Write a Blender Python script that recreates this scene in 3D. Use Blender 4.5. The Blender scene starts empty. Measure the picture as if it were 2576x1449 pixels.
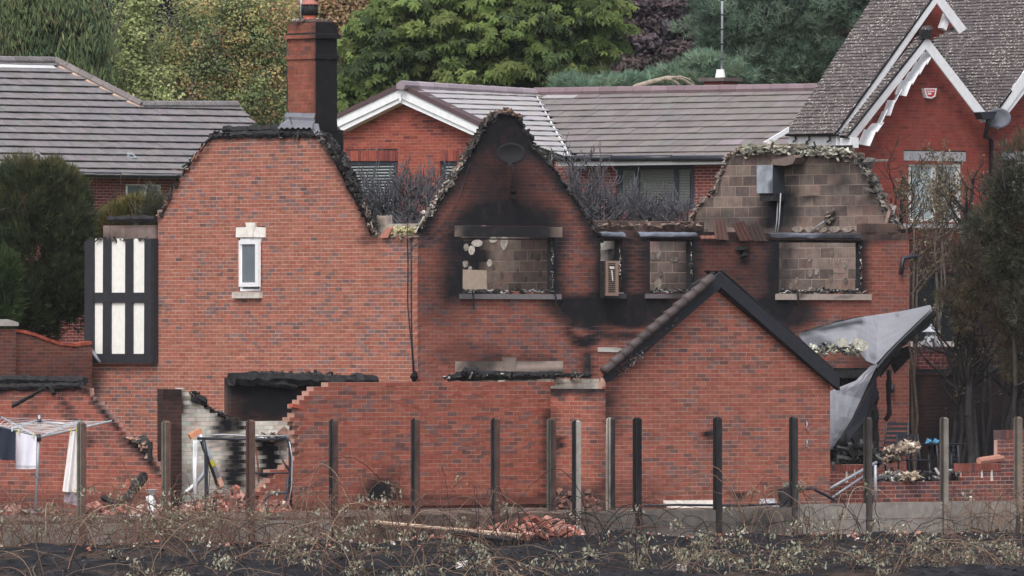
import bpy, math, random
import numpy as np
from mathutils import Vector

# ------------------------------------------------------------------ camera, sky, sun, exposure
F, CX, HY, ZC = 26080.0, 1288.0, 850.0, 3.65      # focal length and principal point, in 2576-wide picture pixels
SC = bpy.context.scene
COL = SC.collection
cam_d = bpy.data.cameras.new('camera')
cam = bpy.data.objects.new('camera', cam_d)
COL.objects.link(cam)
cam.location = (0, 0, ZC)
cam.rotation_euler = (math.radians(90), 0, 0)
cam_d.sensor_width = 36.0
cam_d.lens = 36.0 * F / 2576.0
cam_d.shift_y = (HY - 724.5) / 2576.0
cam_d.clip_start = 1.0
cam_d.clip_end = 6000.0
SC.camera = cam

SUN_EL, SUN_AZ = math.radians(52), math.radians(-165)   # azimuth from +Y, clockwise: behind the camera, to the left
world = bpy.data.worlds.new('World')
SC.world = world
world.use_nodes = True
wn = world.node_tree
wn.nodes.clear()
sky = wn.nodes.new('ShaderNodeTexSky')
sky.sky_type = 'NISHITA'
sky.sun_disc = False
sky.sun_elevation = SUN_EL
sky.sun_rotation = SUN_AZ
sky.air_density = 1.0
sky.dust_density = 4.0
hsv = wn.nodes.new('ShaderNodeHueSaturation')
hsv.inputs['Saturation'].default_value = 0.42
bg = wn.nodes.new('ShaderNodeBackground')
bg.inputs['Strength'].default_value = 0.15
wo = wn.nodes.new('ShaderNodeOutputWorld')
wn.links.new(sky.outputs[0], hsv.inputs['Color'])
wn.links.new(hsv.outputs[0], bg.inputs[0])
wn.links.new(bg.outputs[0], wo.inputs[0])
sun_d = bpy.data.lights.new('sun', 'SUN')
sun_d.energy = 1.0
sun_d.angle = math.radians(25)
sun_d.color = (1.0, 0.96, 0.9)
sun = bpy.data.objects.new('sun', sun_d)
COL.objects.link(sun)
_sd = Vector((math.sin(SUN_AZ) * math.cos(SUN_EL), math.cos(SUN_AZ) * math.cos(SUN_EL), math.sin(SUN_EL)))
sun.rotation_euler = _sd.to_track_quat('Z', 'Y').to_euler()
sun.location = (-40, 100, 60)
SC.view_settings.view_transform = 'Standard'
SC.view_settings.look = 'None'
SC.view_settings.exposure = 0.55
SC.view_settings.gamma = 1.0
SC.view_settings.use_curve_mapping = False

HAZE = 6e-5     # density of the thin grey air built at the end

# ------------------------------------------------------------------ helpers
R = np.random.RandomState(11)
random.seed(5)

def srgb(r, g, b):
    c = np.array([r, g, b], float) / 255.0
    return np.where(c <= 0.04045, c / 12.92, ((c + 0.055) / 1.055) ** 2.4)

def P(px, py, Z):
    return np.array([(px - CX) / F * Z, Z, ZC - (py - HY) / F * Z])

def proj(V):
    V = np.asarray(V, float)
    return CX + V[..., 0] / V[..., 1] * F, HY - (V[..., 2] - ZC) / V[..., 1] * F

def unit(v):
    v = np.asarray(v, float)
    return v / np.linalg.norm(v)

class Plane:
    """A wall or a roof slope: origin, U along the courses (to the right), V up, N towards the viewer's side."""
    def __init__(s, O, U, V):
        s.O = np.asarray(O, float); s.U = unit(U); s.V = unit(V)
        s.N = unit(np.cross(s.U, s.V))
    def at(s, px, py):
        r = np.array([(px - CX) / F, 1.0, -(py - HY) / F])
        C = np.array([0, 0, ZC])
        t = np.dot(s.O - C, s.N) / np.dot(r, s.N)
        d = C + t * r - s.O
        return np.array([np.dot(d, s.U), np.dot(d, s.V)])
    def pt(s, u, v, off=0.0):
        return s.O + u * s.U + v * s.V + off * s.N
    def px(s, px, py, off=0.0):
        q = s.shifted(off); u, v = q.at(px, py)
        return q.pt(u, v)
    def many(s, u, v, off):
        u, v, off = np.broadcast_arrays(u, v, off)
        return s.O + u[..., None] * s.U + v[..., None] * s.V + off[..., None] * s.N
    def shifted(s, off):
        return Plane(s.O + off * s.N, s.U, s.V)

def wallplane(px, Z, ang):
    p = P(px, HY, Z); a = math.radians(ang)
    return Plane((p[0], p[1], 0.0), (math.cos(a), math.sin(a), 0), (0, 0, 1))

ANG = 40.5           # the house front runs away to the right at this angle
ANL = ANG - 90.0     # its gable end runs away to the left

def thing(name, label, cat, base, group=None, kind=None):
    o = bpy.data.objects.new(name, None)
    COL.objects.link(o)
    o.empty_display_size = 0.2
    o.location = tuple(float(c) for c in base)
    tag(o, label, cat, group, kind)
    return o

def tag(o, label=None, cat=None, group=None, kind=None):
    if label: o['label'] = label
    if cat: o['category'] = cat
    if group: o['group'] = group
    if kind: o['kind'] = kind
    return o

def rootloc(p):
    v = np.zeros(3)
    while p is not None:
        v += np.array(p.location[:]); p = p.parent
    return v

def mk(name, V, faces, mat, parent=None, col=None, soot=None, smooth=False, kind=None, origin=None):
    """One mesh object from world-space vertices; parented pieces are stored relative to their parent."""
    V = np.asarray(V, float).reshape(-1, 3)
    base = rootloc(parent) if parent is not None else np.zeros(3)
    if parent is None and origin is None:
        origin = np.array([(V[:, 0].min() + V[:, 0].max()) / 2, (V[:, 1].min() + V[:, 1].max()) / 2, V[:, 2].min()])
    org = base if origin is None else np.asarray(origin, float)
    me = bpy.data.meshes.new(name)
    L = V - org
    if isinstance(faces, np.ndarray):
        n, k = faces.shape
        me.vertices.add(len(L)); me.vertices.foreach_set('co', L.astype(np.float32).ravel())
        me.loops.add(n * k); me.loops.foreach_set('vertex_index', faces.astype(np.int32).ravel())
        me.polygons.add(n)
        me.polygons.foreach_set('loop_start', np.arange(0, n * k, k, dtype=np.int32))
        me.polygons.foreach_set('loop_total', np.full(n, k, dtype=np.int32))
        me.update(calc_edges=True)
    else:
        me.from_pydata([tuple(v) for v in L], [], [tuple(int(i) for i in f) for f in faces])
    if col is not None:
        c = np.ones((len(V), 4), np.float32); c[:, :3] = np.broadcast_to(np.asarray(col, np.float32), (len(V), 3))
        me.attributes.new('Col', 'FLOAT_COLOR', 'POINT').data.foreach_set('color', c.ravel())
    if soot is not None:
        s = np.broadcast_to(np.asarray(soot, np.float32), (len(V),)).copy()
        me.attributes.new('soot', 'FLOAT', 'POINT').data.foreach_set('value', s)
    me.polygons.foreach_set('use_smooth', np.full(len(me.polygons), bool(smooth)))
    me.materials.append(mat)
    o = bpy.data.objects.new(name, me)
    COL.objects.link(o)
    if parent is not None:
        o.parent = parent
    o.location = tuple(float(c) for c in (org - base))
    if kind: o['kind'] = kind
    return o

BOXF = np.array([[0, 1, 2, 3], [4, 7, 6, 5], [0, 4, 5, 1], [1, 5, 6, 2], [2, 6, 7, 3], [3, 7, 4, 0]])
def boxes_faces(n):
    return (BOXF[None] + (np.arange(n) * 8)[:, None, None]).reshape(-1, 4)

def pbox(pl, u0, u1, v0, v1, f, b):
    """corners of boxes lying on a plane, front at offset f, back at offset b -> (n,8,3)"""
    u0, u1, v0, v1, f, b = np.broadcast_arrays(*[np.atleast_1d(np.asarray(x, float)) for x in (u0, u1, v0, v1, f, b)])
    c = [pl.many(u0, v0, f), pl.many(u1, v0, f), pl.many(u1, v1, f), pl.many(u0, v1, f),
         pl.many(u0, v0, b), pl.many(u1, v0, b), pl.many(u1, v1, b), pl.many(u0, v1, b)]
    return np.stack(c, 1)

def plbox(name, pl, x0, y0, x1, y1, f, b, mat, parent=None, col=None, soot=None, **k):
    """a board, sill, lintel or frame bar given by its outline in the photograph, on its plane, with real depth"""
    q = pl.shifted(f)
    u0, v1 = q.at(x0, y0); u1, v0 = q.at(x1, y1)
    V = pbox(pl, u0, u1, v0, v1, f, b)
    s = None
    if soot is not None:
        s = soot_at(V.reshape(-1, 3), soot)
    return mk(name, V, boxes_faces(1), mat, parent, col=col, soot=s, **k)

def prism(name, pl, pts, f, b, mat, parent=None, col=None, soot=None, **k):
    """a flat shape with thickness: outline in photograph pixels on a plane"""
    q = [pl.shifted(f).at(*p) for p in pts]
    n = len(q)
    V = [pl.pt(u, v, f) for u, v in q] + [pl.pt(u, v, b) for u, v in q]
    a = sum(q[i][0] * q[(i + 1) % n][1] - q[(i + 1) % n][0] * q[i][1] for i in range(n))
    fr = list(range(n)); bk = list(range(2 * n - 1, n - 1, -1))
    sd = [(i, i + n, (i + 1) % n + n, (i + 1) % n) for i in range(n)]
    if a < 0:
        fr = fr[::-1]; bk = bk[::-1]; sd = [t[::-1] for t in sd]
    s = soot_at(np.array(V), soot) if soot is not None else None
    return mk(name, np.array(V), [fr, bk] + sd, mat, parent, col=col, soot=s, **k)

def wbox(c, sx, sy, sz, ang=0.0, tilt=0.0, roll=0.0):
    """8 corners of one box centred at c, rotated by ang about Z (degrees), tilted about its own X, rolled about its own Y"""
    a, t, r = math.radians(ang), math.radians(tilt), math.radians(roll)
    Rz = np.array([[math.cos(a), -math.sin(a), 0], [math.sin(a), math.cos(a), 0], [0, 0, 1]])
    Rx = np.array([[1, 0, 0], [0, math.cos(t), -math.sin(t)], [0, math.sin(t), math.cos(t)]])
    Ry = np.array([[math.cos(r), 0, math.sin(r)], [0, 1, 0], [-math.sin(r), 0, math.cos(r)]])
    h = np.array([[-1, -1, -1], [1, -1, -1], [1, -1, 1], [-1, -1, 1], [-1, 1, -1], [1, 1, -1], [1, 1, 1], [-1, 1, 1]]) * np.array([sx, sy, sz]) / 2
    return h @ (Rz @ Ry @ Rx).T + np.asarray(c, float)

def frames_from(D):
    D = D / np.maximum(np.linalg.norm(D, axis=1, keepdims=True), 1e-9)
    ref = np.where(np.abs(D[:, 2:3]) > 0.9, np.array([[1.0, 0, 0]]), np.array([[0, 0, 1.0]]))
    A = np.cross(D, ref); A /= np.linalg.norm(A, axis=1, keepdims=True)
    B = np.cross(D, A)
    return D, A, B

def tubes(segs, sides=5):
    """straight tapered rods: list of (p0,p1,r0,r1) -> verts, quad faces"""
    p0 = np.array([s[0] for s in segs], float); p1 = np.array([s[1] for s in segs], float)
    r0 = np.array([s[2] for s in segs], float); r1 = np.array([s[3] for s in segs], float)
    D, A, B = frames_from(p1 - p0)
    th = np.linspace(0, 2 * np.pi, sides, endpoint=False)
    ring = np.cos(th)[None, :, None] * A[:, None] + np.sin(th)[None, :, None] * B[:, None]
    V = np.concatenate([p0[:, None] + ring * r0[:, None, None], p1[:, None] + ring * r1[:, None, None]], 1)
    i = np.arange(sides); j = (i + 1) % sides
    f = np.stack([i, i + sides, j + sides, j], 1)
    Fc = (f[None] + (np.arange(len(segs)) * 2 * sides)[:, None, None]).reshape(-1, 4)
    return V.reshape(-1, 3), Fc

def polytube(pts, r, sides=6, caps=True):
    """one bent rod through points, r a number or one per point"""
    p = np.asarray(pts, float); n = len(p)
    r = np.broadcast_to(np.asarray(r, float), (n,))
    T = np.gradient(p, axis=0)
    D, A, B = frames_from(T)
    for k in range(1, n):
        a = A[k - 1] - D[k] * np.dot(A[k - 1], D[k])
        A[k] = a / max(np.linalg.norm(a), 1e-9); B[k] = np.cross(D[k], A[k])
    th = np.linspace(0, 2 * np.pi, sides, endpoint=False)
    V = (p[:, None] + (np.cos(th)[None, :, None] * A[:, None] + np.sin(th)[None, :, None] * B[:, None]) * r[:, None, None]).reshape(-1, 3)
    fc = []
    for k in range(n - 1):
        for i in range(sides):
            j = (i + 1) % sides
            fc.append((k * sides + i, (k + 1) * sides + i, (k + 1) * sides + j, k * sides + j))
    if caps:
        fc.append(tuple(range(sides))); fc.append(tuple(range(n * sides - 1, (n - 1) * sides - 1, -1)))
    return V, fc

def rod(name, pts, r, mat, parent=None, sides=6, **k):
    V, f = polytube(pts, r, sides)
    return mk(name, V, f, mat, parent, smooth=True, **k)

def join(parts):
    Vs, Fs, o = [], [], 0
    for V, f in parts:
        V = np.asarray(V).reshape(-1, 3)
        Vs.append(V); Fs += [tuple(int(i) + o for i in q) for q in f]; o += len(V)
    return np.concatenate(Vs), Fs

# -- smooth value noise used to break up stains
_nt = R.rand(64, 64)
def vnoise(x, y):
    x = np.asarray(x, float); y = np.asarray(y, float)
    xi = np.floor(x).astype(int); yi = np.floor(y).astype(int)
    fx = x - xi; fy = y - yi
    fx = fx * fx * (3 - 2 * fx); fy = fy * fy * (3 - 2 * fy)
    g = lambda a, b: _nt[a % 64, b % 64]
    return (g(xi, yi) * (1 - fx) + g(xi + 1, yi) * fx) * (1 - fy) + (g(xi, yi + 1) * (1 - fx) + g(xi + 1, yi + 1) * fx) * fy

def seg_dist(x, y, pts):
    best = np.full(x.shape, 1e9)
    for (ax, ay), (bx, by) in zip(pts[:-1], pts[1:]):
        dx, dy = bx - ax, by - ay
        t = np.clip(((x - ax) * dx + (y - ay) * dy) / (dx * dx + dy * dy), 0, 1)
        best = np.minimum(best, np.hypot(x - ax - t * dx, y - ay - t * dy))
    return best

def soot_at(V, shapes):
    """how sooty the wall is at each vertex; the burn marks are listed by where the photograph shows them on the wall"""
    x, y = proj(V)
    wx = x + (vnoise(x / 40, y / 40) - .5) * 15 + (vnoise(x / 11 + 9, y / 11) - .5) * 6
    wy = y + (vnoise(x / 40 + 31, y / 40 + 7) - .5) * 15 + (vnoise(x / 11 + 3, y / 11 + 5) - .5) * 6
    k = np.ones(x.shape)
    for s in shapes:
        if s[0] == 'e':
            _, cx, cy, rx, ry, st = s[:6]
            soft = s[6] if len(s) > 6 else 0.6
            d = np.hypot((wx - cx) / rx, (wy - cy) / ry)
            a = np.clip((1 - d) / soft + 0.25, 0, 1)
            a = a * a * (3 - 2 * a) * st
        elif s[0] == 'l':
            _, pts, w, st = s
            a = np.clip(1.25 - seg_dist(wx, wy, pts) / w, 0, 1) * st
        else:
            _, x0, y0, x1, y1, ft, st = s
            dx = np.maximum(np.maximum(x0 - wx, wx - x1), 0); dy = np.maximum(np.maximum(y0 - wy, wy - y1), 0)
            a = np.clip(1 - np.hypot(dx, dy) / ft, 0, 1) * st
        k *= 1 - a
    return np.clip((1 - k) * 1.1, 0, 1)

# ------------------------------------------------------------------ materials
def new_mat(name):
    m = bpy.data.materials.new(name); m.use_nodes = True
    nt = m.node_tree; nt.nodes.clear()
    out = nt.nodes.new('ShaderNodeOutputMaterial')
    b = nt.nodes.new('ShaderNodeBsdfPrincipled')
    nt.links.new(b.outputs[0], out.inputs[0])
    return m, nt, b

def mat(name, col=(.5, .5, .5), rough=.85, attr=False, soot=False, var=.18, scale=9.0, bump=.25, bscale=60.0, spec=.3,
        metal=0.0, spots=None, sootcol=(.016, .016, .019), stretch=None, fleck=None):
    m, nt, b = new_mat(name)
    N, Lk = nt.nodes.new, nt.links.new
    geo = N('ShaderNodeNewGeometry')
    vec = geo.outputs['Position']
    if stretch:
        mp = N('ShaderNodeMapping'); mp.inputs['Scale'].default_value = stretch
        Lk(vec, mp.inputs['Vector']); vec = mp.outputs[0]
    n1 = N('ShaderNodeTexNoise'); n1.inputs['Scale'].default_value = scale; n1.inputs['Detail'].default_value = 5
    Lk(vec, n1.inputs['Vector'])
    n2 = N('ShaderNodeTexNoise'); n2.inputs['Scale'].default_value = bscale; n2.inputs['Detail'].default_value = 4
    Lk(geo.outputs['Position'], n2.inputs['Vector'])
    if attr:
        at = N('ShaderNodeAttribute'); at.attribute_name = 'Col'; base = at.outputs['Color']
    else:
        rgb = N('ShaderNodeRGB'); rgb.outputs[0].default_value = (*[float(c) for c in col], 1); base = rgb.outputs[0]
    mr = N('ShaderNodeMapRange')
    mr.inputs['From Min'].default_value = .3; mr.inputs['From Max'].default_value = .7
    mr.inputs['To Min'].default_value = 1 - var; mr.inputs['To Max'].default_value = 1 + var
    Lk(n1.outputs['Fac'], mr.inputs['Value'])
    mul = N('ShaderNodeMix'); mul.data_type = 'RGBA'; mul.blend_type = 'MULTIPLY'; mul.inputs[0].default_value = 1
    Lk(base, mul.inputs[6]); Lk(mr.outputs[0], mul.inputs[7])
    cur = mul.outputs[2]
    mr2 = N('ShaderNodeMapRange')
    mr2.inputs['From Min'].default_value = .3; mr2.inputs['From Max'].default_value = .7
    mr2.inputs['To Min'].default_value = 1 - var * .7; mr2.inputs['To Max'].default_value = 1 + var * .7
    Lk(n2.outputs['Fac'], mr2.inputs['Value'])
    mul2 = N('ShaderNodeMix'); mul2.data_type = 'RGBA'; mul2.blend_type = 'MULTIPLY'; mul2.inputs[0].default_value = 1
    Lk(cur, mul2.inputs[6]); Lk(mr2.outputs[0], mul2.inputs[7])
    cur = mul2.outputs[2]
    if spots:      # lichen, moss or speckle growing on the surface: (scale, threshold, colour)
        for sc_, th_, c_ in spots:
            vn = N('ShaderNodeTexVoronoi'); vn.inputs['Scale'].default_value = sc_
            Lk(geo.outputs['Position'], vn.inputs['Vector'])
            lt = N('ShaderNodeMath'); lt.operation = 'LESS_THAN'; lt.inputs[1].default_value = th_
            n3 = N('ShaderNodeTexNoise'); n3.inputs['Scale'].default_value = .9; n3.inputs['Detail'].default_value = 3
            Lk(geo.outputs['Position'], n3.inputs['Vector'])
            ad = N('ShaderNodeMath'); ad.operation = 'SUBTRACT'
            mm = N('ShaderNodeMath'); mm.operation = 'MULTIPLY'; mm.inputs[1].default_value = th_ * 1.5
            Lk(n3.outputs['Fac'], mm.inputs[0])
            Lk(vn.outputs['Distance'], ad.inputs[0]); Lk(mm.outputs[0], ad.inputs[1]); Lk(ad.outputs[0], lt.inputs[0])
            lt.inputs[1].default_value = th_ * .25
            mx = N('ShaderNodeMix'); mx.data_type = 'RGBA'
            Lk(lt.outputs[0], mx.inputs[0]); Lk(cur, mx.inputs[6]); mx.inputs[7].default_value = (*[float(c) for c in c_], 1)
            cur = mx.outputs[2]
    if soot:
        at2 = N('ShaderNodeAttribute'); at2.attribute_name = 'soot'
        n4 = N('ShaderNodeTexNoise'); n4.inputs['Scale'].default_value = 5.0; n4.inputs['Detail'].default_value = 6
        Lk(geo.outputs['Position'], n4.inputs['Vector'])
        mr3 = N('ShaderNodeMapRange'); mr3.inputs['From Min'].default_value = .3; mr3.inputs['From Max'].default_value = .7
        mr3.inputs['To Min'].default_value = .93; mr3.inputs['To Max'].default_value = 1.1
        Lk(n4.outputs['Fac'], mr3.inputs['Value'])
        ml = N('ShaderNodeMath'); ml.operation = 'MULTIPLY'; ml.use_clamp = True
        Lk(at2.outputs['Fac'], ml.inputs[0]); Lk(mr3.outputs[0], ml.inputs[1])
        mx = N('ShaderNodeMix'); mx.data_type = 'RGBA'
        Lk(ml.outputs[0], mx.inputs[0]); Lk(cur, mx.inputs[6]); mx.inputs[7].default_value = (*sootcol, 1)
        cur = mx.outputs[2]
    Lk(cur, b.inputs['Base Color'])
    b.inputs['Roughness'].default_value = rough
    b.inputs['Specular IOR Level'].default_value = spec
    b.inputs['Metallic'].default_value = metal
    if bump:
        bp = N('ShaderNodeBump'); bp.inputs['Strength'].default_value = bump; bp.inputs['Distance'].default_value = .01
        Lk(n2.outputs['Fac'], bp.inputs['Height']); Lk(bp.outputs[0], b.inputs['Normal'])
    return m

def leafmat(name, trans=.45, rough=.55, spec=.25):
    m, nt, b = new_mat(name)
    N, Lk = nt.nodes.new, nt.links.new
    at = N('ShaderNodeAttribute'); at.attribute_name = 'Col'
    Lk(at.outputs['Color'], b.inputs['Base Color'])
    b.inputs['Roughness'].default_value = rough; b.inputs['Specular IOR Level'].default_value = spec
    tr = N('ShaderNodeBsdfTranslucent'); Lk(at.outputs['Color'], tr.inputs['Color'])
    mx = N('ShaderNodeMixShader'); mx.inputs[0].default_value = trans
    out = [n for n in nt.nodes if n.type == 'OUTPUT_MATERIAL'][0]
    Lk(b.outputs[0], mx.inputs[1]); Lk(tr.outputs[0], mx.inputs[2]); Lk(mx.outputs[0], out.inputs[0])
    return m

def glassmat(name, col, rough=.08, var=.2):
    m, nt, b = new_mat(name)
    b.inputs['Base Color'].default_value = (*[float(c) for c in col], 1)
    b.inputs['Roughness'].default_value = rough
    b.inputs['Specular IOR Level'].default_value = .6
    return m

M = dict(
    brick=mat('brick', attr=True, soot=True, var=.16, scale=7, bscale=45, bump=.35, rough=.92, spec=.15),
    mortar=mat('mortar', attr=True, soot=True, var=.14, scale=5, bscale=70, bump=.4, rough=.95, spec=.1),
    block=mat('concrete_block', attr=True, soot=True, var=.22, scale=6, bscale=40, bump=.5, rough=.95, spec=.1),
    tile=mat('roof_tile', attr=True, soot=True, var=.16, scale=4, bscale=50, bump=.3, rough=.75, spec=.3,
             spots=[(9, .12, srgb(165, 158, 155)), (14, .10, srgb(150, 148, 140))]),
    plaintile=mat('lichened_tile', attr=True, soot=True, var=.22, scale=5, bscale=50, bump=.3, rough=.8, spec=.25,
                  spots=[(13, .24, srgb(186, 181, 174)), (19, .16, srgb(170, 166, 158))]),
    newtile=mat('smooth_tile', attr=True, soot=True, var=.08, scale=2, bscale=40, bump=.15, rough=.6, spec=.35),
    white=mat('white_paint', srgb(232, 233, 236), rough=.55, var=.05, bump=.08, soot=True),
    board=mat('white_board', srgb(226, 228, 232), rough=.5, var=.07, bump=.06, soot=True, stretch=(1, 1, 1)),
    render=mat('white_render', srgb(233, 231, 226), rough=.9, var=.05, bump=.25, bscale=30, soot=True),
    stone=mat('cast_stone', attr=True, soot=True, var=.12, bump=.3, rough=.9),
    black=mat('black_paint', srgb(44, 45, 51), rough=.6, var=.15, bump=.15, soot=False),
    char=mat('charred_wood', srgb(42, 41, 43), rough=.8, var=.5, scale=14, bump=.9, bscale=35, spec=.25),
    charstuff=mat('charred_debris', attr=True, rough=.9, var=.35, scale=14, bump=.7, bscale=40, spec=.15),
    concrete=mat('concrete', attr=True, soot=True, var=.2, scale=6, bscale=45, bump=.35, rough=.92, spec=.15),
    slate=mat('anthracite_frame', srgb(52, 58, 70), rough=.45, var=.05, bump=0),
    gutter=mat('black_gutter', srgb(40, 43, 52), rough=.4, var=.1, bump=0, spec=.4),
    lead=mat('lead_sheet', srgb(118, 120, 128), rough=.6, var=.2, scale=5, bump=.2, soot=True, metal=.2),
    steel=mat('scorched_steel', attr=True, soot=True, var=.25, scale=5, bump=.25, rough=.55, metal=.25, spec=.4),
    alu=mat('grey_metal_tube', srgb(165, 170, 178), rough=.45, var=.1, bump=.05, metal=.3),
    wood=mat('bare_wood', attr=True, var=.25, scale=8, bump=.3, rough=.85),
    bark=mat('bark', attr=True, var=.3, scale=10, bump=.6, bscale=30, rough=.95),
    twig=mat('twig', attr=True, var=.2, scale=5, bump=0, rough=.9, spec=.1),
    leaf=leafmat('leaf'), needle=leafmat('needle', .2, .7, .15), dry=leafmat('dry_leaf', .3, .8, .1),
    wool=mat('mineral_wool', attr=True, var=.3, scale=14, bump=1.0, bscale=25, rough=1, spec=0),
    cloth=mat('cloth', attr=True, var=.04, scale=4, bump=.15, bscale=90, rough=.95, spec=.1),
    dish=mat('dish_metal', attr=True, var=.08, rough=.8, bump=0, spec=.1),
    glass=glassmat('window_glass', srgb(96, 106, 116), .12),
    darkglass=glassmat('dark_glass', srgb(30, 34, 38), .06),
    frost=mat('frosted_glass', srgb(104, 112, 120), rough=.25, var=.12, scale=2, bump=.1, bscale=80, spec=.5),
    sheet=mat('roof_membrane', attr=True, soot=True, var=.1, scale=3, bump=.12, bscale=20, rough=.55, spec=.35),
    terracotta=mat('terracotta', attr=True, var=.12, bump=.2, rough=.85),
    plastic=mat('plastic', attr=True, var=.05, bump=0, rough=.5),
)

PAL = {   # brick colours: (base, spread, dark brick, share of dark, mortar)
    'light': (srgb(176, 104, 86), .10, srgb(116, 92, 90), .13, srgb(206, 172, 160)),
    'front': (srgb(150, 82, 70), .10, srgb(104, 80, 80), .14, srgb(176, 138, 126)),
    'ext':   (srgb(160, 84, 70), .09, srgb(108, 80, 78), .12, srgb(186, 142, 126)),
    'extg':  (srgb(166, 92, 78), .10, srgb(116, 88, 84), .14, srgb(200, 158, 142)),
    'ruin':  (srgb(162, 86, 72), .10, srgb(112, 78, 72), .14, srgb(196, 150, 138)),
    'left':  (srgb(126, 58, 56), .14, srgb(92, 52, 58), .25, srgb(188, 152, 146)),
    'bung':  (srgb(156, 74, 60), .10, srgb(112, 56, 56), .22, srgb(180, 130, 116)),
    'bung2': (srgb(130, 64, 62), .10, srgb(104, 56, 60), .22, srgb(196, 150, 142)),
    'right': (srgb(146, 62, 54), .08, srgb(112, 54, 54), .10, srgb(146, 96, 86)),
    'dim':   (srgb(126, 74, 66), .12, srgb(92, 66, 64), .22, srgb(140, 108, 98)),
    'patio': (srgb(146, 78, 70), .14, srgb(92, 70, 74), .28, srgb(196, 158, 148)),
    'sooty': (srgb(96, 62, 56), .14, srgb(70, 56, 54), .25, srgb(118, 92, 84)),
    'white': (srgb(222, 216, 206), .05, srgb(196, 186, 174), .12, srgb(196, 188, 178)),
    'stack': (srgb(160, 88, 72), .10, srgb(108, 74, 66), .16, srgb(132, 94, 82)),
}

def _soften(c, k):
    l = float(np.dot(c, (.35, .45, .20))); return c * (1 - k) + l * k
for _k in list(PAL):
    if _k != 'white':
        b_, s_, d_, h_, m_ = PAL[_k]
        PAL[_k] = (np.array([1.0, .975, .90]) * _soften(b_, .19) * (.88 if _k in ('front', 'ext', 'extg', 'ruin', 'right', 'bung', 'bung2', 'left') else .78), s_ * .75, _soften(d_, .12), h_, np.clip(_soften(m_, .12) * (.84 if _k == 'light' else .84), 0, .8))

def spans(polys, v):
    """u-intervals of a polygon at height v"""
    xs = []
    for q in polys:
        n = len(q)
        for i in range(n):
            (a, b), (c, d) = q[i], q[(i + 1) % n]
            if (b <= v) != (d <= v):
                xs.append(a + (v - b) / (d - b) * (c - a))
    xs.sort()
    return list(zip(xs[0::2], xs[1::2]))

def cut(ints, hs):
    for h0, h1 in hs:
        o = []
        for a, b in ints:
            if h1 <= a or h0 >= b: o.append((a, b)); continue
            if h0 > a: o.append((a, h0))
            if h1 < b: o.append((h1, b))
        ints = o
    return ints

def lay(pl, poly, holes, g, L, whole=False, v0=None, jig=0.0, vj=.004):
    """lay courses in stretcher bond inside an outline: arrays of pieces (u0,u1,v0,v1) and the course spans"""
    q = [pl.at(*p) for p in poly]
    hq = [[pl.at(*p) for p in h] for h in holes]
    lo = min(p[1] for p in q) if v0 is None else v0
    hi = max(p[1] for p in q)
    out, rows = [], []
    k = int(math.floor((min(p[1] for p in q) - lo) / g))
    while lo + k * g < hi - g * .3:
        a0 = lo + k * g; mid = a0 + g / 2
        ints = spans([q], mid)
        for h in hq: ints = cut(ints, spans([h], mid))
        off = (k % 2) * L / 2 + (((k * 7919) % 13) / 13 - .5) * jig
        for a, b in ints:
            if b - a < .03: continue
            if whole:
                ka = math.floor((a - off) / L + .5); kb = math.floor((b - off) / L + .5)
                if kb <= ka: continue
                a, b = off + ka * L, off + kb * L
            rows.append((a, b, a0, a0 + g))
            i0 = math.floor((a - off) / L); i1 = math.ceil((b - off) / L)
            for i in range(i0, i1):
                x0 = max(a, off + i * L + vj); x1 = min(b, off + (i + 1) * L - vj)
                if x1 - x0 > .025: out.append((x0, x1, a0, a0 + g))
        k += 1
    return np.array(out), np.array(rows)

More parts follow.
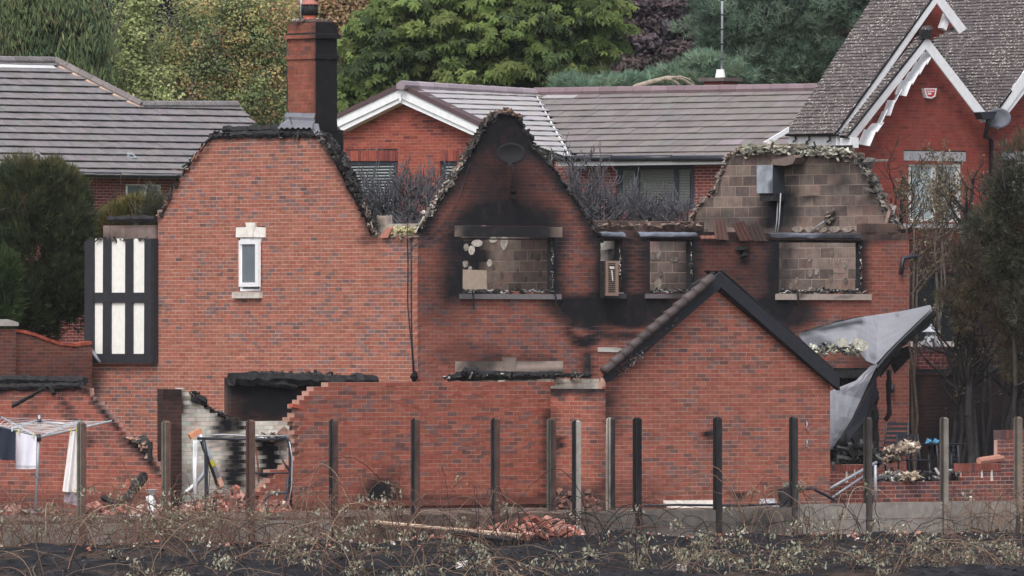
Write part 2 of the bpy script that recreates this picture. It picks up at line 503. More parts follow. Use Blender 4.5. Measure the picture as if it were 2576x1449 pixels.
def wall(parent, name, pl, poly, pal, holes=(), g=.075, L=.225, th=.22, soot=(), pick=0, pickbox=None, whole=False,
         piece='brick', mats=('brick', 'mortar'), joint=.012, proud=.0025, rough=.0015, label=None, v0=None, jig=0.0, bd=.1):
    """a masonry wall built piece by piece: mortar body set back, every brick or block its own box"""
    base, spread, dark, share, mort = PAL[pal] if isinstance(pal, str) else pal
    br, rows = lay(pl, poly, holes, g, L, whole, v0, jig, joint * .46)
    # mortar body, one strip per course, cut into short lengths so stains can fade across it
    st = []
    for a, b, lo, hi in rows:
        n = max(1, int((b - a) / .3)); e = np.linspace(a + .003, b - .003, n + 1)
        for x0, x1 in zip(e[:-1], e[1:]): st.append((x0, x1, lo, hi))
    st = np.array(st)
    V = pbox(pl, st[:, 0], st[:, 1], st[:, 2], st[:, 3], 0.0, -th)
    Vf = V.reshape(-1, 3)
    mo = mk(name, V, boxes_faces(len(V)), M[mats[1]], parent, col=mort, soot=soot_at(Vf, soot))
    if label: mo['label'] = label
    n = len(br)
    j = joint / 2
    f = np.maximum(proud + R.randn(n) * rough, .0008)
    ju = R.randn(n) * .0012
    B = pbox(pl, br[:, 0], br[:, 1], br[:, 2] + j + ju, br[:, 3] - j + ju, f, -bd)
    uc, vc = (br[:, 0] + br[:, 1]) / 2, (br[:, 2] + br[:, 3]) / 2
    cl = vnoise(uc * 1.1 + 3, vc * 1.6 + 5)
    isd = R.rand(n) < share * (0.35 + 2.6 * np.clip(cl - .32, 0, 1) / .4)
    bri = np.exp(R.randn(n) * spread)[:, None]
    c = np.clip(base[None] * bri * (1 + R.randn(n, 3) * .02), 0, .9)
    c[:, 1:] *= (1 + R.randn(n) * .05)[:, None]
    dk = dark[None] * np.exp(R.randn(n) * .16)[:, None]
    t = (R.rand(n) * .55 + .45)[:, None]
    c = np.where(isd[:, None], dk * t + c * (1 - t), c)
    cv = np.repeat(c[:, None], 8, 1).reshape(-1, 3)
    sv = soot_at(B.reshape(-1, 3), soot).reshape(n, 8)
    sel = np.zeros(n, bool)
    if pick:
        X, Y = proj(B[:, 0])
        full = (br[:, 1] - br[:, 0]) > L * .75
        ok = full.copy()
        if pickbox:
            ok &= (X > pickbox[0]) & (X < pickbox[2]) & (Y > pickbox[1]) & (Y < pickbox[3])
        idx = np.where(ok)[0]
        order = idx[np.argsort(B[idx, 0, 1] + .002 * np.arange(len(idx)))][:pick]
        sel[order] = True
        for i in order:
            mk(piece, B[i], boxes_faces(1), M[mats[0]], mo, col=np.repeat(c[i][None], 8, 0), soot=sv[i])
    rest = ~sel
    if rest.any():
        k = int(rest.sum())
        o = mk(piece + ('work' if piece == 'brick' else 'work'), B[rest], boxes_faces(k), M[mats[0]], mo,
               col=np.repeat(c[rest][:, None], 8, 1).reshape(-1, 3), soot=sv[rest].ravel(), kind='stuff')
    return mo

def roof(parent, name, pl, poly, g, W, col, mt, lip=.03, tk=.016, spread=.06, pick=0, pickbox=None, soot=(), under=.06, light=(), jig=0.0, holes=()):
    """a tiled slope: battened deck as the part, every tile its own overlapping piece"""
    q = [pl.at(*p) for p in poly]
    n0 = len(q)
    V = [pl.pt(u, v, -.012) for u, v in q] + [pl.pt(u, v, -under) for u, v in q]
    a = sum(q[i][0] * q[(i + 1) % n0][1] - q[(i + 1) % n0][0] * q[i][1] for i in range(n0))
    fr = list(range(n0)); bk = list(range(2 * n0 - 1, n0 - 1, -1)); sd = [(i, i + n0, (i + 1) % n0 + n0, (i + 1) % n0) for i in range(n0)]
    if a < 0: fr = fr[::-1]; bk = bk[::-1]; sd = [t[::-1] for t in sd]
    deck = mk(name, np.array(V), [fr, bk] + sd, M['char'], parent)
    t, rows = lay(pl, poly, holes, g, W, False, None, jig)
    n = len(t)
    u0, u1, a0, b0 = t[:, 0], t[:, 1], t[:, 2], t[:, 3] + .02
    jit = R.randn(n) * .0025
    fb = lip + jit; ft = tk * .4 + jit
    c = [pl.many(u0, a0, fb), pl.many(u1, a0, fb), pl.many(u1, b0, ft), pl.many(u0, b0, ft),
         pl.many(u0, a0, fb - tk), pl.many(u1, a0, fb - tk), pl.many(u1, b0, ft - tk), pl.many(u0, b0, ft - tk)]
    B = np.stack(c, 1)
    cc = np.clip(np.asarray(col)[None] * np.exp(R.randn(n) * spread)[:, None] * (1 + R.randn(n, 3) * .02), 0, .9)
    X, Y = proj(B[:, 0])
    for (x0, y0, x1, y1, c2) in light:
        m_ = (X > x0) & (X < x1) & (Y > y0) & (Y < y1)
        cc[m_] = np.asarray(c2)[None] * np.exp(R.randn(int(m_.sum()), 1) * .04)
    sv = soot_at(B.reshape(-1, 3), soot).reshape(n, 8)
    sel = np.zeros(n, bool)
    if pick:
        ok = (u1 - u0) > W * .6
        if pickbox: ok &= (X > pickbox[0]) & (X < pickbox[2]) & (Y > pickbox[1]) & (Y < pickbox[3])
        idx = np.where(ok)[0]
        order = idx[np.argsort(B[idx, 0, 1])][:pick]
        sel[order] = True
        for i in order:
            mk('roof_tile', B[i], boxes_faces(1), M[mt], deck, col=np.repeat(cc[i][None], 8, 0), soot=sv[i])
    rest = ~sel
    if rest.any():
        mk('tiling', B[rest], boxes_faces(int(rest.sum())), M[mt], deck, col=np.repeat(cc[rest][:, None], 8, 1).reshape(-1, 3), soot=sv[rest].ravel(), kind='stuff')
    return deck

# irregular lumps: broken tile, mortar, ash, rubble, mineral wool
_ico = None
def lump_mesh():
    p = (1 + 5 ** .5) / 2
    v = np.array([(-1, p, 0), (1, p, 0), (-1, -p, 0), (1, -p, 0), (0, -1, p), (0, 1, p), (0, -1, -p), (0, 1, -p), (p, 0, -1), (p, 0, 1), (-p, 0, -1), (-p, 0, 1)]) / 1.9
    f = np.array([(0, 11, 5), (0, 5, 1), (0, 1, 7), (0, 7, 10), (0, 10, 11), (1, 5, 9), (5, 11, 4), (11, 10, 2), (10, 7, 6), (7, 1, 8), (3, 9, 4), (3, 4, 2), (3, 2, 6), (3, 6, 8), (3, 8, 9), (4, 9, 5), (2, 4, 11), (6, 2, 10), (8, 6, 7), (9, 8, 1)])
    return v, f

def rand_rot(n):
    q = R.randn(n, 4); q /= np.linalg.norm(q, axis=1, keepdims=True)
    w, x, y, z = q.T
    return np.stack([np.stack([1 - 2 * (y * y + z * z), 2 * (x * y - z * w), 2 * (x * z + y * w)], -1),
                     np.stack([2 * (x * y + z * w), 1 - 2 * (x * x + z * z), 2 * (y * z - x * w)], -1),
                     np.stack([2 * (x * z - y * w), 2 * (y * z + x * w), 1 - 2 * (x * x + y * y)], -1)], 1)

def lumps(C, S, cols, aspect=(1, 1, 1), jag=.35, flat=False):
    """n lumps at C with sizes S and colours -> verts, faces, col"""
    C = np.asarray(C, float); n = len(C)
    v, f = lump_mesh()
    V = v[None] * (1 + R.randn(n, 12, 1) * jag) * (np.asarray(aspect)[None, None] * np.exp(R.randn(n, 1, 3) * .25)) * np.asarray(S)[:, None, None] * .5
    if not flat: V = np.einsum('nij,nkj->nki', rand_rot(n), V)
    V = V + C[:, None]
    Fc = (f[None] + (np.arange(n) * 12)[:, None, None]).reshape(-1, 3)
    return V.reshape(-1, 3), Fc, np.repeat(np.asarray(cols)[:, None], 12, 1).reshape(-1, 3)

def slabs(C, size, cols, ang=None):
    """n tumbled boxes (bricks, tile shards)"""
    n = len(C); h = np.array([[-1, -1, -1], [1, -1, -1], [1, -1, 1], [-1, -1, 1], [-1, 1, -1], [1, 1, -1], [1, 1, 1], [-1, 1, 1]]) / 2
    V = h[None] * np.asarray(size)[:, None]
    V = np.einsum('nij,nkj->nki', rand_rot(n), V) + np.asarray(C)[:, None]
    return V.reshape(-1, 3), boxes_faces(n), np.repeat(np.asarray(cols)[:, None], 8, 1).reshape(-1, 3)

def pickcol(n, cols, spread=.18):
    cols = np.array(cols)
    return np.clip(cols[R.randint(0, len(cols), n)] * np.exp(R.randn(n) * spread)[:, None], 0, .9)

def edge_debris(parent, name, pl, line, n, size, cols, width=10, off=(-.2, .06), lift=0, m='charstuff'):
    """ragged broken masonry, batten stubs and tile scraps lying along a broken edge"""
    pts = np.array(line, float); d = np.hypot(*(pts[1:] - pts[:-1]).T); cum = np.concatenate([[0], np.cumsum(d)])
    t = np.sort(R.rand(n)) * cum[-1]
    x = np.interp(t, cum, pts[:, 0]) + R.randn(n) * width * .35
    y = np.interp(t, cum, pts[:, 1]) + R.randn(n) * width * .35 - lift
    C = np.array([pl.px(a, b, R.uniform(*off)) for a, b in zip(x, y)])
    k = int(n * .3)
    perm = R.permutation(n); C = C[perm]
    seg_i = np.clip(np.searchsorted(cum, t, side='right') - 1, 0, len(pts) - 2)[perm]
    q = np.array([pl.px(*p) for p in pts]); dirs = q[1:] - q[:-1]; dirs /= np.linalg.norm(dirs, axis=1, keepdims=True)
    V1, F1, c1 = lumps(C[:k], np.exp(R.randn(k) * .45) * size * .8, pickcol(k, cols), (1.3, .9, .45))
    m_ = n - k
    d = dirs[seg_i[k:]] + R.randn(m_, 3) * np.where(R.rand(m_, 1) < .25, .9, .28)
    D_, A_, B_ = frames_from(d)
    ln = np.exp(R.randn(m_) * .55) * size * 1.5; w = R.uniform(.4, 1.1, m_) * size; h = R.uniform(.12, .45, m_) * size
    hc = np.array([[-1, -1, -1], [1, -1, -1], [1, -1, 1], [-1, -1, 1], [-1, 1, -1], [1, 1, -1], [1, 1, 1], [-1, 1, 1]]) / 2
    V2 = (hc[None, :, 0:1] * D_[:, None] * ln[:, None, None] + hc[None, :, 1:2] * A_[:, None] * w[:, None, None] + hc[None, :, 2:3] * B_[:, None] * h[:, None, None] + C[k:, None])
    V2 = (V2 + R.randn(*V2.shape) * size * .10).reshape(-1, 3); F2 = boxes_faces(m_); c2 = np.repeat(pickcol(m_, cols)[:, None], 8, 1).reshape(-1, 3)
    o1 = mk(name, np.concatenate([V1, V2]), [tuple(f) for f in F1] + [tuple(f + len(V1)) for f in F2], M[m], parent, col=np.concatenate([c1, c2]), kind='stuff')
    return o1

# ------------------------------------------------------------------ leaves and branches
def rnd_unit(n):
    v = R.randn(n, 3); return v / np.linalg.norm(v, axis=1, keepdims=True)

def leaf_quads(C, nrm, size, asp=.55, axis=None):
    n = len(C)
    nrm = nrm / np.maximum(np.linalg.norm(nrm, axis=1, keepdims=True), 1e-9)
    a = rnd_unit(n) if axis is None else axis + R.randn(n, 3) * .25
    a = a - nrm * np.sum(a * nrm, 1, keepdims=True); a /= np.maximum(np.linalg.norm(a, axis=1, keepdims=True), 1e-9)
    b = np.cross(nrm, a)
    s = np.asarray(size)[:, None]
    V = np.stack([C - a * s * .5, C + b * s * asp * .5 - nrm * s * .08, C + a * s * .5, C - b * s * asp * .5 - nrm * s * .08], 1)
    f = np.arange(n * 4).reshape(n, 4)
    return V.reshape(-1, 3), f

def palmate(C, nrm, size, k=6):
    n = len(C)
    nrm = nrm / np.linalg.norm(nrm, axis=1, keepdims=True)
    a = rnd_unit(n) + np.array([0, -.3, -.9]); a -= nrm * np.sum(a * nrm, 1, keepdims=True); a /= np.linalg.norm(a, axis=1, keepdims=True)
    b = np.cross(nrm, a)
    Vs = []
    for i in range(k):
        th = (i / (k - 1) - .5) * 4.0 + R.randn(n) * .08
        d = a * np.cos(th)[:, None] + b * np.sin(th)[:, None]
        e = np.cross(nrm, d)
        ln = (size * (1 - .28 * abs(i / (k - 1) - .5) * 2))[:, None]
        w = ln * .46
        Vs.append(np.stack([C, C + d * ln * .62 + e * w * .5 - nrm * ln * .10, C + d * ln - nrm * ln * .38, C + d * ln * .62 - e * w * .5 - nrm * ln * .10], 1))
    V = np.stack(Vs, 1)            # n,k,4,3
    return V.reshape(-1, 3), np.arange(n * k * 4).reshape(-1, 4)

def tufts(C, D, size, k=9, w=.12, spread=.75):
    """needle sprays: k thin blades from each point"""
    n = len(C)
    d = D[:, None] + R.randn(n, k, 3) * spread
    d /= np.linalg.norm(d, axis=2, keepdims=True)
    ln = (np.asarray(size)[:, None] * R.uniform(.6, 1.1, (n, k)))[..., None]
    s = np.cross(d, R.randn(n, k, 3)); s /= np.linalg.norm(s, axis=2, keepdims=True)
    b = C[:, None] + R.randn(n, k, 3) * size[:, None, None] * .12
    V = np.stack([b - s * ln * w * .5, b + s * ln * w * .5, b + d * ln], 2)
    return V.reshape(-1, 3), np.arange(n * k * 3).reshape(-1, 3)

def lobes_points(lobes, Z, n, depth, shell=.55):
    """points in crown lobes given by their outline in the photo; each lobe is an ellipsoid of real depth round its own distance"""
    w = np.array([l[2] * l[3] for l in lobes], float); w /= w.sum()
    k = R.choice(len(lobes), n, p=w)
    L = np.array([l[:4] for l in lobes], float)[k]
    dz = np.array([(l[4] if len(l) > 4 else 0) for l in lobes], float)[k]
    v = rnd_unit(n); v[:, 1] = -np.abs(v[:, 1]) * np.where(R.rand(n) < .8, 1, -1)
    r = shell + (1 - shell) * R.rand(n) ** .6
    p = v * r[:, None]
    m = Z / F
    X = (L[:, 0] + p[:, 0] * L[:, 2] - CX) * m
    Zz = ZC - (L[:, 1] - p[:, 2] * L[:, 3] - HY) * m
    Y = Z + dz + p[:, 1] * depth
    return np.stack([X, Y, Zz], 1), v, k

def branch(segs, p, d, ln, r, lv, rng, up=.15, wig=.25, kids=3, ratio=.68, minr=.003):
    n = 3
    for i in range(n):
        q = p + d * ln / n
        segs.append((p, q, r, max(r * .86, minr)))
        p = q; r = max(r * .86, minr)
        d = unit(d + rng.randn(3) * wig * .5 + np.array([0, 0, up * .3]))
        if lv > 0 and i < n - 1 and rng.rand() < .75:
            e = unit(d + rng.randn(3) * .75 + np.array([0, 0, up]))
            branch(segs, p, e, ln * ratio * rng.uniform(.7, 1.1), r * .6, lv - 1, rng, up, wig, kids, ratio, minr)
    if lv > 0:
        for _ in range(kids - 1):
            e = unit(d + rng.randn(3) * .55 + np.array([0, 0, up]))
            branch(segs, p, e, ln * ratio * rng.uniform(.75, 1.1), r * .7, lv - 1, rng, up, wig, kids, ratio, minr)

def tips(segs, rmax):
    return np.array([s[1] for s in segs if s[3] <= rmax])

def trunk(name, parent, base, top, r, col, limbs=6, rng=None, spread=3.0):
    rng = rng or np.random.RandomState(3)
    base = np.asarray(base, float); top = np.asarray(top, float)
    n = 7
    pts = [base + (top - base) * i / (n - 1) + np.array([rng.randn() * .12, rng.randn() * .12, 0]) * (i > 0) for i in range(n)]
    segs = [(pts[i], pts[i + 1], r * (1 - .8 * i / n), r * (1 - .8 * (i + 1) / n)) for i in range(n - 1)]
    for k in range(limbs):
        i = rng.randint(2, n - 1)
        a = rng.rand() * 2 * np.pi
        d = unit(np.array([math.cos(a), math.sin(a), .55]))
        branch(segs, pts[i], d, spread * rng.uniform(.5, 1), r * .35, 2, rng, up=.2, wig=.3, kids=2, minr=.01)
    V, f = tubes(segs, 6)
    return mk(name, V, f, M['bark'], parent, col=col, smooth=True)
# ================================================================== ground
FENCE = wallplane(205, 178, ANG)          # line of the garden fence
YARD = .52                                # garden level behind it

def fence_dist(x, y):
    return (x - FENCE.O[0]) * FENCE.N[0] + (y - FENCE.O[1]) * FENCE.N[1]     # >0 in front of the fence

def ground_z(x, y):
    d = fence_dist(x, y)
    b = (vnoise(x * .9, y * .35) - .5) * .34 + (vnoise(x * 3.1 + 7, y * 1.4) - .5) * .12 + (vnoise(x * 9, y * 5) - .5) * .05
    front = .02 + b * np.clip(.25 + d / 3.0, .25, 1) - np.clip(d - 14, 0, 60) * .012
    back = YARD + (vnoise(x * 2, y * 2) - .5) * .05
    k = np.clip((d + .10) / .06, 0, 1)
    far = np.clip((y - 235) / 60, 0, 1) * 2.5
    near = np.clip(d - .1, 0, 3)
    slope = np.clip((2.5 - near) / 2.5, 0, 1) * .06
    return back * (1 - k) + (front + slope) * k + far

gx = np.concatenate([[-900, -300, -90, -35], np.linspace(-15, 15, 170), [35, 90, 300, 900]])
gy = np.concatenate([[-60, 40, 110], np.linspace(150, 214, 260), [225, 240, 260, 290, 330, 420, 700, 2500]])
GX, GY = np.meshgrid(gx, gy)
GZ = ground_z(GX, GY)
_fd = fence_dist(GX, GY)
GZ = np.where((_fd < 0) & (GY < 236), np.minimum(GZ, .02), GZ)      # the garden level is a sheet of its own, held by the fence boards
Vg = np.stack([GX, GY, GZ], -1).reshape(-1, 3)
nx, ny = len(gx), len(gy)
ii, jj = np.meshgrid(np.arange(nx - 1), np.arange(ny - 1))
b0 = (jj * nx + ii).ravel()
Fg = np.stack([b0, b0 + 1, b0 + nx + 1, b0 + nx], 1)
dd = fence_dist(Vg[:, 0], Vg[:, 1])
ash = np.array([.021, .021, .024]); soil = np.array([.060, .042, .034]); yardc = np.array([.12, .09, .078]); grass = np.array([.07, .085, .03])
mixs = np.clip((vnoise(Vg[:, 0] * .55 + 4, Vg[:, 1] * .16) - .66) * 4, 0, 1)[:, None]
mixs = np.clip(mixs + np.clip((-4.5 - Vg[:, 0]) / 3, 0, .8)[:, None] * (vnoise(Vg[:, 0] * 1.3, Vg[:, 1] * .4) > .45)[:, None], 0, .85)
cg = ash * (1 - mixs) + soil * mixs
cg = np.where((dd < -.05)[:, None], yardc, cg)
cg = np.where((Vg[:, 1] > 222)[:, None], grass, cg)
cg *= (.75 + .5 * vnoise(Vg[:, 0] * 5, Vg[:, 1] * 2.5))[:, None]
groundm = mat('burnt_ground', attr=True, var=.5, scale=3.5, bscale=18, bump=1.0, rough=1, spec=.05)
o = mk('ground', Vg, Fg, groundm, None, col=cg, smooth=True, kind='structure', origin=(0, 0, 0))

yu = np.concatenate([[-60, -30], np.arange(-8, 26, .22), [34, 60]]); yd = np.concatenate([[0.02, .021], np.arange(.2, 9, .3), [12, 18, 26, 40, 70]])
YU, YD = np.meshgrid(yu, yd)
Yp = FENCE.O[:2] + YU[..., None] * FENCE.U[:2] - YD[..., None] * FENCE.N[:2]
YZ = YARD + (vnoise(Yp[..., 0] * 2, Yp[..., 1] * 2) - .5) * .06
YZ[0] = .0
YZ[-3:] = .3
Vy = np.concatenate([Yp, YZ[..., None]], -1).reshape(-1, 3)
ny_, nx_ = YU.shape
ii, jj = np.meshgrid(np.arange(nx_ - 1), np.arange(ny_ - 1)); q = (jj * nx_ + ii).ravel()
cy = yardc * (.6 + .8 * vnoise(Vy[:, 0] * 4, Vy[:, 1] * 3))[:, None]
mk('garden_ground', Vy, np.stack([q, q + 1, q + nx_ + 1, q + nx_], 1), groundm, None, col=cy, smooth=False, kind='structure', origin=(0, 0, 0))

def gz(x, y): return float(ground_z(np.array([float(x)]), np.array([float(y)]))[0])

# clods and ash crust on the burnt bank: nobody could count these
n = 6500
x = R.uniform(-11.5, 11.5, n); y = R.uniform(150, 192, n)
keep = fence_dist(x, y) > .25
x, y = x[keep], y[keep]; n = len(x)
C = np.stack([x, y, ground_z(x, y)], 1)
V, f, c = lumps(C, R.uniform(.02, .11, n) * np.where(R.rand(n) < .06, 2.2, 1), pickcol(n, [ash * .8, ash * 1.3, ash * 1.8, soil * .8, ash * 1.1, ash], .3), (1, 1, .45), flat=True)
mk('ash_crust', V, f, M['charstuff'], None, col=c, kind='stuff', origin=(0, 0, 0))

# ================================================================== trees behind the houses
def leafy(name, label, lobes, Z, depth, n_cl, per, rcl, size, cols, spread=.16, up=.55, base=None, trunk_r=.28, tcol=(.08, .065, .055),
          asp=.6, group='trees behind the houses', kind='leaf', flat=.55, shell=.55, cat='tree', cl_spread=.18, m='leaf'):
    if base is None:
        bx = sum(l[0] for l in lobes) / len(lobes)
        base = P(bx, 0, Z)[:2]
    bz = gz(base[0], base[1])
    t = thing(name, label, cat, (base[0], base[1], bz), group)
    C, v, k = lobes_points(lobes, Z, n_cl, depth, shell)
    ccol = np.clip(pickcol(n_cl, cols, cl_spread) * (1.3 if kind in ('palm', 'tuft') else 1.6), 0, .75)
    idx = np.repeat(np.arange(n_cl), per)
    w = rnd_unit(n_cl * per)
    w[:, 2] = np.abs(w[:, 2]) * np.where(R.rand(len(w)) < .8, 1, -.4)
    w[:, 1] -= .25
    rr = rcl * np.exp(R.randn(n_cl) * .25)
    p = C[idx] + w * (rr[idx] * R.uniform(.55, 1.0, len(w)))[:, None] * np.array([1, 1, flat])
    nrm = w * .7 + np.array([0, -.35, up]) + R.randn(len(w), 3) * .45
    c = ccol[idx] * np.exp(R.randn(len(w)) * spread)[:, None]
    s = size * R.uniform(.65, 1.25, len(w))
    if kind == 'palm':
        V, f = palmate(p, nrm, s); rep = len(V) // len(p)
    elif kind == 'tuft':
        V, f = tufts(p, nrm, s, 9, .10, .7); rep = len(V) // len(p)
    elif kind == 'droop':
        ax = np.tile(np.array([[0, -.25, -1.0]]), (len(p), 1)) + w * .35
        V, f = leaf_quads(p, nrm * np.array([1, 1, .2]), s, asp, ax); rep = 4
    else:
        V, f = leaf_quads(p, nrm, s, asp); rep = 4
    mk('crown', V, f, M[m], t, col=np.repeat(c, rep, 0))
    topz = C[:, 2].max() - .8
    trunk('trunk', t, (base[0], base[1], bz - .2), (base[0], base[1], topz), trunk_r, tcol, limbs=8, rng=np.random.RandomState(int(lobes[0][0]) % 97 + 2), spread=2.6)
    return t, p, nrm, c, s

# big dark mass of woodland farther back, read as one
C, v, k = lobes_points([(400, 60, 520, 330), (1100, 40, 520, 330), (1750, 60, 520, 320), (2350, 20, 560, 300), (-80, 60, 400, 330), (300, 560, 700, 330), (1300, 560, 700, 330), (2200, 560, 700, 330)], 352, 2300, 4.0, .2)
idx = np.repeat(np.arange(2300), 30)
w = rnd_unit(len(idx)); p = C[idx] + w * 1.15
nrm = w * .6 + np.array([0, -.6, .4])
cc = pickcol(2300, [(.020, .028, .018), (.026, .024, .028), (.030, .036, .022)], .2)[idx] * np.exp(R.randn(len(idx), 1) * .2)
V, f = leaf_quads(p, nrm, R.uniform(.28, .6, len(p)), .6)
mk('far_wood', V, f, M['leaf'], None, col=np.repeat(cc, 4, 0), kind='stuff', origin=(0, 352, 2))

leafy('conifer_tree', 'tall dark green conifer with drooping sprays behind the long grey tiled roof', [(85, 60, 165, 190), (40, 260, 190, 150), (190, 330, 75, 150), (205, 160, 55, 150)], 300, 1.8, 620, 70, .55, .27,
      [(.060, .085, .040), (.078, .100, .046), (.042, .066, .036), (.105, .110, .055)], up=.2, kind='droop', asp=.22, flat=1.2, m='needle', trunk_r=.4)
leafy('copper_beech_tree', 'dark purple leaved tree showing between the conifer and the yellowing birch', [(330, 90, 140, 220), (440, 60, 90, 160), (290, 330, 90, 160)], 326, 1.5, 220, 60, .7, .2,
      [(.034, .026, .034), (.024, .020, .026), (.045, .032, .036)], m='leaf')
leafy('birch_tree', 'pale loose birch with thin hanging leaves right of the dark conifer', [(345, 60, 60, 110), (320, 170, 70, 80), (375, 235, 60, 70), (330, 290, 70, 60)], 304, 1.0, 260, 44, .42, .12,
      [(.24, .27, .12), (.20, .23, .10), (.28, .29, .15), (.15, .18, .08)], flat=1.1, shell=.2, trunk_r=.12, tcol=(.09, .085, .075))
leafy('birch_tree', 'broad birch turning yellow and orange left of the tall chimney', [(560, 60, 130, 140), (640, 180, 120, 150), (500, 210, 110, 130), (440, 160, 70, 70), (640, 280, 110, 70), (700, 90, 80, 140), (480, 290, 90, 50)], 306, 1.5, 680, 60, .46, .10,
      [(.19, .20, .085), (.23, .22, .09), (.15, .18, .08), (.27, .21, .10), (.25, .15, .085), (.13, .17, .08), (.14, .18, .085), (.18, .20, .09), (.11, .15, .07)], flat=1.1, shell=.2, trunk_r=.14, tcol=(.08, .075, .065))
leafy('autumn_tree', 'brownish autumn tree seen behind and right of the tall chimney', [(860, 50, 110, 120), (930, 10, 80, 90), (760, 40, 80, 120), (880, 150, 60, 90)], 318, 1.4, 300, 52, .5, .13,
      [(.19, .14, .08), (.23, .15, .085), (.17, .15, .07), (.27, .15, .09)], flat=1.0, shell=.2, trunk_r=.25)
chest, cp, cn, ccl, cs = leafy('horse_chestnut_tree', 'large green horse chestnut with broad hand shaped leaves above the gabled bungalow',
      [(1000, 110, 130, 90), (930, 200, 90, 60), (1010, 20, 80, 60), (1130, 50, 120, 90), (1120, 170, 110, 80), (1260, 90, 130, 110), (1250, 190, 130, 60), (1390, 60, 130, 100), (1380, 170, 110, 80),
       (1480, 40, 90, 60), (1480, 120, 70, 40), (1450, 195, 70, 40), (1300, 5, 200, 50), (890, 250, 60, 40), (1150, 225, 200, 30)], 292, 2.2, 640, 20, .55, .235,
      [(.115, .16, .048), (.10, .14, .042), (.15, .185, .06), (.075, .11, .036), (.05, .075, .03)], kind='palm', flat=.5, up=.75, shell=.5, trunk_r=.5, cl_spread=.22)
crown = [c for c in chest.children if c.name.startswith('crown')][0]
# the nearest of its leaves as pieces of their own
order = np.argsort(cp[:, 1])[:300]
for i in order:
    d_ = np.array([[0.0, -.05, .06]])
    V, f = palmate(cp[i:i + 1] + d_, cn[i:i + 1], cs[i:i + 1])
    mk('leaf', V, f, M['leaf'], crown, col=ccl[i])
leafy('copper_beech_tree', 'dark purple copper beech between the chestnut and the pine', [(1640, 110, 130, 110), (1560, 170, 90, 70), (1700, 180, 70, 60), (1620, 20, 140, 70), (1540, 60, 80, 70)], 312, 1.8, 420, 56, .6, .17,
      [(.075, .055, .062), (.052, .040, .050), (.10, .072, .074), (.045, .038, .048)], trunk_r=.4)
leafy('pine_tree', 'big blue green pine with needle tufts behind the brick house roof', [(1830, 70, 90, 70), (1930, 60, 110, 110), (2060, 60, 130, 120), (2180, 70, 100, 130), (1850, 150, 70, 60), (1960, 180, 110, 50), (2080, 170, 110, 60), (2010, -20, 200, 60)], 300, 2.2, 420, 58, .55, .24,
      [(.105, .155, .115), (.085, .130, .095), (.13, .175, .13), (.055, .085, .065)], kind='tuft', m='needle', flat=.7, trunk_r=.45, shell=.45)
leafy('pine_tree', 'lower pine growth with a bare bent limb just above the bungalow ridge', [(1450, 222, 60, 22), (1530, 225, 70, 20), (1620, 215, 80, 26), (1720, 205, 70, 30), (1800, 200, 80, 40), (1770, 165, 40, 30)], 282, 1.2, 220, 46, .34, .2,
      [(.13, .20, .145), (.11, .17, .12), (.16, .22, .155)], kind='tuft', m='needle', trunk_r=.2, shell=.3)
# the bent bare limb over the ridge
t = thing('bare_limb', 'bent grey leafless limb arching just above the bungalow ridge', 'branch', P(1650, 232, 279))
for pts, r in (([(1580, 236), (1600, 218), (1640, 206), (1680, 196), (1712, 198), (1745, 216), (1760, 228)], (.09, .085, .08, .075, .065, .045, .02)),
               ([(1672, 197), (1690, 200), (1706, 212), (1716, 222)], (.06, .055, .04, .02)),
               ([(1690, 196), (1712, 192), (1735, 200), (1752, 214)], (.03, .028, .02, .012))):
    rod('limb', [P(a, b, 279 + i * .05) for i, (a, b) in enumerate(pts)], r, M['bark'], t, col=(.30, .255, .21))

# ================================================================== left neighbour: low house with long grey roof
NBL = wallplane(320, 266, 42)
nb = thing('neighbour_house', 'low red brick house with long grey tiled roof far left', 'house', NBL.px(320, 640))
nbw = wall(nb, 'wall', NBL, [(-70, 436), (475, 448), (475, 1080), (-70, 1080)], 'left', holes=[[(316, 460), (406, 461), (406, 560), (316, 560)]], g=.075, L=.17 / .75 * 1.0, pick=300, pickbox=(200, 440, 480, 600), joint=.013)
eave = NBL.shifted(.45)
u0, v0 = eave.at(0, 432)
b42 = np.array([-math.sin(math.radians(42)), math.cos(math.radians(42)), 0])
pit = math.radians(32)
RNB = Plane(eave.pt(u0, v0), eave.U, b42 * math.cos(pit) + np.array([0, 0, math.sin(pit)]))
grey = srgb(122, 118, 120)
rd = roof(nb, 'roof', RNB, [(-70, 150), (137, 152), (355, 264), (598, 264), (640, 312), (690, 450), (-70, 431)], .345, .33, grey, 'tile', lip=.066, tk=.022, pick=300, pickbox=(-20, 160, 700, 450), spread=.05)
# ridge and hip tiles
def ridge(parent, pl, pts, r, n, col, m='tile', off=.06, name='ridge_tile'):
    q = [pl.px(*p, off) for p in pts]
    cum = np.concatenate([[0], np.cumsum([np.linalg.norm(b - a) for a, b in zip(q[:-1], q[1:])])])
    at = lambda s: np.array([np.interp(s, cum, [p[i] for p in q]) for i in range(3)])
    for k in range(n):
        a, b = at(cum[-1] * k / n), at(cum[-1] * (k + 1) / n)
        V, f = polytube([a, a + (b - a) * .97], [r * 1.04, r * .96], 8)
        mk(name, V, f, M[m], parent, col=np.asarray(col) * math.exp(R.randn() * .08), smooth=False, soot=0)
ridge(rd, RNB, [(-70, 151), (137, 153)], .11, 6, grey * .85)
ridge(rd, RNB, [(137, 153), (355, 264)], .12, 7, srgb(120, 112, 112))
ridge(rd, RNB, [(355, 264), (598, 264)], .11, 8, grey)
V, f = join([polytube([RNB.px(a, b, -.0) for a, b in ((139, 163), (352, 272))], .075, 6)])
mk('hip_mortar', V, f, M['concrete'], rd, col=srgb(190, 160, 142), soot=0)
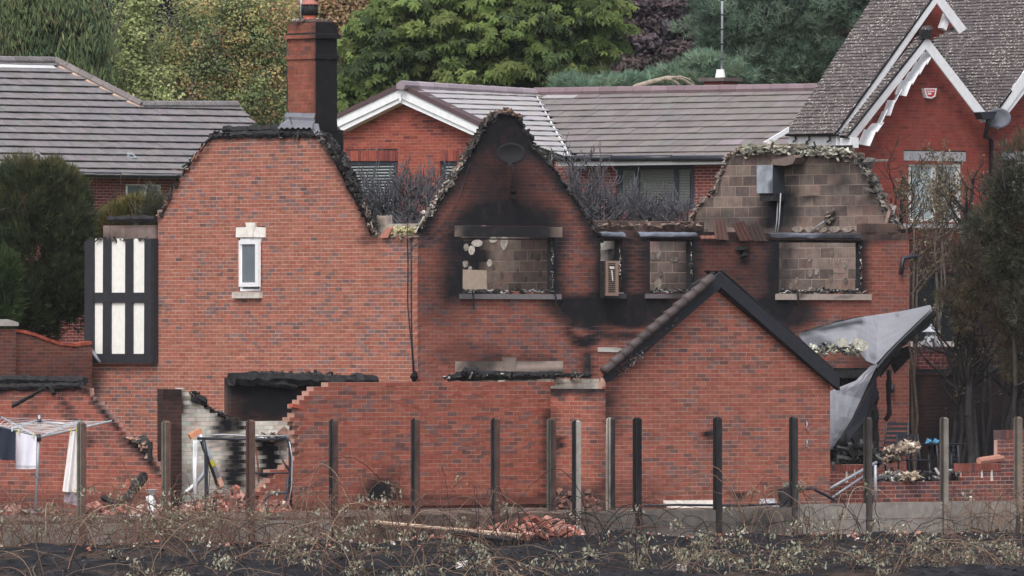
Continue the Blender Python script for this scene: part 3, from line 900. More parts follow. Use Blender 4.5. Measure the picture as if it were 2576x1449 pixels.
plbox('lead_flashing', RNB, -70, 160, 142, 172, .06, .0, M['white'], rd, soot=[('r', 60, 160, 140, 172, 60, .35)])
for (xx, yy) in ((95, 389), (331, 391), (592, 392), (735, 396)):
    e = plbox('roof_vent', RNB, xx - 13, yy - 7, xx + 15, yy + 6, .075, .01, M['alu'], rd)
    plbox('vent_grille', RNB, xx - 7, yy - 3, xx + 7, yy + 2, .085, .07, M['gutter'], e)
plbox('soffit_board', eave, -70, 438, 475, 450, -.02, -.42, M['board'], nb)
for a, b in ((-70, 118), (120, 300), (302, 475)):
    V, f = polytube([eave.px(a, 434 + (a + 70) * .018, .08), eave.px(b, 434 + (b + 70) * .018, .08)], .075, 8)
    mk('gutter', V, f, M['gutter'], nb, smooth=True)
def window(parent, pl, x0, y0, x1, y1, mull, fm, gm, fw=6, f=.0, dep=.12, name='window', rails=()):
    """frame bars round and between panes; panes are sub-parts"""
    fr = [plx for plx in ((x0, y0, x1, y0 + fw), (x0, y1 - fw, x1, y1))] + [(x0, y0 + fw, x0 + fw, y1 - fw), (x1 - fw, y0 + fw, x1, y1 - fw)]
    for mx in mull: fr.append((mx - fw / 2, y0 + fw, mx + fw / 2, y1 - fw))
    parts = []
    for a in fr:
        u0_, v1_ = pl.at(a[0], a[1]); u1_, v0_ = pl.at(a[2], a[3])
        parts.append((pbox(pl, u0_, u1_, v0_, v1_, f, f - .07)[0], BOXF))
    V, fc = join(parts)
    w = mk(name, V, fc, fm, parent)
    e = [x0 + fw] + sorted(mull) + [x1 - fw]
    for a, b in zip(e[:-1], e[1:]):
        plbox('pane', pl, a, y0 + fw, b, y1 - fw, f - .03, f - .045, gm, w)
    return w
w_ = window(nb, NBL, 316, 460, 406, 560, [368], M['white'], M['glass'], 7, -.03)
# grime-free rest of the neighbour's roof slope carries on behind the burnt gable

# ================================================================== bungalow behind
BA = -36.0
BG = wallplane(1005, 245, BA)
bu = thing('bungalow', 'red brick bungalow with white gable boards and brown grey roof behind the ruin', 'house', BG.px(1005, 640))
gsoldier = [[(868, 378), (1001, 378), (1001, 405), (868, 405)], [(1107, 378), (1235, 378), (1235, 405), (1107, 405)]]
gw = [[(868, 405), (1001, 405), (1001, 570), (868, 570)], [(1107, 405), (1235, 405), (1235, 570), (1107, 570)]]
bw = wall(bu, 'gable_wall', BG, [(858, 330), (1005, 236), (1216, 334), (1235, 345), (1235, 1060), (858, 1060)], 'bung', holes=gsoldier + gw, g=.075, L=.222, pick=150, pickbox=(860, 230, 1235, 540), joint=.008)
for q in gsoldier:      # upright bricks over each window
    n_ = int((q[1][0] - q[0][0]) / 6.6)
    for i in range(n_):
        x0 = q[0][0] + (q[1][0] - q[0][0]) * i / n_; x1 = q[0][0] + (q[1][0] - q[0][0]) * (i + 1) / n_
        cc_ = PAL['bung'][0 if R.rand() < .7 else 2]
        plbox('soldier_brick', BG, x0 + .4, q[0][1] + .4, x1 - .4, q[2][1], .004, -.1, M['brick'], bw, col=cc_ * math.exp(R.randn() * .12), soot=[])
def blinds(parent, pl, x0, y0, x1, y1, n, off, m):
    for k in range(n):
        y = y0 + (y1 - y0) * (k + .2) / n
        plbox('blind_slat', pl, x0, y, x1, y + (y1 - y0) / n * .24, off, off - .02, m, parent)
blindm = mat('blind', srgb(150, 158, 158), rough=.6, bump=0, var=.04)
for q in gw:
    w_ = window(bu, BG, q[0][0], q[0][1], q[1][0], q[2][1], [], M['slate'], M['darkglass'], 9, -.05)
    blinds(w_, BG, q[0][0] + 10, q[0][1] + 12, q[1][0] - 10, q[2][1] - 8, 19, -.073, blindm)
    plbox('window_back', BG, q[0][0], q[0][1], q[1][0], q[2][1], -.22, -.25, M['char'], bu)
# barge boards and verge
for side, out, inn in (('l', [(1006, 222), (845, 297), (850, 319), (1006, 246)], 0), ('r', [(1006, 222), (1216, 322), (1206, 338), (1006, 246)], 0)):
    prism('bargeboard', BG, out, .32, .28, M['board'], bu)
prism('verge', BG, [(1006, 209), (843, 288), (845, 298), (1006, 222)], .36, .0, M['newtile'], bu, col=srgb(84, 66, 70), soot=[])
prism('verge', BG, [(1006, 209), (1006, 222), (1216, 323), (1224, 316)], .36, .0, M['newtile'], bu, col=srgb(84, 66, 70), soot=[])
prism('soffit', BG, [(1006, 244), (850, 317), (860, 330), (1006, 258)], .28, .0, M['board'], bu)
prism('soffit', BG, [(1006, 244), (1206, 336), (1200, 345), (1006, 258)], .28, .0, M['board'], bu)
plbox('finial', BG, 1004, 236, 1008.5, 254, .36, .32, M['white'], bu)
plbox('ridge_end', BG, 997, 208, 1015, 224, .40, .30, M['newtile'], bu, col=srgb(140, 128, 138), soot=[])
ba = math.radians(BA)
bdir = np.array([math.cos(ba), math.sin(ba), 0]); bback = np.array([-math.sin(ba), math.cos(ba), 0])
p0 = BG.px(1006, 212, .3)
p1 = BG.px(1220, 318, .3)
vup = unit(p0 - p1)
SLP = Plane(p1, bback, vup)
if SLP.N[2] < 0: SLP = Plane(p1, -bback, vup)
lightt = srgb(170, 166, 168)  # glancing sky sheen of the gable's right slope, painted into the tile colour
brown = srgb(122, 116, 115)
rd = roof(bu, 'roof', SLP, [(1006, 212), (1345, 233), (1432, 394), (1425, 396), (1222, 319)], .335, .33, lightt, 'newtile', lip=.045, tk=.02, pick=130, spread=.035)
ridge(rd, SLP, [(1010, 214), (1345, 234)], .11, 9, srgb(150, 138, 146), 'newtile', off=.05)
BW = wallplane(1600, 250, BA)
EV = BW.shifted(.4)
uu, vv = EV.at(1600, 397)
pit = math.radians(27)
RBW = Plane(EV.pt(uu, vv), EV.U, bback * math.cos(pit) + np.array([0, 0, math.sin(pit)]))
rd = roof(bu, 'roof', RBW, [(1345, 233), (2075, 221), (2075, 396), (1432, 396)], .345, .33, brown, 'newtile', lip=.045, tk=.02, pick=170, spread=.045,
          light=[(1350, 228, 1440, 250, lightt * .95), (1553, 368, 1592, 380, lightt * .85), (1780, 362, 1840, 372, srgb(142, 131, 137))])  # first patch repeats the painted sky sheen beside the valley
ridge(rd, RBW, [(1345, 232), (2075, 221)], .115, 17, srgb(122, 104, 110), 'newtile', off=.05)
V, f = polytube([RBW.px(1343, 234, .11), RBW.px(1432, 392, .11)], .035, 5)
mk('valley_strip', V, f, M['board'], rd)
wall(bu, 'wall', BW, [(1395, 405), (1900, 404), (1900, 1060), (1395, 1060)], 'bung2', holes=[[(1549, 413), (1747, 412), (1747, 527), (1549, 527)]], g=.075, L=.222, pick=150, pickbox=(1395, 400, 1860, 560), joint=.013)
SW_ = Plane(BG.pt(*BG.at(1228, 640), -.02) * np.array([1, 1, 0]), bback, (0, 0, 1))
wall(bu, 'side_wall', SW_, [tuple(float(k_) for k_ in proj(SW_.pt(u_, z_))) for u_, z_ in ((.02, .3), (7.2, .3), (7.2, 6.6), (.02, 6.6))], 'bung2', g=.075, L=.222, joint=.010)
for a, b in ((1396, 1540), (1541, 1690), (1691, 1900)):
    V, f = polytube([EV.px(a, 399, .06), EV.px(b, 397.5, .06)], .075, 8)
    mk('gutter', V, f, M['gutter'], bu, smooth=True)
plbox('fascia', EV, 1400, 403, 1900, 412, .0, -.05, M['board'], bu)
w_ = window(bu, BW, 1549, 413, 1747, 527, [1600, 1698], M['slate'], M['darkglass'], 12, -.05)
blinds(w_, BW, 1566, 428, 1735, 514, 22, -.073, mat('dark_blind', srgb(112, 116, 112), rough=.6, bump=0, var=.04))
plbox('window_sill', BW, 1600, 519, 1700, 527, .05, -.05, M['alu'], w_)
# its chimney, pot and aerial pole
cb = np.array(P(1812, 222, 254))
V = wbox(cb + [0, 0, .02], .58, .58, .3, BA)
ch = mk('chimney', V, BOXF, M['brick'], bu, col=srgb(120, 66, 58), soot=0)
mk('chimney_cap', wbox(cb + [0, 0, .21], .78, .78, .09, BA), BOXF, M['concrete'], ch, col=srgb(96, 88, 88), soot=0)
V, f = polytube([cb + [0, -.0, .24], cb + [0, 0, .34], cb + [0, 0, .36], cb + [0, 0, .46]], [.13, .12, .11, .1], 10)
mk('chimney_pot', V, f, M['white'], ch, smooth=False)
ae = thing('aerial_pole', 'tall thin grey aerial pole rising from the bungalow chimney', 'aerial', cb + [.04, -.03, .46])
rod('pole', [cb + [.04, -.03, .46], cb + [.05, -.03, 3.2]], .032, M['alu'], ae)
for k in range(7):
    rod('band', [cb + [.043, -.03, .7 + k * .36], cb + [.043, -.03, .74 + k * .36]], .037, M['gutter'], ae)

# ================================================================== brick house on the right with steep lichened gables
RH = wallplane(2340, 228, 42)
rh = thing('brick_house', 'tall dark red brick house with steep lichened gables and white boards on the right', 'house', RH.px(2340, 900))
rwin = [[(2285, 409), (2421, 409), (2421, 562), (2285, 562)], [(2523, 405), (2600, 405), (2600, 525), (2523, 525)], [(2300, 690), (2420, 690), (2420, 905), (2300, 905)]]
lint = [[(2274, 380), (2430, 380), (2430, 406), (2274, 406)], [(2520, 380), (2605, 380), (2605, 404), (2520, 404)]]
burn = [('r', 2150, 640, 2640, 1000, 130, .8)]
wall(rh, 'wall', RH, [(2158, 372), (2172, 330), (2332, 112), (2482, 292), (2640, 100), (2640, 1130), (2158, 1130)], 'right', holes=rwin + lint, g=.075, L=.2205, pick=300, pickbox=(2165, 100, 2576, 400), joint=.009, soot=burn)
for q in lint:
    plbox('lintel', RH, q[0][0], q[0][1], q[1][0], q[2][1], .012, -.15, M['concrete'], rh, col=srgb(150, 150, 156), soot=[])
plbox('window_sill', RH, 2270, 562, 2432, 574, .06, -.1, M['concrete'], rh, col=srgb(150, 150, 154), soot=[])
plbox('window_lintel', RH, 2158, 384, 2174, 404, .012, -.12, M['concrete'], rh, col=srgb(160, 160, 164), soot=[])
cream = mat('old_white_frame', srgb(200, 198, 194), rough=.6, var=.1, bump=.1)
palegl = glassmat('curtained_glass', srgb(150, 164, 168), .2)
w_ = window(rh, RH, 2286, 410, 2420, 560, [2353], cream, palegl, 10, -.05)
w_ = window(rh, RH, 2524, 406, 2600, 524, [2562], cream, palegl, 8, -.05)
w_ = window(rh, RH, 2300, 690, 2420, 905, [2360], M['char'], M['darkglass'], 10, -.05)
c42 = np.array([math.cos(math.radians(42)), math.sin(math.radians(42)), 0])
RB = RH.shifted(-.50)          # bigger gable standing behind the small one
wall(rh, 'gable_wall', RB, [(2110, 380), (2110, 335), (2365, 0), (2410, 60), (2345, 100), (2180, 330), (2180, 380)], 'right', g=.075, L=.2205, joint=.009)
def barge(pl, apex, foot, w0, side, f=.36, t=.035, name='bargeboard', m='board', soot=None):
    (ax, ay), (fx, fy) = apex, foot
    return prism(name, pl, [(ax, ay), (fx, fy), (fx + side * w0 * .72, fy + w0 * .50), (ax, ay + w0 * 1.35)], f, f - t, M[m], rh, soot=soot)
barge(RB, (2358, -26), (2098, 337), 24, 1)
barge(RB, (2358, -26), (2432, 72), 26, -1)
barge(RH, (2329, 88), (2129, 342), 26, 1, soot=[('e', 2150, 350, 40, 40, .35)])
barge(RH, (2329, 88), (2490, 296), 26, -1)
barge(RH, (2600, 148), (2487, 300), 28, 1)
# soffits: torn boards curling off under the small gable, whole ones elsewhere
for k in range(9):
    tt = (k + .5) / 9
    x0 = 2325 - 165 * tt; y0 = 130 + 225 * tt
    a = R.uniform(-20, 20) if k > 2 else 0
    V = wbox(RH.px(x0 + 12, y0 + 4, .18), .36, .34, .016, 42 + a, R.uniform(-40, 25) if k > 2 else 0, -52 + a)
    mk('soffit_board', V, BOXF, M['board'], rh, label=None) if False else mk('soffit_board', V, BOXF, M['board'], rh)
prism('soffit', RH, [(2576, 205), (2500, 305), (2512, 318), (2600, 205)], .33, .02, M['board'], rh)
# left slope of the big gable, running back to the left
def back_slope(pl, foot, apex, off):
    a, b = pl.px(*foot, off), pl.px(*apex, off)
    U = np.array([math.sin(math.radians(42)), -math.cos(math.radians(42)), 0])
    return Plane(a, U, b - a)
S1 = back_slope(RB, (2098, 337), (2358, -26), .37)
dk = srgb(92, 85, 86)
rd = roof(rh, 'roof', S1, [(2099, 337), (2352, -18), (2204, -18), (1978, 337)], .105, .165, dk, 'plaintile', lip=.03, tk=.016, pick=200, pickbox=(1980, -20, 2380, 340), spread=.10, jig=.06)
S3 = back_slope(RH, (2487, 298), (2600, 148), .34)
rd = roof(rh, 'roof', S3, [(2490, 300), (2478, 290), (2340, 100), (2330, 60), (2366, -14), (2640, -14), (2640, 95), (2600, 146)], .105, .165, dk * .95, 'plaintile', lip=.03, tk=.016, pick=100, spread=.10, jig=.06)
S2 = back_slope(RH, (2129, 342), (2329, 88), .37)
rd = roof(rh, 'roof', S2, [(2129, 342), (2329, 88), (2311, 88), (2111, 342)], .105, .165, dk * .9, 'plaintile', lip=.03, tk=.016, spread=.12)
V, f = polytube([RH.px(2326, 76, .36), RH.px(2326, 76, -.1), RH.px(2345, 70, -.9), RH.px(2415, 66, -1.2)], .1, 6)
mk('ridge_tile', V, f, M['plaintile'], rd, col=dk, soot=0)
plbox('ridge_end', RH, 2318, 74, 2342, 98, .42, .34, M['char'], rh)
FA = Plane(RB.px(2108, 345, .30), (math.sin(math.radians(42)), -math.cos(math.radians(42)), 0), (0, 0, 1))
plbox('fascia', FA, 1984, 341, 2116, 371, .0, -.04, M['board'], rh, soot=[('e', 2030, 356, 30, 30, .5), ('r', 1984, 366, 2116, 372, 8, .4)])
plbox('fascia', RB, 2106, 341, 2172, 374, .34, .30, M['board'], rh, soot=[('r', 2150, 341, 2172, 374, 14, .5)])
V, f = polytube([FA.px(1978, 338, .08), FA.px(2112, 338, .08)], .05, 6)
mk('gutter', V, f, M['gutter'], rh, smooth=True)
for xx in (2000, 2034, 2086):
    V, f = polytube([FA.px(xx, 340, .03), FA.px(xx + 2, 352, .05), FA.px(xx - 6, 358, .09)], .022, 5)
    mk('gutter_bracket', V, f, M['gutter'], rh)
plbox('eave_end', RH, 2142, 346, 2160, 372, .40, .05, M['board'], rh)
# white barge of a lower roof peeping out at its left foot
prism('lower_bargeboard', RB, [(1922, 358), (1985, 320), (1985, 332), (1936, 362)], .5, .46, M['board'], rh)
# hopper and downpipe between the gables
hp = prism('hopper', RH, [(2466, 282), (2508, 280), (2500, 300), (2474, 300)], .62, .4, M['gutter'], rh)
rod('downpipe', [RH.px(2486, 300, .5), RH.px(2484, 322, .42), RH.px(2478, 342, .25), RH.px(2494, 352, .12), RH.px(2494, 560, .12)], .055, M['gutter'], rh, sides=8)
ab = thing('alarm_box', 'white and red alarm box high on the brick gable', 'alarm box', RH.px(2342, 250))
prism('case', RH, [(2325, 222), (2357, 222), (2353, 243), (2343, 248), (2331, 246)], .10, .0, M['white'], ab)
pp = prism('panel', RH, [(2329, 225), (2353, 225), (2350, 240), (2343, 244), (2334, 242)], .106, .09, M['plastic'], ab, col=srgb(196, 52, 58))
for (a, b, c_, d_) in ((2332, 228, 2350, 231), (2334, 233, 2343, 238)):
    plbox('lettering', RH, a, b, c_, d_, .109, .104, M['white'], pp)
# torn end of light over the big gable
mk('wall_lamp', wbox(RB.px(2376, 55, .2), .14, .14, .36, 42, 0, 25), BOXF, M['white'], rh)

def dish(name, label, pl, cx, cy, rx, ry, off, col, armcol):
    """shallow oval reflector with rim thickness, feed arm and bracket"""
    c = pl.px(cx, cy, off)
    m_ = Z_ = np.dot(c, [0, 1, 0]) / F
    t = thing(name, label, 'satellite dish', c)
    n1, nr = 28, 5
    V = []; fc = []
    nrm = unit(np.array([-.10, -1, -.02])); ax = unit(np.cross(nrm, [0, 0, 1])) * -1; up = np.cross(ax, nrm) * -1
    if ax[0] < 0: ax = -ax
    up = unit(np.cross(ax, nrm)); up = up if up[2] > 0 else -up
    for side in (0, 1):
        for r in range(nr):
            q = (r + .0) / (nr - 1)
            for k in range(n1):
                th = 2 * math.pi * k / n1
                V.append(c + ax * math.cos(th) * rx * m_ * q + up * math.sin(th) * ry * m_ * q + nrm * ((q * q) * .07 - .03 - side * .012))
    o_ = nr * n1
    for r in range(nr - 1):
        for k in range(n1):
            a, b = r * n1 + k, r * n1 + (k + 1) % n1
            fc.append((a, a + n1, b + n1, b)); fc.append((o_ + a, o_ + b, o_ + b + n1, o_ + a + n1))
    for k in range(n1):
        a, b = (nr - 1) * n1 + k, (nr - 1) * n1 + (k + 1) % n1
        fc.append((a, o_ + a, o_ + b, b))
    mk('reflector', np.array(V), fc, M['dish'], t, col=col, smooth=True)
    bot = c - up * ry * m_ * .95
    V, f = join([polytube([bot + nrm * .0, bot + nrm * .28 - up * .05], .014, 5)])
    mk('feed_arm', V, f, M['plastic'], t, col=armcol)
    mk('receiver', wbox(bot + nrm * .30 - up * .0, .06, .10, .07), BOXF, M['plastic'], t, col=armcol)
    V, f = join([polytube([c - nrm * .04, pl.px(cx, cy + 4, .0)], .022, 6)])
    mk('bracket', V, f, M['plastic'], t, col=armcol)
    return t
dish('satellite_dish', 'grey oval satellite dish beside the downpipe of the right brick house', RH, 2512, 297, 32, 25.5, .55, srgb(104, 108, 118), srgb(60, 62, 68))

# ================================================================== garden walls and hedge on the left
GW = wallplane(40, 206, ANG)
gwl = thing('garden_wall', 'weathered brick garden wall with a dipping top below the big conifer', 'wall', GW.px(110, 980))
curve = [(38, 836), (60, 838), (90, 846), (120, 858), (150, 868), (190, 872), (232, 866)]
wall(gwl, 'brick_panel', GW, curve + [(232, 1120), (38, 1120)], 'dim', g=.072, L=.215, pick=300, pickbox=(30, 830, 230, 960), soot=[('r', -20, 940, 240, 1000, 60, .3)])
q = [GW.px(x_, y_, .0) for x_, y_ in curve]
for a, b in zip(curve[:-1], curve[1:]):
    for k in range(3):
        xa, xb = a[0] + (b[0] - a[0]) * k / 3, a[0] + (b[0] - a[0]) * (k + 1) / 3
        ya, yb = a[1] + (b[1] - a[1]) * k / 3, a[1] + (b[1] - a[1]) * (k + 1) / 3
        prism('coping_brick', GW, [(xa + .4, ya - 8), (xb - .4, yb - 8), (xb - .4, yb), (xa + .4, ya)], .03, -.25, M['brick'], gwl, col=srgb(146, 78, 64) * math.exp(R.randn() * .15), soot=[])
PR = GW.shifted(.12)
gp = thing('brick_pier', 'brick gate pier with pale stone cap at the far left edge', 'pier', PR.px(10, 980))
wall(gp, 'shaft', PR, [(-40, 826), (39, 826), (39, 1120), (-40, 1120)], 'dim', g=.072, L=.215, th=.4, pick=0)
prism('cap', PR, [(-50, 820), (47, 820), (47, 811), (20, 803), (-50, 803)], .06, -.5, M['stone'], gp, col=srgb(176, 174, 172), soot=[('e', 10, 812, 60, 12, .3)])

def bush(name, label, lobes, Z, depth, ncl, per, size, cols, cat='shrub', group=None, tipcol=None, stem=True, up=.9, scol=(.06, .042, .034)):
    bx = lobes[0][0]; b = P(bx, 0, Z)
    t = thing(name, label, cat, (b[0], b[1], gz(b[0], b[1])), group)
    C, v, k = lobes_points(lobes, Z, ncl, depth, .45)
    cc = pickcol(ncl, cols, .16)
    if tipcol is not None:
        hi = np.clip(v[:, 2] * 1.6 - .75, 0, 1)[:, None] * R.uniform(.3, 1, (ncl, 1))
        cc = cc * (1 - hi) + np.asarray(tipcol) * hi
    idx = np.repeat(np.arange(ncl), per)
    w = rnd_unit(len(idx))
    p = C[idx] + w * .16
    ax = np.tile([0, -.2, up], (len(idx), 1)) + v[idx] * .8 + w * .35
    V, f = tufts(p, ax / np.linalg.norm(ax, axis=1, keepdims=True), size * R.uniform(.6, 1.3, len(idx)), 6, .11, .33)
    c = cc[idx] * np.exp(R.randn(len(idx)) * .14)[:, None]
    mk('foliage', V, f, M['needle'], t, col=np.repeat(c, len(V) // len(p), 0))
    if stem:
        trunk('stem', t, (b[0], b[1], gz(b[0], b[1]) - .1), (b[0], b[1], C[:, 2].max() - .5), .06, scol, limbs=6, rng=np.random.RandomState(4), spread=1.2)
    return t
bush('conifer_bush', 'big rounded dark conifer with golden brown tips behind the garden wall', [(105, 640, 128, 205), (110, 520, 105, 110), (90, 760, 130, 90), (-30, 640, 80, 180), (60, 450, 60, 42), (130, 450, 50, 40), (175, 560, 50, 120), (180, 700, 55, 120)], 212, 1.1, 900, 30, .17,
     [(.060, .078, .036), (.046, .064, .032), (.075, .088, .042), (.036, .052, .028)], tipcol=(.17, .14, .06), cat='conifer')
bush('conifer_bush', 'green base shoots of conifer at the far left edge', [(0, 760, 45, 90), (10, 690, 30, 60)], 210.5, .5, 120, 24, .15, [(.060, .090, .032), (.05, .078, .03)], cat='conifer', stem=False)
bush('golden_shrub', 'small yellow green conifer shrub behind the charred roof edge', [(330, 545, 50, 34), (360, 535, 44, 30), (290, 565, 40, 36), (270, 590, 30, 50)], 214, .5, 240, 26, .14,
     [(.14, .13, .035), (.11, .11, .035), (.17, .15, .05)], tipcol=(.22, .17, .06))
bush('singed_shrub', 'grey green singed shrub crossing the white window', [(388, 492, 14, 26), (404, 516, 26, 18), (390, 545, 46, 18)], 213.5, .4, 44, 20, .12, [(.13, .13, .085), (.10, .105, .075)])
# ================================================================== the burnt house: two gabled walls meeting at one corner
RW = wallplane(1050, 200, ANG)        # window front, runs away to the right
LW = Plane(RW.O, (math.cos(math.radians(ANL)), math.sin(math.radians(ANL)), 0), (0, 0, 1))   # gable end, runs away to the left
H = thing('burnt_house', 'roofless fire gutted red brick house with two standing gables', 'house', (RW.O[0], RW.O[1], YARD))
DOWN = 1330
sootL = [('l', [(812, 345), (870, 430), (905, 500), (940, 575)], 20, .92), ('l', [(540, 347), (825, 343)], 9, .75), ('l', [(400, 545), (535, 345)], 9, .55),
         ('e', 930, 600, 40, 16, .5), ('r', 640, 1060, 1000, 1100, 60, .25), ('e', 240, 960, 30, 40, .4), ('e', 1010, 605, 34, 10, .4)]
lw = wall(H, 'gable_wall', LW,
          [(222, DOWN), (222, 916), (386, 916), (386, 600), (398, 598), (398, 545), (420, 512), (455, 445), (490, 392), (518, 358), (533, 345), (812, 341), (830, 384), (855, 434), (888, 502), (918, 552), (934, 598), (1050, 598), (1050, DOWN)],
          'light', holes=[[(592, 566), (667, 566), (667, 597), (592, 597)], [(600, 597), (656, 597), (656, 734), (600, 734)]], g=.0752, L=.2165, soot=sootL, pick=150, pickbox=(600, 600, 1050, 940), joint=.0105)
sootR = [('l', [(1062, 575), (1130, 465), (1182, 390), (1216, 330), (1275, 285)], 34, .97), ('l', [(1300, 300), (1345, 370), (1400, 440), (1450, 510), (1505, 600)], 22, .95),
         ('e', 1278, 566, 160, 62, .97, .9), ('r', 1180, 550, 1380, 600, 60, .8), ('e', 1262, 450, 130, 160, .6, 1.1), ('e', 1225, 480, 90, 130, .5, 1.0), ('e', 1285, 350, 84, 70, .8, .9), ('e', 1350, 470, 90, 110, .4, 1.0), ('r', 1500, 600, 1960, 800, 60, .18),
         ('r', 1140, 600, 1162, 740, 50, .9), ('r', 1392, 600, 1406, 740, 36, .92),
         ('r', 1050, 600, 1130, 800, 40, .22), ('e', 1545, 772, 190, 40, 1.0, .6), ('e', 1440, 800, 60, 30, .6), ('l', [(1438, 812), (1432, 838), (1445, 858), (1475, 864), (1496, 850), (1492, 822), (1470, 806), (1440, 810)], 13, .95), ('e', 1478, 848, 14, 9, .8), ('r', 1500, 802, 1640, 816, 14, .75), ('e', 1478, 812, 44, 12, .8), ('e', 1520, 838, 20, 18, .7), ('e', 1585, 842, 26, 10, .7), ('e', 1476, 860, 30, 12, .6), ('e', 1420, 770, 70, 44, .4),
         ('e', 1600, 800, 90, 30, .7), ('e', 1555, 850, 40, 14, .6), ('r', 1505, 600, 1960, 700, 90, .42), ('r', 1470, 885, 1482, 960, 14, .85), ('e', 1180, 890, 110, 40, .35), ('e', 1300, 905, 130, 20, .45),
         ('r', 1500, 600, 1512, 760, 16, .8), ('r', 1562, 600, 1582, 740, 14, .8), ('r', 1616, 600, 1634, 740, 14, .7), ('r', 1742, 600, 1752, 740, 16, .8),
         ('r', 1936, 600, 1958, 740, 22, .8), ('r', 2168, 600, 2182, 740, 14, .8), ('e', 1960, 790, 120, 60, .85), ('e', 1872, 638, 14, 36, .9), ('e', 1900, 720, 110, 80, .3),
         ('r', 1505, 598, 2287, 606, 8, .5), ('r', 2080, 930, 2290, 1180, 30, .25), ('e', 2200, 900, 90, 50, .55), ('e', 1120, 760, 100, 90, .2)]
rwin_ = [[(1161, 597), (1395, 597), (1395, 738), (1161, 738)], [(1511, 597), (1565, 597), (1565, 742), (1511, 742)], [(1632, 597), (1745, 597), (1745, 738), (1632, 738)],
         [(1957, 604), (2171, 604), (2171, 738), (1957, 738)]]
rl_ = [[(1143, 568), (1413, 568), (1413, 597), (1143, 597)], [(1145, 908), (1415, 908), (1415, 936), (1145, 936)]]
door = [[(2098, 930), (2206, 930), (2206, 1300), (2098, 1300)], [(1160, 936), (1400, 936), (1400, 1300), (1160, 1300)]]
rw = wall(H, 'front_wall', RW,
          [(1050, DOWN), (1050, 598), (1066, 570), (1078, 545), (1130, 462), (1180, 392), (1214, 332), (1232, 302), (1244, 290), (1256, 282), (1300, 284), (1306, 302), (1345, 372), (1400, 442), (1450, 512), (1505, 598), (2287, 604), (2287, DOWN)],
          'front', holes=rwin_ + rl_ + door, g=.0752, L=.2165, soot=sootR, pick=150, pickbox=(1050, 600, 1420, 960), joint=.0105)
# the orange quoin-side of the corner where the two walls meet is clean brick; stone dressings
def stone(name, pl, x0, y0, x1, y1, col, soot, f=.02, b=-.12, par=H, pts=None):
    if pts: return prism(name, pl, pts, f, b, M['stone'], par, col=col, soot=soot)
    return plbox(name, pl, x0, y0, x1, y1, f, b, M['stone'], par, col=col, soot=soot)
def stone_run(name, pl, x0, y0, x1, y1, n, col, soot, f=.02, b=-.12, par=H):
    """long dressed stone cut into short lengths so that the burn marks fade along it"""
    parts = []
    u0, v1 = pl.at(x0, y0); u1, v0 = pl.at(x1, y1)
    e = np.linspace(u0, u1, n + 1)
    V = []
    for v in (v0, (v0 + v1) / 2, v1):
        for u in e: V.append(pl.pt(u, v, f))
    k = n + 1
    fc = [(r * k + i, r * k + i + 1, (r + 1) * k + i + 1, (r + 1) * k + i) for r in range(2) for i in range(n)]
    o = len(V)
    V += [pl.pt(u0, v0, b), pl.pt(u1, v0, b), pl.pt(u1, v1, b), pl.pt(u0, v1, b)]
    fc += [tuple([o, o + 1] + list(range(n, -1, -1))), tuple([o + 2, o + 3] + list(range(2 * k, 3 * k))), (0, k, 2 * k, o + 3, o), (n, o + 1, o + 2, 2 * k + n, k + n), (o, o + 3, o + 2, o + 1)]
    return mk(name, np.array(V), fc, M['stone'], par, col=col, soot=soot_at(np.array(V), soot))
stc = srgb(168, 158, 148)
stone_run('lintel', RW, 1143, 568, 1413, 597, 24, srgb(150, 132, 120), [('r', 1180, 560, 1375, 600, 55, 1.0)])
stone_run('window_sill', RW, 1155, 739, 1407, 753, 12, srgb(112, 108, 110), [('r', 1155, 738, 1200, 752, 30, .35)], .07, -.06)
stone_run('lintel', RW, 1145, 909, 1415, 936, 24, srgb(166, 150, 140), [('e', 1210, 915, 60, 22, .75), ('e', 1330, 905, 50, 14, .5), ('r', 1140, 930, 1420, 936, 6, .6), ('e', 1400, 938, 30, 20, .7)])
prism('keystone', RW, [(1266, 899), (1300, 899), (1293, 937), (1272, 937)], .05, -.1, M['stone'], H, col=srgb(146, 132, 124), soot=[('e', 1282, 905, 22, 22, .6)])
stone_run('window_sill', RW, 1622, 739, 1758, 751, 8, srgb(108, 100, 102), [('r', 1690, 738, 1758, 752, 30, .6)], .07, -.06)
stone_run('window_sill', RW, 1512, 738, 1570, 751, 5, srgb(84, 80, 84), [('r', 1512, 738, 1560, 752, 30, .6)], .07, -.06)
stone_run('window_sill', RW, 1950, 739, 2187, 755, 12, srgb(160, 148, 140), [('e', 2015, 745, 14, 12, .7), ('e', 2120, 742, 20, 8, .5)], .07, -.06)
prism('stone_shard', RW, [(1506, 874), (1550, 873), (1566, 878), (1560, 886), (1506, 885)], .03, -.02, M['stone'], H, col=srgb(190, 184, 178), soot=[('e', 1535, 874, 20, 8, .5)])
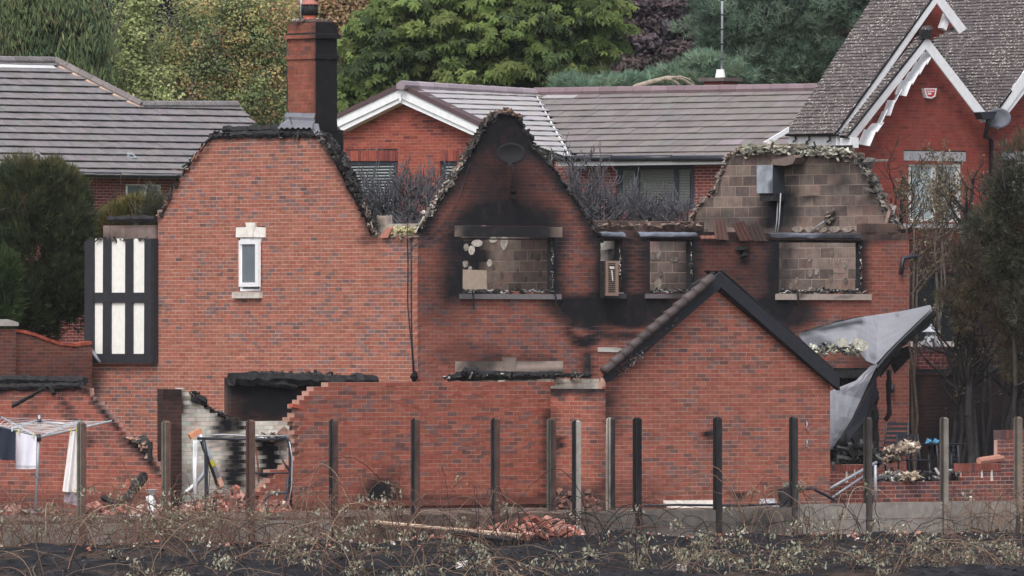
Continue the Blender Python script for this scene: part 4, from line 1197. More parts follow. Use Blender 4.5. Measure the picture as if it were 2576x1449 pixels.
# small white window in the gable end
wst = srgb(224, 221, 214)
stone('lintel', LW, 0, 0, 0, 0, wst, [], par=H, pts=[(593, 572), (621, 571), (624, 597), (593, 597)])
stone('lintel', LW, 0, 0, 0, 0, wst, [], par=H, pts=[(638, 571), (667, 572), (667, 597), (635, 597)])
stone('keystone', LW, 0, 0, 0, 0, wst, [], f=.05, par=H, pts=[(617, 560), (642, 560), (634.6, 597), (624.4, 597)])
ww = window(H, LW, 602, 600, 655, 732, [], M['white'], M['frost'], 5, -.02)
sash = []
SA = Plane(LW.px(654, 660, .05), (math.cos(math.radians(ANL - 8)), math.sin(math.radians(ANL - 8)), 0), (0, 0, 1))
for a in ((601, 605, 655, 614), (601, 711, 655, 721), (601, 614, 609, 711), (647, 614, 655, 711)):
    u0_, v1_ = SA.at(a[0], a[1]); u1_, v0_ = SA.at(a[2], a[3]); sash.append((pbox(SA, u0_, u1_, v0_, v1_, .05, -.01)[0], BOXF))
V, f = join(sash)
sa = mk('sash', V, f, M['white'], ww)
plbox('pane', SA, 609, 614, 647, 711, .02, .0, M['frost'], ww)
stone_run('window_sill', LW, 592, 735, 661, 750, 6, srgb(196, 188, 180), [('r', 592, 733, 662, 738, 5, .25)], .09, -.08)
# timbered first floor panel hanging off the left end
BY = LW.shifted(.10)
par_ = prism('panel_back', BY, [(214, 606), (384, 600), (384, 914), (213, 914)], -.04, -.14, M['black'], H)
for x0, x1 in ((233, 262), (276, 317), (331, 365)):
    prism('white_panel', BY, [(x0, 601), (x1, 599.5), (x1, 736), (x0, 737)], .0, -.04, M['render'], H, soot=[])
    edge_debris(H, 'charred_edge', BY, [(x0 - 2, 603), (x1 + 2, 601)], 14, .05, [(.04, .04, .04), (.12, .11, .10)], 4, off=(.0, .05))
    prism('white_panel', BY, [(x0 - 1, 761), (x1 - 1, 761), (x1 - 2, 890), (x0 - 1, 890)], .0, -.04, M['render'], H, soot=[])
for x0, x1, f_ in ((213, 234, .05), (259, 277, .045), (315, 332, .045), (363, 381, .05)):
    prism('timber_post', BY, [(x0, 607 if x0 < 230 else 601), (x1, 600), (x1, 892), (x0 - 1, 892)], f_, -.06, M['black'], H)
for y0, y1 in ((736, 761), (890, 914)):
    prism('timber_rail', BY, [(213, y0), (384, y0), (384, y1), (213, y1)], .040, -.05, M['black'], H)
prism('timber_post', BY, [(380, 600), (386, 600), (386, 914), (380, 914)], .03, -.12, M['black'], H)
# block course and charred plate over it
BK = LW.shifted(-.12)
blk = (srgb(150, 132, 124), .12, srgb(128, 112, 108), .3, srgb(172, 150, 138))
wall(H, 'block_course', BK, [(260, 604), (260, 556), (392, 557), (392, 604)], blk, g=.30, L=.44, th=.12, piece='block', mats=('block', 'mortar'), joint=.018, proud=.006, pick=10,
     soot=[('r', 260, 595, 395, 604, 10, .4), ('e', 372, 590, 22, 14, .8), ('e', 270, 605, 30, 16, .6)])
wall(H, 'broken_quoin', LW.shifted(-.02), [(396, 556), (396, 520), (415, 518), (410, 556)], blk, g=.22, L=.3, th=.12, piece='block', mats=('block', 'mortar'), joint=.0105, pick=4, bd=.1)
def charbeam(name, pts, r, par, k=7, sides=6, jag=.18):
    """burnt timber: a crooked, knobbly bar"""
    pts = np.array(pts, float); n = max(4, int(np.sum(np.linalg.norm(pts[1:] - pts[:-1], axis=1)) / .12))
    cum = np.concatenate([[0], np.cumsum(np.linalg.norm(pts[1:] - pts[:-1], axis=1))])
    s = np.linspace(0, cum[-1], n)
    p = np.stack([np.interp(s, cum, pts[:, i]) for i in range(3)], 1) + R.randn(n, 3) * r * .10
    V, f = polytube(p, r * np.exp(R.randn(n) * jag * .6), sides)
    V = V + R.randn(*V.shape) * r * jag * .5
    return mk(name, V, f, M['char'], par)
charbeam('wall_plate', [BK.px(274, 551, .05), BK.px(392, 551, .05)], .07, H)
plbox('batten_stub', BK, 320, 542, 326, 556, .05, .0, M['char'], H)
# charred capping over the cut-off gable
GT = LW.shifted(-.10)
charbeam('ridge_timber', [GT.px(566, 327, .0), GT.px(700, 326, .0), GT.px(800, 329, .0)], .09, H)
charbeam('wall_plate', [LW.px(530, 343, -.02), LW.px(640, 338, -.02), LW.px(760, 336, -.02), LW.px(824, 342, -.02)], .07, H)
chc = [(.018, .018, .020), (.03, .028, .03), (.045, .042, .042), (.06, .054, .05)]
edge_debris(H, 'charred_edge', LW, [(535, 342), (640, 336), (820, 340)], 120, .09, chc, 6)
edge_debris(H, 'charred_edge', LW, [(806, 340), (846, 385), (874, 440), (905, 502), (936, 560)], 760, .085, chc + [(.02, .02, .022), (.02, .02, .02), (.09, .08, .075)], 12, off=(-.35, .05))
edge_debris(H, 'charred_edge', LW, [(400, 546), (440, 470), (490, 395), (533, 347)], 130, .075, chc + [(.24, .14, .11)], 6)
edge_debris(H, 'broken_edge', LW, [(905, 500), (925, 540), (944, 594)], 200, .06, [(.22, .18, .15), (.30, .24, .20), (.14, .09, .075), (.05, .05, .05)], 9)
for a, b in (((826, 352), (858, 392)), ((858, 392), (884, 446)), ((884, 440), (912, 505)), ((908, 496), (934, 552))):
    charbeam('rafter_stub', [LW.px(*a, -.25), LW.px(*b, -.25)], .10, H)
palef = [(.27, .25, .225), (.36, .335, .30), (.16, .145, .135), (.07, .065, .062), (.06, .055, .055), (.20, .14, .115)]
edge_debris(H, 'broken_edge', RW, [(1055, 572), (1080, 535), (1130, 460), (1172, 395)], 900, .05, palef, 10, off=(-.3, .04))
edge_debris(H, 'charred_edge', RW, [(1172, 395), (1200, 352), (1232, 300), (1250, 288)], 520, .065, chc + [(.10, .085, .075)], 8, off=(-.3, .04))
edge_debris(H, 'broken_edge', RW, [(1240, 288), (1275, 284), (1306, 296)], 50, .09, [(.20, .12, .095), (.16, .10, .08), (.10, .08, .075)], 4, lift=3)
edge_debris(H, 'charred_edge', RW, [(1306, 302), (1345, 370), (1400, 440), (1450, 510), (1505, 594)], 160, .07, chc, 5, off=(-.2, .02))
# a notch at the eaves between the gables: inner leaf, wool, a slipped tile
NI = LW.shifted(-.22)
wall(H, 'block_course', NI, [(938, 604), (938, 552), (1056, 555), (1056, 604)], (srgb(170, 160, 150), .1, srgb(140, 128, 120), .2, srgb(180, 168, 156)), g=.16, L=.30, th=.1, piece='block', mats=('block', 'mortar'), joint=.0105, pick=20,
     soot=[('e', 946, 580, 16, 24, .7)], bd=.08)
def wool(name, par, pl, box, n, size, cols=None, off=(-.1, .06), m='wool', aspect=(1, .8, .7)):
    C = np.array([pl.px(R.uniform(box[0], box[2]), R.uniform(box[1], box[3]), R.uniform(*off)) for _ in range(n)])
    V, f, c = lumps(C, R.uniform(.5, 1.4, n) * size, pickcol(n, cols or [(.42, .38, .27), (.34, .30, .20), (.50, .46, .36), (.22, .19, .13)], .2), aspect, .45)
    return mk(name, V, f, M[m], par, col=c, kind='stuff')
wool('mineral_wool', H, NI, (985, 574, 1046, 594), 90, .10, [(.34, .31, .16), (.26, .23, .12), (.42, .38, .25), (.16, .14, .09)], off=(.05, .16))
prism('roof_tile', NI, [(955, 596), (975, 571), (986, 574), (975, 598), (962, 599)], .30, .27, M['terracotta'], H, col=srgb(176, 120, 104))
edge_debris(H, 'mortar_crumbs', LW, [(940, 596), (1050, 597)], 110, .045, palef, 4)

# inner leaf and steel lintels along the front
IN = RW.shifted(-.18)
iblk = (srgb(104, 84, 78), .14, srgb(78, 66, 64), .4, srgb(130, 106, 96))
wall(H, 'block_course', IN, [(1500, 606), (1498, 564), (1560, 560), (1640, 566), (1700, 562), (1762, 560), (1775, 578), (1905, 572), (1940, 580), (2150, 588), (2172, 566), (2252, 564), (2256, 578), (2285, 580), (2285, 606)], iblk, g=.20, L=.30, th=.12, piece='block', mats=('block', 'mortar'),
     holes=[[(1512, 599), (1565, 599), (1565, 610), (1512, 610)], [(1632, 599), (1745, 599), (1745, 610), (1632, 610)], [(1957, 602), (2171, 602), (2171, 610), (1957, 610)]],
     joint=.02, proud=.012, rough=.012, pick=60, soot=[('r', 1500, 590, 2290, 606, 14, .45), ('e', 1800, 590, 120, 30, .5), ('e', 2230, 600, 40, 14, .6)], bd=.1)
edge_debris(H, 'mortar_crumbs', IN, [(1500, 566), (1640, 566), (1762, 562)], 90, .06, [(.17, .12, .10), (.24, .19, .16), (.10, .075, .065)], 8, off=(-.05, .16))
sc = srgb(128, 134, 148)
for x0, y0, x1, y1 in ((1512, 583, 1570, 598), (1607, 583, 1752, 598), (1936, 585, 2166, 602)):
    stp = [(x0, y0 + 3), (x0 + 2, y0), (x1, y0 + 1), (x1, y1), (x0 + 4, y1)]
    n_ = max(3, int((x1 - x0) / 14))
    u0_, v1_ = RW.at(x0, y0); u1_, v0_ = RW.at(x1, y1)
    e = np.linspace(u0_, u1_, n_ + 1)
    prof = [(0, v0_, .03), (1, v0_ + .02, .05), (2, v1_ - .03, .03), (3, v1_, -.04)]
    V = np.array([RW.pt(u, v_ + R.randn() * .004, f_ + R.randn() * .006) for (_, v_, f_) in prof for u in e]); k = n_ + 1
    V2 = V - RW.N * .02
    fc = [(r * k + i, r * k + i + 1, (r + 1) * k + i + 1, (r + 1) * k + i) for r in range(3) for i in range(n_)]
    fc += [tuple(len(V) + j for j in q[::-1]) for q in fc]
    sh = [('e', R.uniform(x0, x1), y1, 40, 9, .8), ('r', x0, y1 - 3, x1, y1, 5, .7)] + ([('r', 2070, 580, 2170, 604, 30, .75), ('r', 1930, 580, 1975, 604, 20, .6)] if x0 > 1900 else [])
    mk('steel_lintel', np.concatenate([V, V2]), fc, M['steel'], H, col=sc if x0 < 1900 else srgb(112, 114, 126), soot=soot_at(np.concatenate([V, V2]), sh))
# burnt jambs, plaster edges and debris in the four openings
for (x0, y0, x1, y1), seedx in (((1161, 600, 1395, 738), 1), ((1511, 600, 1565, 742), 2), ((1632, 600, 1745, 738), 3), ((1957, 604, 2171, 738), 4)):
    plbox('charred_jamb', RW, x1 - 7, y0, x1 + 1, y1, -.06, -.20, M['char'], H)
    if seedx != 2: plbox('charred_jamb', RW, x0 - 1, y0, x0 + 3, y1, -.06, -.2, M['char'], H)
    plbox('charred_head', RW, x0, y0 - 1, x1, y0 + 4, -.05, -.2, M['char'], H)
    edge_debris(H, 'sill_debris', RW, [(x0 + 3, y1 - 3), (x1 - 3, y1 - 4)], int((x1 - x0) * 2.2), .045, chc + [(.32, .31, .30), (.18, .17, .17), (.03, .03, .03), (.02, .02, .02)], 6, off=(-.2, .03))
    edge_debris(H, 'jamb_plaster', RW, [(x1 - 6, y0 + 10), (x1 - 4, y1 - 12)], 60, .032, [(.42, .40, .38), (.22, .21, .2), (.05, .05, .05), (.04, .04, .04)], 4, off=(-.12, .0))
for x, y0, y1 in ((1191, 742, 778), (1398, 746, 772), (2008, 745, 766)):
    charbeam('hanging_strip', [RW.px(x - 3, y0 - 10, .08), RW.px(x, y0, .09), RW.px(x + 1, y1, .085)], .018, H, sides=5)

# inside walls, seen through the openings and above the eaves: grey brown blockwork with dabs of adhesive
def dabs(par, pl, spots, col=(.21, .18, .16)):
    for (x, y, rx, ry) in spots:
        q = [(x + rx * math.cos(a) * (1 + R.randn() * .06), y + ry * math.sin(a) * (1 + R.randn() * .05)) for a in np.linspace(0, 2 * math.pi, 11)[:-1]]
        prism('plaster_dab', pl, q[::-1], .016, .0, M['wool'], par, col=np.asarray(col) * math.exp(R.randn() * .25))
bcol = (srgb(122, 107, 100), .10, srgb(94, 84, 81), .4, srgb(150, 134, 123))
def crosswall(xr, xs, top, soot, name='inner_wall', dz=0.0, pick=60, pal=bcol):
    p = RW.px(xr, 700, -.26)
    pl = Plane((p[0], p[1], 0), LW.U, (0, 0, 1))
    return pl, wall(H, name, pl, top, pal, g=.2125, L=.43, th=.12, piece='block', mats=('block', 'mortar'), joint=.018, proud=.003, rough=.002, pick=pick, soot=soot, jig=.1)
BL, blw = crosswall(2262, None, [(1732, 1250), (1732, 556), (1745, 535), (1765, 505), (1800, 478), (1810, 440), (1830, 392), (1862, 388), (1862, 372), (2150, 376), (2172, 410), (2205, 470), (2226, 520), (2252, 566), (2258, 1250)],
         [('e', 1965, 520, 60, 60, .75), ('r', 1940, 500, 1990, 590, 30, .6), ('e', 2020, 488, 9, 11, .9), ('e', 2048, 490, 12, 14, .9), ('e', 2110, 420, 40, 60, .5), ('e', 2190, 480, 40, 60, .45), ('e', 1800, 560, 60, 24, .5),
          ('e', 2060, 440, 60, 30, .3), ('r', 1957, 600, 1985, 738, 16, .75), ('e', 1900, 560, 80, 20, .6), ('e', 2120, 470, 30, 20, .5), ('e', 2150, 520, 40, 16, .4)], pick=140)
dabs(blw, BL, [(2037, 650, 5, 9), (2037, 688, 6, 10), (2053, 684, 5, 9), (2092, 638, 6, 9), (2090, 700, 5, 9), (2125, 668, 5, 8), (2127, 706, 5, 8), (2038, 730, 5, 8), (2054, 738, 4, 9), (2004, 706, 4, 8), (1990, 720, 4, 8)], (.22, .185, .165))
# faint letters chalked on the blocks inside the right hand window
ck = lambda x, y: ((3040 + x / 5.118) / 1.4907, (920 + y / 5.118) / 1.4907)
for k, st in enumerate(([(385, 205), (385, 350), (412, 352)], [(385, 205), (412, 200)], [(385, 285), (408, 283)], [(434, 270), (434, 350), (458, 352)], [(484, 270), (484, 352)], [(540, 260), (540, 350), (512, 352), (502, 335)],
                       [(578, 370), (600, 300), (622, 370)], [(586, 345), (616, 345)], [(645, 300), (645, 372)], [(684, 295), (684, 505)], [(645, 335), (684, 335)], [(390, 520), (684, 516)])):
    rod('chalk_stroke', [BL.px(*ck(*p), .012) for p in st],   .0045, M['wool'], blw, sides=4, col=(.36, .33, .30))
# row of trowelled adhesive blobs left along the ceiling line
q = []
for k in range(6):
    cx_ = 1990 + k * 31
    prism('adhesive_strip', BL, [(cx_, 576), (cx_ + 8, 570), (cx_ + 18, 569), (cx_ + 27, 574), (cx_ + 31, 577), (cx_ + 24, 583), (cx_ + 12, 585)], .03, .0, M['wool'], blw, col=(.26, .22, .19))
C2, c2w = crosswall(1748, None, [(1560, 1250), (1560, 592), (1743, 592), (1743, 1250)], [('r', 1728, 600, 1750, 740, 8, .5), ('e', 1690, 600, 60, 10, .5)], pick=30)
dabs(c2w, C2, [(1657, 640, 6, 13), (1640, 648, 5, 6), (1662, 688, 5, 9), (1655, 716, 8, 15), (1695, 653, 12, 7), (1696, 700, 5, 8), (1742, 700, 4, 12), (1647, 734, 6, 8)], (.20, .172, .155))
C3, c3w = crosswall(1400, None, [(1000, 1250), (1000, 585), (1396, 585), (1396, 1250)], [('r', 1130, 600, 1224, 682, 6, .9), ('e', 1330, 610, 80, 14, .4), ('r', 1150, 700, 1170, 738, 8, .4)], pick=50)
dabs(c3w, C3, [(1186, 630, 8, 12), (1172, 622, 6, 10), (1170, 664, 7, 9), (1231, 662, 6, 10), (1200, 612, 14, 9), (1240, 604, 10, 8), (1268, 610, 9, 20), (1182, 676, 4, 6)], (.33, .305, .275))
dabs(c3w, C3, [(1240, 672, 4, 7), (1262, 692, 4, 8), (1300, 676, 4, 8), (1335, 640, 4, 8), (1352, 648, 4, 8), (1320, 700, 4, 7), (1358, 690, 4, 8), (1300, 720, 5, 8)], (.13, .108, .095))
prism('plaster_patch', C3, [(1161, 678), (1224, 680), (1224, 736), (1161, 740)], .02, .0, M['stone'], c3w, col=srgb(176, 160, 148), soot=[('e', 1200, 722, 30, 8, .5)])
C4, c4w = crosswall(1566, None, [(1420, 1250), (1420, 592), (1562, 592), (1562, 1250)], [('r', 1528, 600, 1566, 740, 8, .85)], pick=20, pal=(srgb(190, 186, 180), .08, srgb(150, 146, 142), .2, srgb(200, 194, 186)))
# back wall of the house and a floor so that daylight inside is bounded
BKW = RW.shifted(-6.3)
wall(H, 'inner_wall', BKW, [(860, 1250), (860, 640), (1740, 640), (1740, 1250)], bcol, g=.2125, L=.43, th=.12, piece='block', mats=('block', 'mortar'), joint=.018, soot=[('r', 700, 500, 1800, 1300, 10, .5)])
# open top of the far gable: wool, ragged slope
edge_debris(H, 'mineral_wool', BL, [(1866, 380), (1960, 376), (2050, 384), (2140, 386)], 1100, .075, [(.32, .305, .25), (.25, .24, .19), (.17, .165, .14), (.09, .09, .08), (.42, .40, .34)], 15, off=(-.2, .14), m='wool')
edge_debris(H, 'broken_edge', BL, [(2140, 384), (2168, 408), (2192, 450), (2215, 496), (2240, 545), (2260, 575)], 560, .085, [(.12, .115, .11), (.08, .076, .072), (.19, .175, .16), (.04, .04, .04), (.16, .11, .095)], 13, off=(-.25, .12))
edge_debris(H, 'broken_edge', BL, [(1862, 376), (1832, 392), (1812, 440), (1800, 476), (1765, 506), (1738, 548)], 110, .08, [(.22, .17, .15), (.14, .11, .10), (.3, .25, .22)], 7, off=(-.1, .08))
prism('wall_slab', BL, [(1866, 362), (1978, 366), (1992, 385), (1870, 388)], .02, -.14, M['block'], H, col=srgb(150, 146, 132), soot=[])
plbox('felt_strip', BL, 1994, 368, 2140, 384, -.10, -.16, M['char'], H)
# three pantiles slid onto the wall head
def pantile(name, par, pl, pts, off, col, ridges=3, drop=None):
    """corrugated clay tile hung between four corner points"""
    (a, b, c, d) = [pl.px(*p, off) for p in pts]
    n = ridges * 6
    V = []
    for s in (0, 1):
        for j in range(3):
            t = j / 2
            for i in range(n + 1):
                w = i / n
                p = (a * (1 - w) + b * w) * (1 - t) + (d * (1 - w) + c * w) * t
                V.append(p + pl.N * (math.sin(w * ridges * 2 * math.pi) * .028 - s * .016))
    k = n + 1; o = 3 * k; fc = []
    for j in range(2):
        for i in range(n):
            q = (j * k + i, (j + 1) * k + i, (j + 1) * k + i + 1, j * k + i + 1)
            fc.append(q); fc.append(tuple(x + o for x in q[::-1]))
    for i in range(n):
        fc.append((i, i + 1, o + i + 1, o + i)); fc.append((2 * k + i, o + 2 * k + i, o + 2 * k + i + 1, 2 * k + i + 1))
    return mk(name, np.array(V), fc, M['terracotta'], par, col=col)
for i, (pts, off, col) in enumerate(((((1795, 552), (1822, 553), (1834, 604), (1800, 602)), .10, srgb(104, 80, 75)), (((1843, 562), (1870, 556), (1896, 604), (1862, 606)), .12, srgb(104, 76, 72)), (((1882, 566), (1910, 556), (1932, 606), (1896, 607)), .06, srgb(82, 70, 68)))):
    pantile('roof_tile', H, RW, pts, off, col)
for x in (1768, 1780, 1792):
    prism('tile_shard', RW, [(x - 6, 594), (x + 4, 592), (x + 9, 599), (x - 2, 601)], .10, .06, M['terracotta'], H, col=srgb(160, 110, 96))

# ------------------------------------------------------------------ chimney stack standing on the gable end
c0 = LW.px(792, 330, -.28)
CL = Plane((c0[0], c0[1], 0), LW.U, (0, 0, 1)); CRt = Plane((c0[0], c0[1], 0), RW.U, (0, 0, 1))
def stack_ring(y0, y1, out, name='stack', pal='stack', sootr=.96, gg=.0755):
    """four-sided brick shaft piece between two heights"""
    a = [(720 - out * 100, y0), (792 + 0, y0), (792, y1), (720 - out * 100, y1)]
    PL = CL.shifted(out); PR_ = CRt.shifted(out)
    # outer corner of the pushed-out ring
    e = c0 + CL.N * out + CRt.N * out
    PL = Plane((e[0], e[1], 0), LW.U, (0, 0, 1)); PR_ = Plane((e[0], e[1], 0), RW.U, (0, 0, 1))
    wl = .55 / math.cos(math.radians(-ANL)) if False else None
    zt, zb = ZC - (y0 - HY) / F * e[1], ZC - (y1 - HY) / F * e[1]
    W1 = .845 + 2 * out; W2 = .565 + 2 * out
    def q(pl, u0, u1):
        P_ = [pl.pt(u0, zb), pl.pt(u1, zb), pl.pt(u1, zt), pl.pt(u0, zt)]
        return [tuple(float(t) for t in proj(p)) for p in P_]
    m1 = wall(H, name, PL, q(PL, -W1, 0), pal, g=gg, L=.2165, th=.20, soot=[('r', 700, 50, 770, 72, 10, .35), ('r', 786, 0, 800, 330, 6, .3)], joint=.0105)
    m2 = wall(H, name, PR_, q(PR_, 0.02, W2), pal, g=gg, L=.2165, th=.20, soot=[('r', 780, -20, 900, 430, 20, sootr)], joint=.0105)
    mk('stack_core', wbox(e - PL.N * (W2 / 2) - PR_.N * 0 + (-PL.U * W1 / 2) + np.array([0, 0, (zt + zb) / 2 - e[2]]), W1 * .96, W2 * .9, (zt - zb) * .99, ANL), BOXF, M['char'], H)
stack_ring(96, 330, 0.0)
stack_ring(82, 96, .055)
stack_ring(136, 148, .03)
stack_ring(66, 82, .0)
stack_ring(54, 66, -.02)
def ztop(y): return ZC - (y - HY) / F * c0[1]
cc_ = c0 - CL.U * .42 - CL.N * .0 + RW.U * .28
cc_ = np.array([cc_[0], cc_[1], ztop(56)])
mk('mortar_flaunching', wbox(cc_ + [0, 0, .02], .74, .46, .10, ANL), BOXF, M['concrete'], H, col=srgb(130, 108, 100), soot=.4)
V, f, c = lumps(np.array([cc_ + [R.uniform(-.35, .35), R.uniform(-.3, .3), .05] for _ in range(60)]), np.full(60, .06), pickcol(60, [(.25, .2, .18), (.1, .09, .08), (.35, .3, .27)]))
mk('mortar_crumbs', V, f, M['charstuff'], H, col=c, kind='stuff')
pc = P(778, 55, c0[1]) ; pc[1] = cc_[1]; pz = ztop(55)
V, f = polytube([(pc[0], pc[1], pz), (pc[0], pc[1], pz + .15)], [.135, .13], 14)
pot = mk('chimney_pot', V, f, M['terracotta'], H, col=srgb(168, 92, 74), smooth=True)
V, f = polytube([(pc[0], pc[1], pz + .15), (pc[0], pc[1], pz + .36)], [.155, .155], 14)
mk('cowl_mesh', V, f, M['char'], pot, smooth=True)
for k in range(12):
    th = k * math.pi / 6
    rod('cowl_wire', [(pc[0] + math.cos(th) * .162, pc[1] + math.sin(th) * .162, pz + .15), (pc[0] + math.cos(th) * .162, pc[1] + math.sin(th) * .162, pz + .36)], .008, M['gutter'], pot, sides=4)
V, f = polytube([(pc[0], pc[1], pz + .355), (pc[0], pc[1], pz + .38), (pc[0], pc[1], pz + .44), (pc[0], pc[1], pz + .52)], [.18, .17, .10, .08], 14)
mk('cowl_cap', V, f, M['terracotta'], pot, col=srgb(160, 104, 96))
rod('flue_pipe', [(pc[0] - .17, pc[1] + .1, pz - .02), (pc[0] - .17, pc[1] + .1, pz + .6)], .022, M['alu'], H)
# lower sooty shoulder of the stack behind the slope
SH = Plane((CRt.pt(0.02, 0)[0], CRt.pt(0.02, 0)[1], 0), RW.U, (0, 0, 1))
wall(H, 'stack_shoulder', CRt.shifted(-.02), [(794, 520), (794, 322), (848, 318), (850, 326), (864, 332), (864, 520)], 'stack', g=.0755, L=.2165, th=.25, soot=[('r', 780, 300, 900, 560, 30, .93)])
# lead apron and its torn corner
def sheet_strip(name, top, bot, wav, m, par, col=None, n=26, th=.012, pl=None, f0=.0, f1=.3, soot=0):
    V = []
    for s in (0, 1):
        for i in range(n + 1):
            w = i / n
            a = pl.px(top[0][0] + (top[1][0] - top[0][0]) * w, top[0][1] + (top[1][1] - top[0][1]) * w, f0)
            b = pl.px(bot[0][0] + (bot[1][0] - bot[0][0]) * w, bot[0][1] + (bot[1][1] - bot[0][1]) * w + math.sin(w * 40) * wav, f1 + math.sin(w * 40) * wav * .012)
            V += [a - pl.N * s * th, a * .5 + b * .5 + pl.N * (.03 - s * th), b - pl.N * s * th]
    k = 3 * (n + 1); fc = []
    for i in range(n):
        for j in range(2):
            q = (i * 3 + j, i * 3 + j + 1, (i + 1) * 3 + j + 1, (i + 1) * 3 + j)
            fc.append(q); fc.append(tuple(x + k for x in q[::-1]))
    for i in range(n):
        fc.append((i * 3 + 2, k + i * 3 + 2, k + (i + 1) * 3 + 2, (i + 1) * 3 + 2))
    return mk(name, np.array(V), fc, M[m], par, col=col, soot=soot, smooth=False)
sheet_strip('lead_upstand', [(719, 283), (793, 285)], [(716, 303), (792, 308)], .3, 'lead', H, pl=CL, f0=.02, f1=.06)
sheet_strip('lead_apron', [(722, 300), (792, 304)], [(698, 322), (786, 322)], 2.4, 'lead', H, pl=CL, f0=.06, f1=.34)
sheet_strip('lead_apron', [(780, 310), (800, 311)], [(790, 340), (812, 338)], 1.5, 'lead', H, pl=CL, f0=.16, f1=.34, n=10)
rod('cable', [CL.px(x, y, .02) for x, y in ((722, 100), (719, 160), (723, 220), (722, 270), (728, 290))] + [CL.px(734, 312, .3)], .008, M['gutter'], H, sides=4)

# ------------------------------------------------------------------ fixtures still hanging on the house
dish('satellite_dish', 'soot blackened oval satellite dish high on the black gable', RW, 1286, 386, 38, 27, .5, (.022, .022, .024), (.02, .02, .02))
t = thing('hanging_bracket', 'small melted black bracket hanging below the sooty dish', 'bracket', RW.px(1290, 500))
rod('cable', [RW.px(1290, 414, .06), RW.px(1291, 445, .03), RW.px(1290, 478, .04)], .008, M['gutter'], t, sides=4)
V, f, c = lumps([RW.px(1290, 470, .05), RW.px(1292, 482, .06), RW.px(1291, 494, .05)], [.10, .13, .12], np.full((3, 3), .025), (.6, .6, 1.2))
mk('blob', V, f, M['charstuff'], t, col=c)
t = thing('melted_lamp', 'melted black lump of a wall lamp right of the middle window', 'lamp', RW.px(1872, 660))
V, f, c = lumps([RW.px(1872, 624, .06), RW.px(1873, 640, .07), RW.px(1871, 655, .05)], [.24, .24, .12], np.full((3, 3), .02), (.6, .5, 1.2))
mk('blob', V, f, M['charstuff'], t, col=c)
# air conditioner, louvred
t = thing('air_conditioner', 'tan louvred air conditioner box hanging askew at the narrow window', 'air conditioner', RW.px(1535, 746, .1))
AC = Plane(RW.px(1525, 700, .38), (math.cos(math.radians(ANG - 6)), math.sin(math.radians(ANG - 6)), 0), (0, 0, 1))
acx = [(1526, 657), (1555, 657), (1555, 743), (1526, 745)]
u0_, v1_ = AC.at(1525, 656); u1_, v0_ = AC.at(1556, 744)
mk('case', pbox(AC, u0_, u1_, v0_, v1_, -.02, -.22), BOXF, M['char'], t)
for a in ((1525, 656, 1556, 662), (1525, 737, 1556, 744), (1525, 662, 1530, 737), (1549, 662, 1556, 737)):
    plbox('front_frame', AC, *a, .0, -.05, M['plastic'], t, col=srgb(134, 112, 100))
for k in range(15):
    y = 664 + k * 5
    plbox('louvre', AC, 1530, y, 1549, y + 1.8, -.005, -.03, M['plastic'], t, col=srgb(128, 110, 98))
for p in ([(1533, 670), (1545, 671), (1546, 676), (1536, 677)], [(1538, 680), (1541, 681), (1543, 706), (1541, 707)]):
    prism('bent_fin', AC, p, .012, .0, M['plastic'], t, col=srgb(206, 204, 200))
# boiler on the far gable
t = thing('wall_boiler', 'scorched grey boiler case fixed high on the bare block gable', 'boiler', BL.px(1968, 512))
u0_, v1_ = BL.at(1935, 416); u1_, v0_ = BL.at(1975, 486)
bo = pbox(BL, u0_, u1_, v0_, v1_, .32, .02)
bo2 = [('e', 1945, 470, 18, 24, .6), ('e', 1968, 430, 14, 30, .5), ('e', 1950, 440, 12, 20, .3)]
u2 = u1_
nn = 10
V = np.array([BL.pt(u0_ + (u1_ - u0_) * i / nn, v0_ + (v1_ - v0_) * j / nn, .34) for j in range(nn + 1) for i in range(nn + 1)])
mk('front_panel', np.concatenate([V, V - BL.N * .02]), [(j * 11 + i, j * 11 + i + 1, (j + 1) * 11 + i + 1, (j + 1) * 11 + i) for j in range(10) for i in range(10)], M['steel'], t, col=srgb(150, 156, 166), soot=soot_at(np.concatenate([V, V - BL.N * .02]), bo2))
mk('case', bo, BOXF, M['steel'], t, col=srgb(70, 74, 84), soot=.35)
mk('lower_case', pbox(BL, u0_ + .04, u1_, v0_ - .16, v0_ - .002, .30, .02), BOXF, M['char'], t)
prism('flue_hood', BL, [(1936, 414), (1946, 402), (1996, 390), (2003, 396), (1994, 412), (1975, 417)], .34, .05, M['stone'], t, col=srgb(112, 98, 92), soot=[])
for x in (1958, 1964): rod('pipe', [BL.px(x, 486, .15), BL.px(x - 4, 560, .1), BL.px(x - 10, 600, .1)], .014, M['alu'], t, sides=5)
t = thing('loose_pipe', 'bent pale pipe with crumpled end leaning on the block gable', 'pipe', BL.px(2040, 590))
rod('pipe', [BL.px(2038, 585, .12), BL.px(2058, 568, .1), BL.px(2084, 550, .06)], .018, M['alu'], t, sides=5)
V, f, c = lumps([BL.px(2086 + R.randn() * 5, 546 + R.randn() * 7, .06) for _ in range(12)], np.full(12, .10), pickcol(12, [(.2, .16, .14), (.1, .09, .08)]))
mk('crumpled_end', V, f, M['charstuff'], t, col=c)
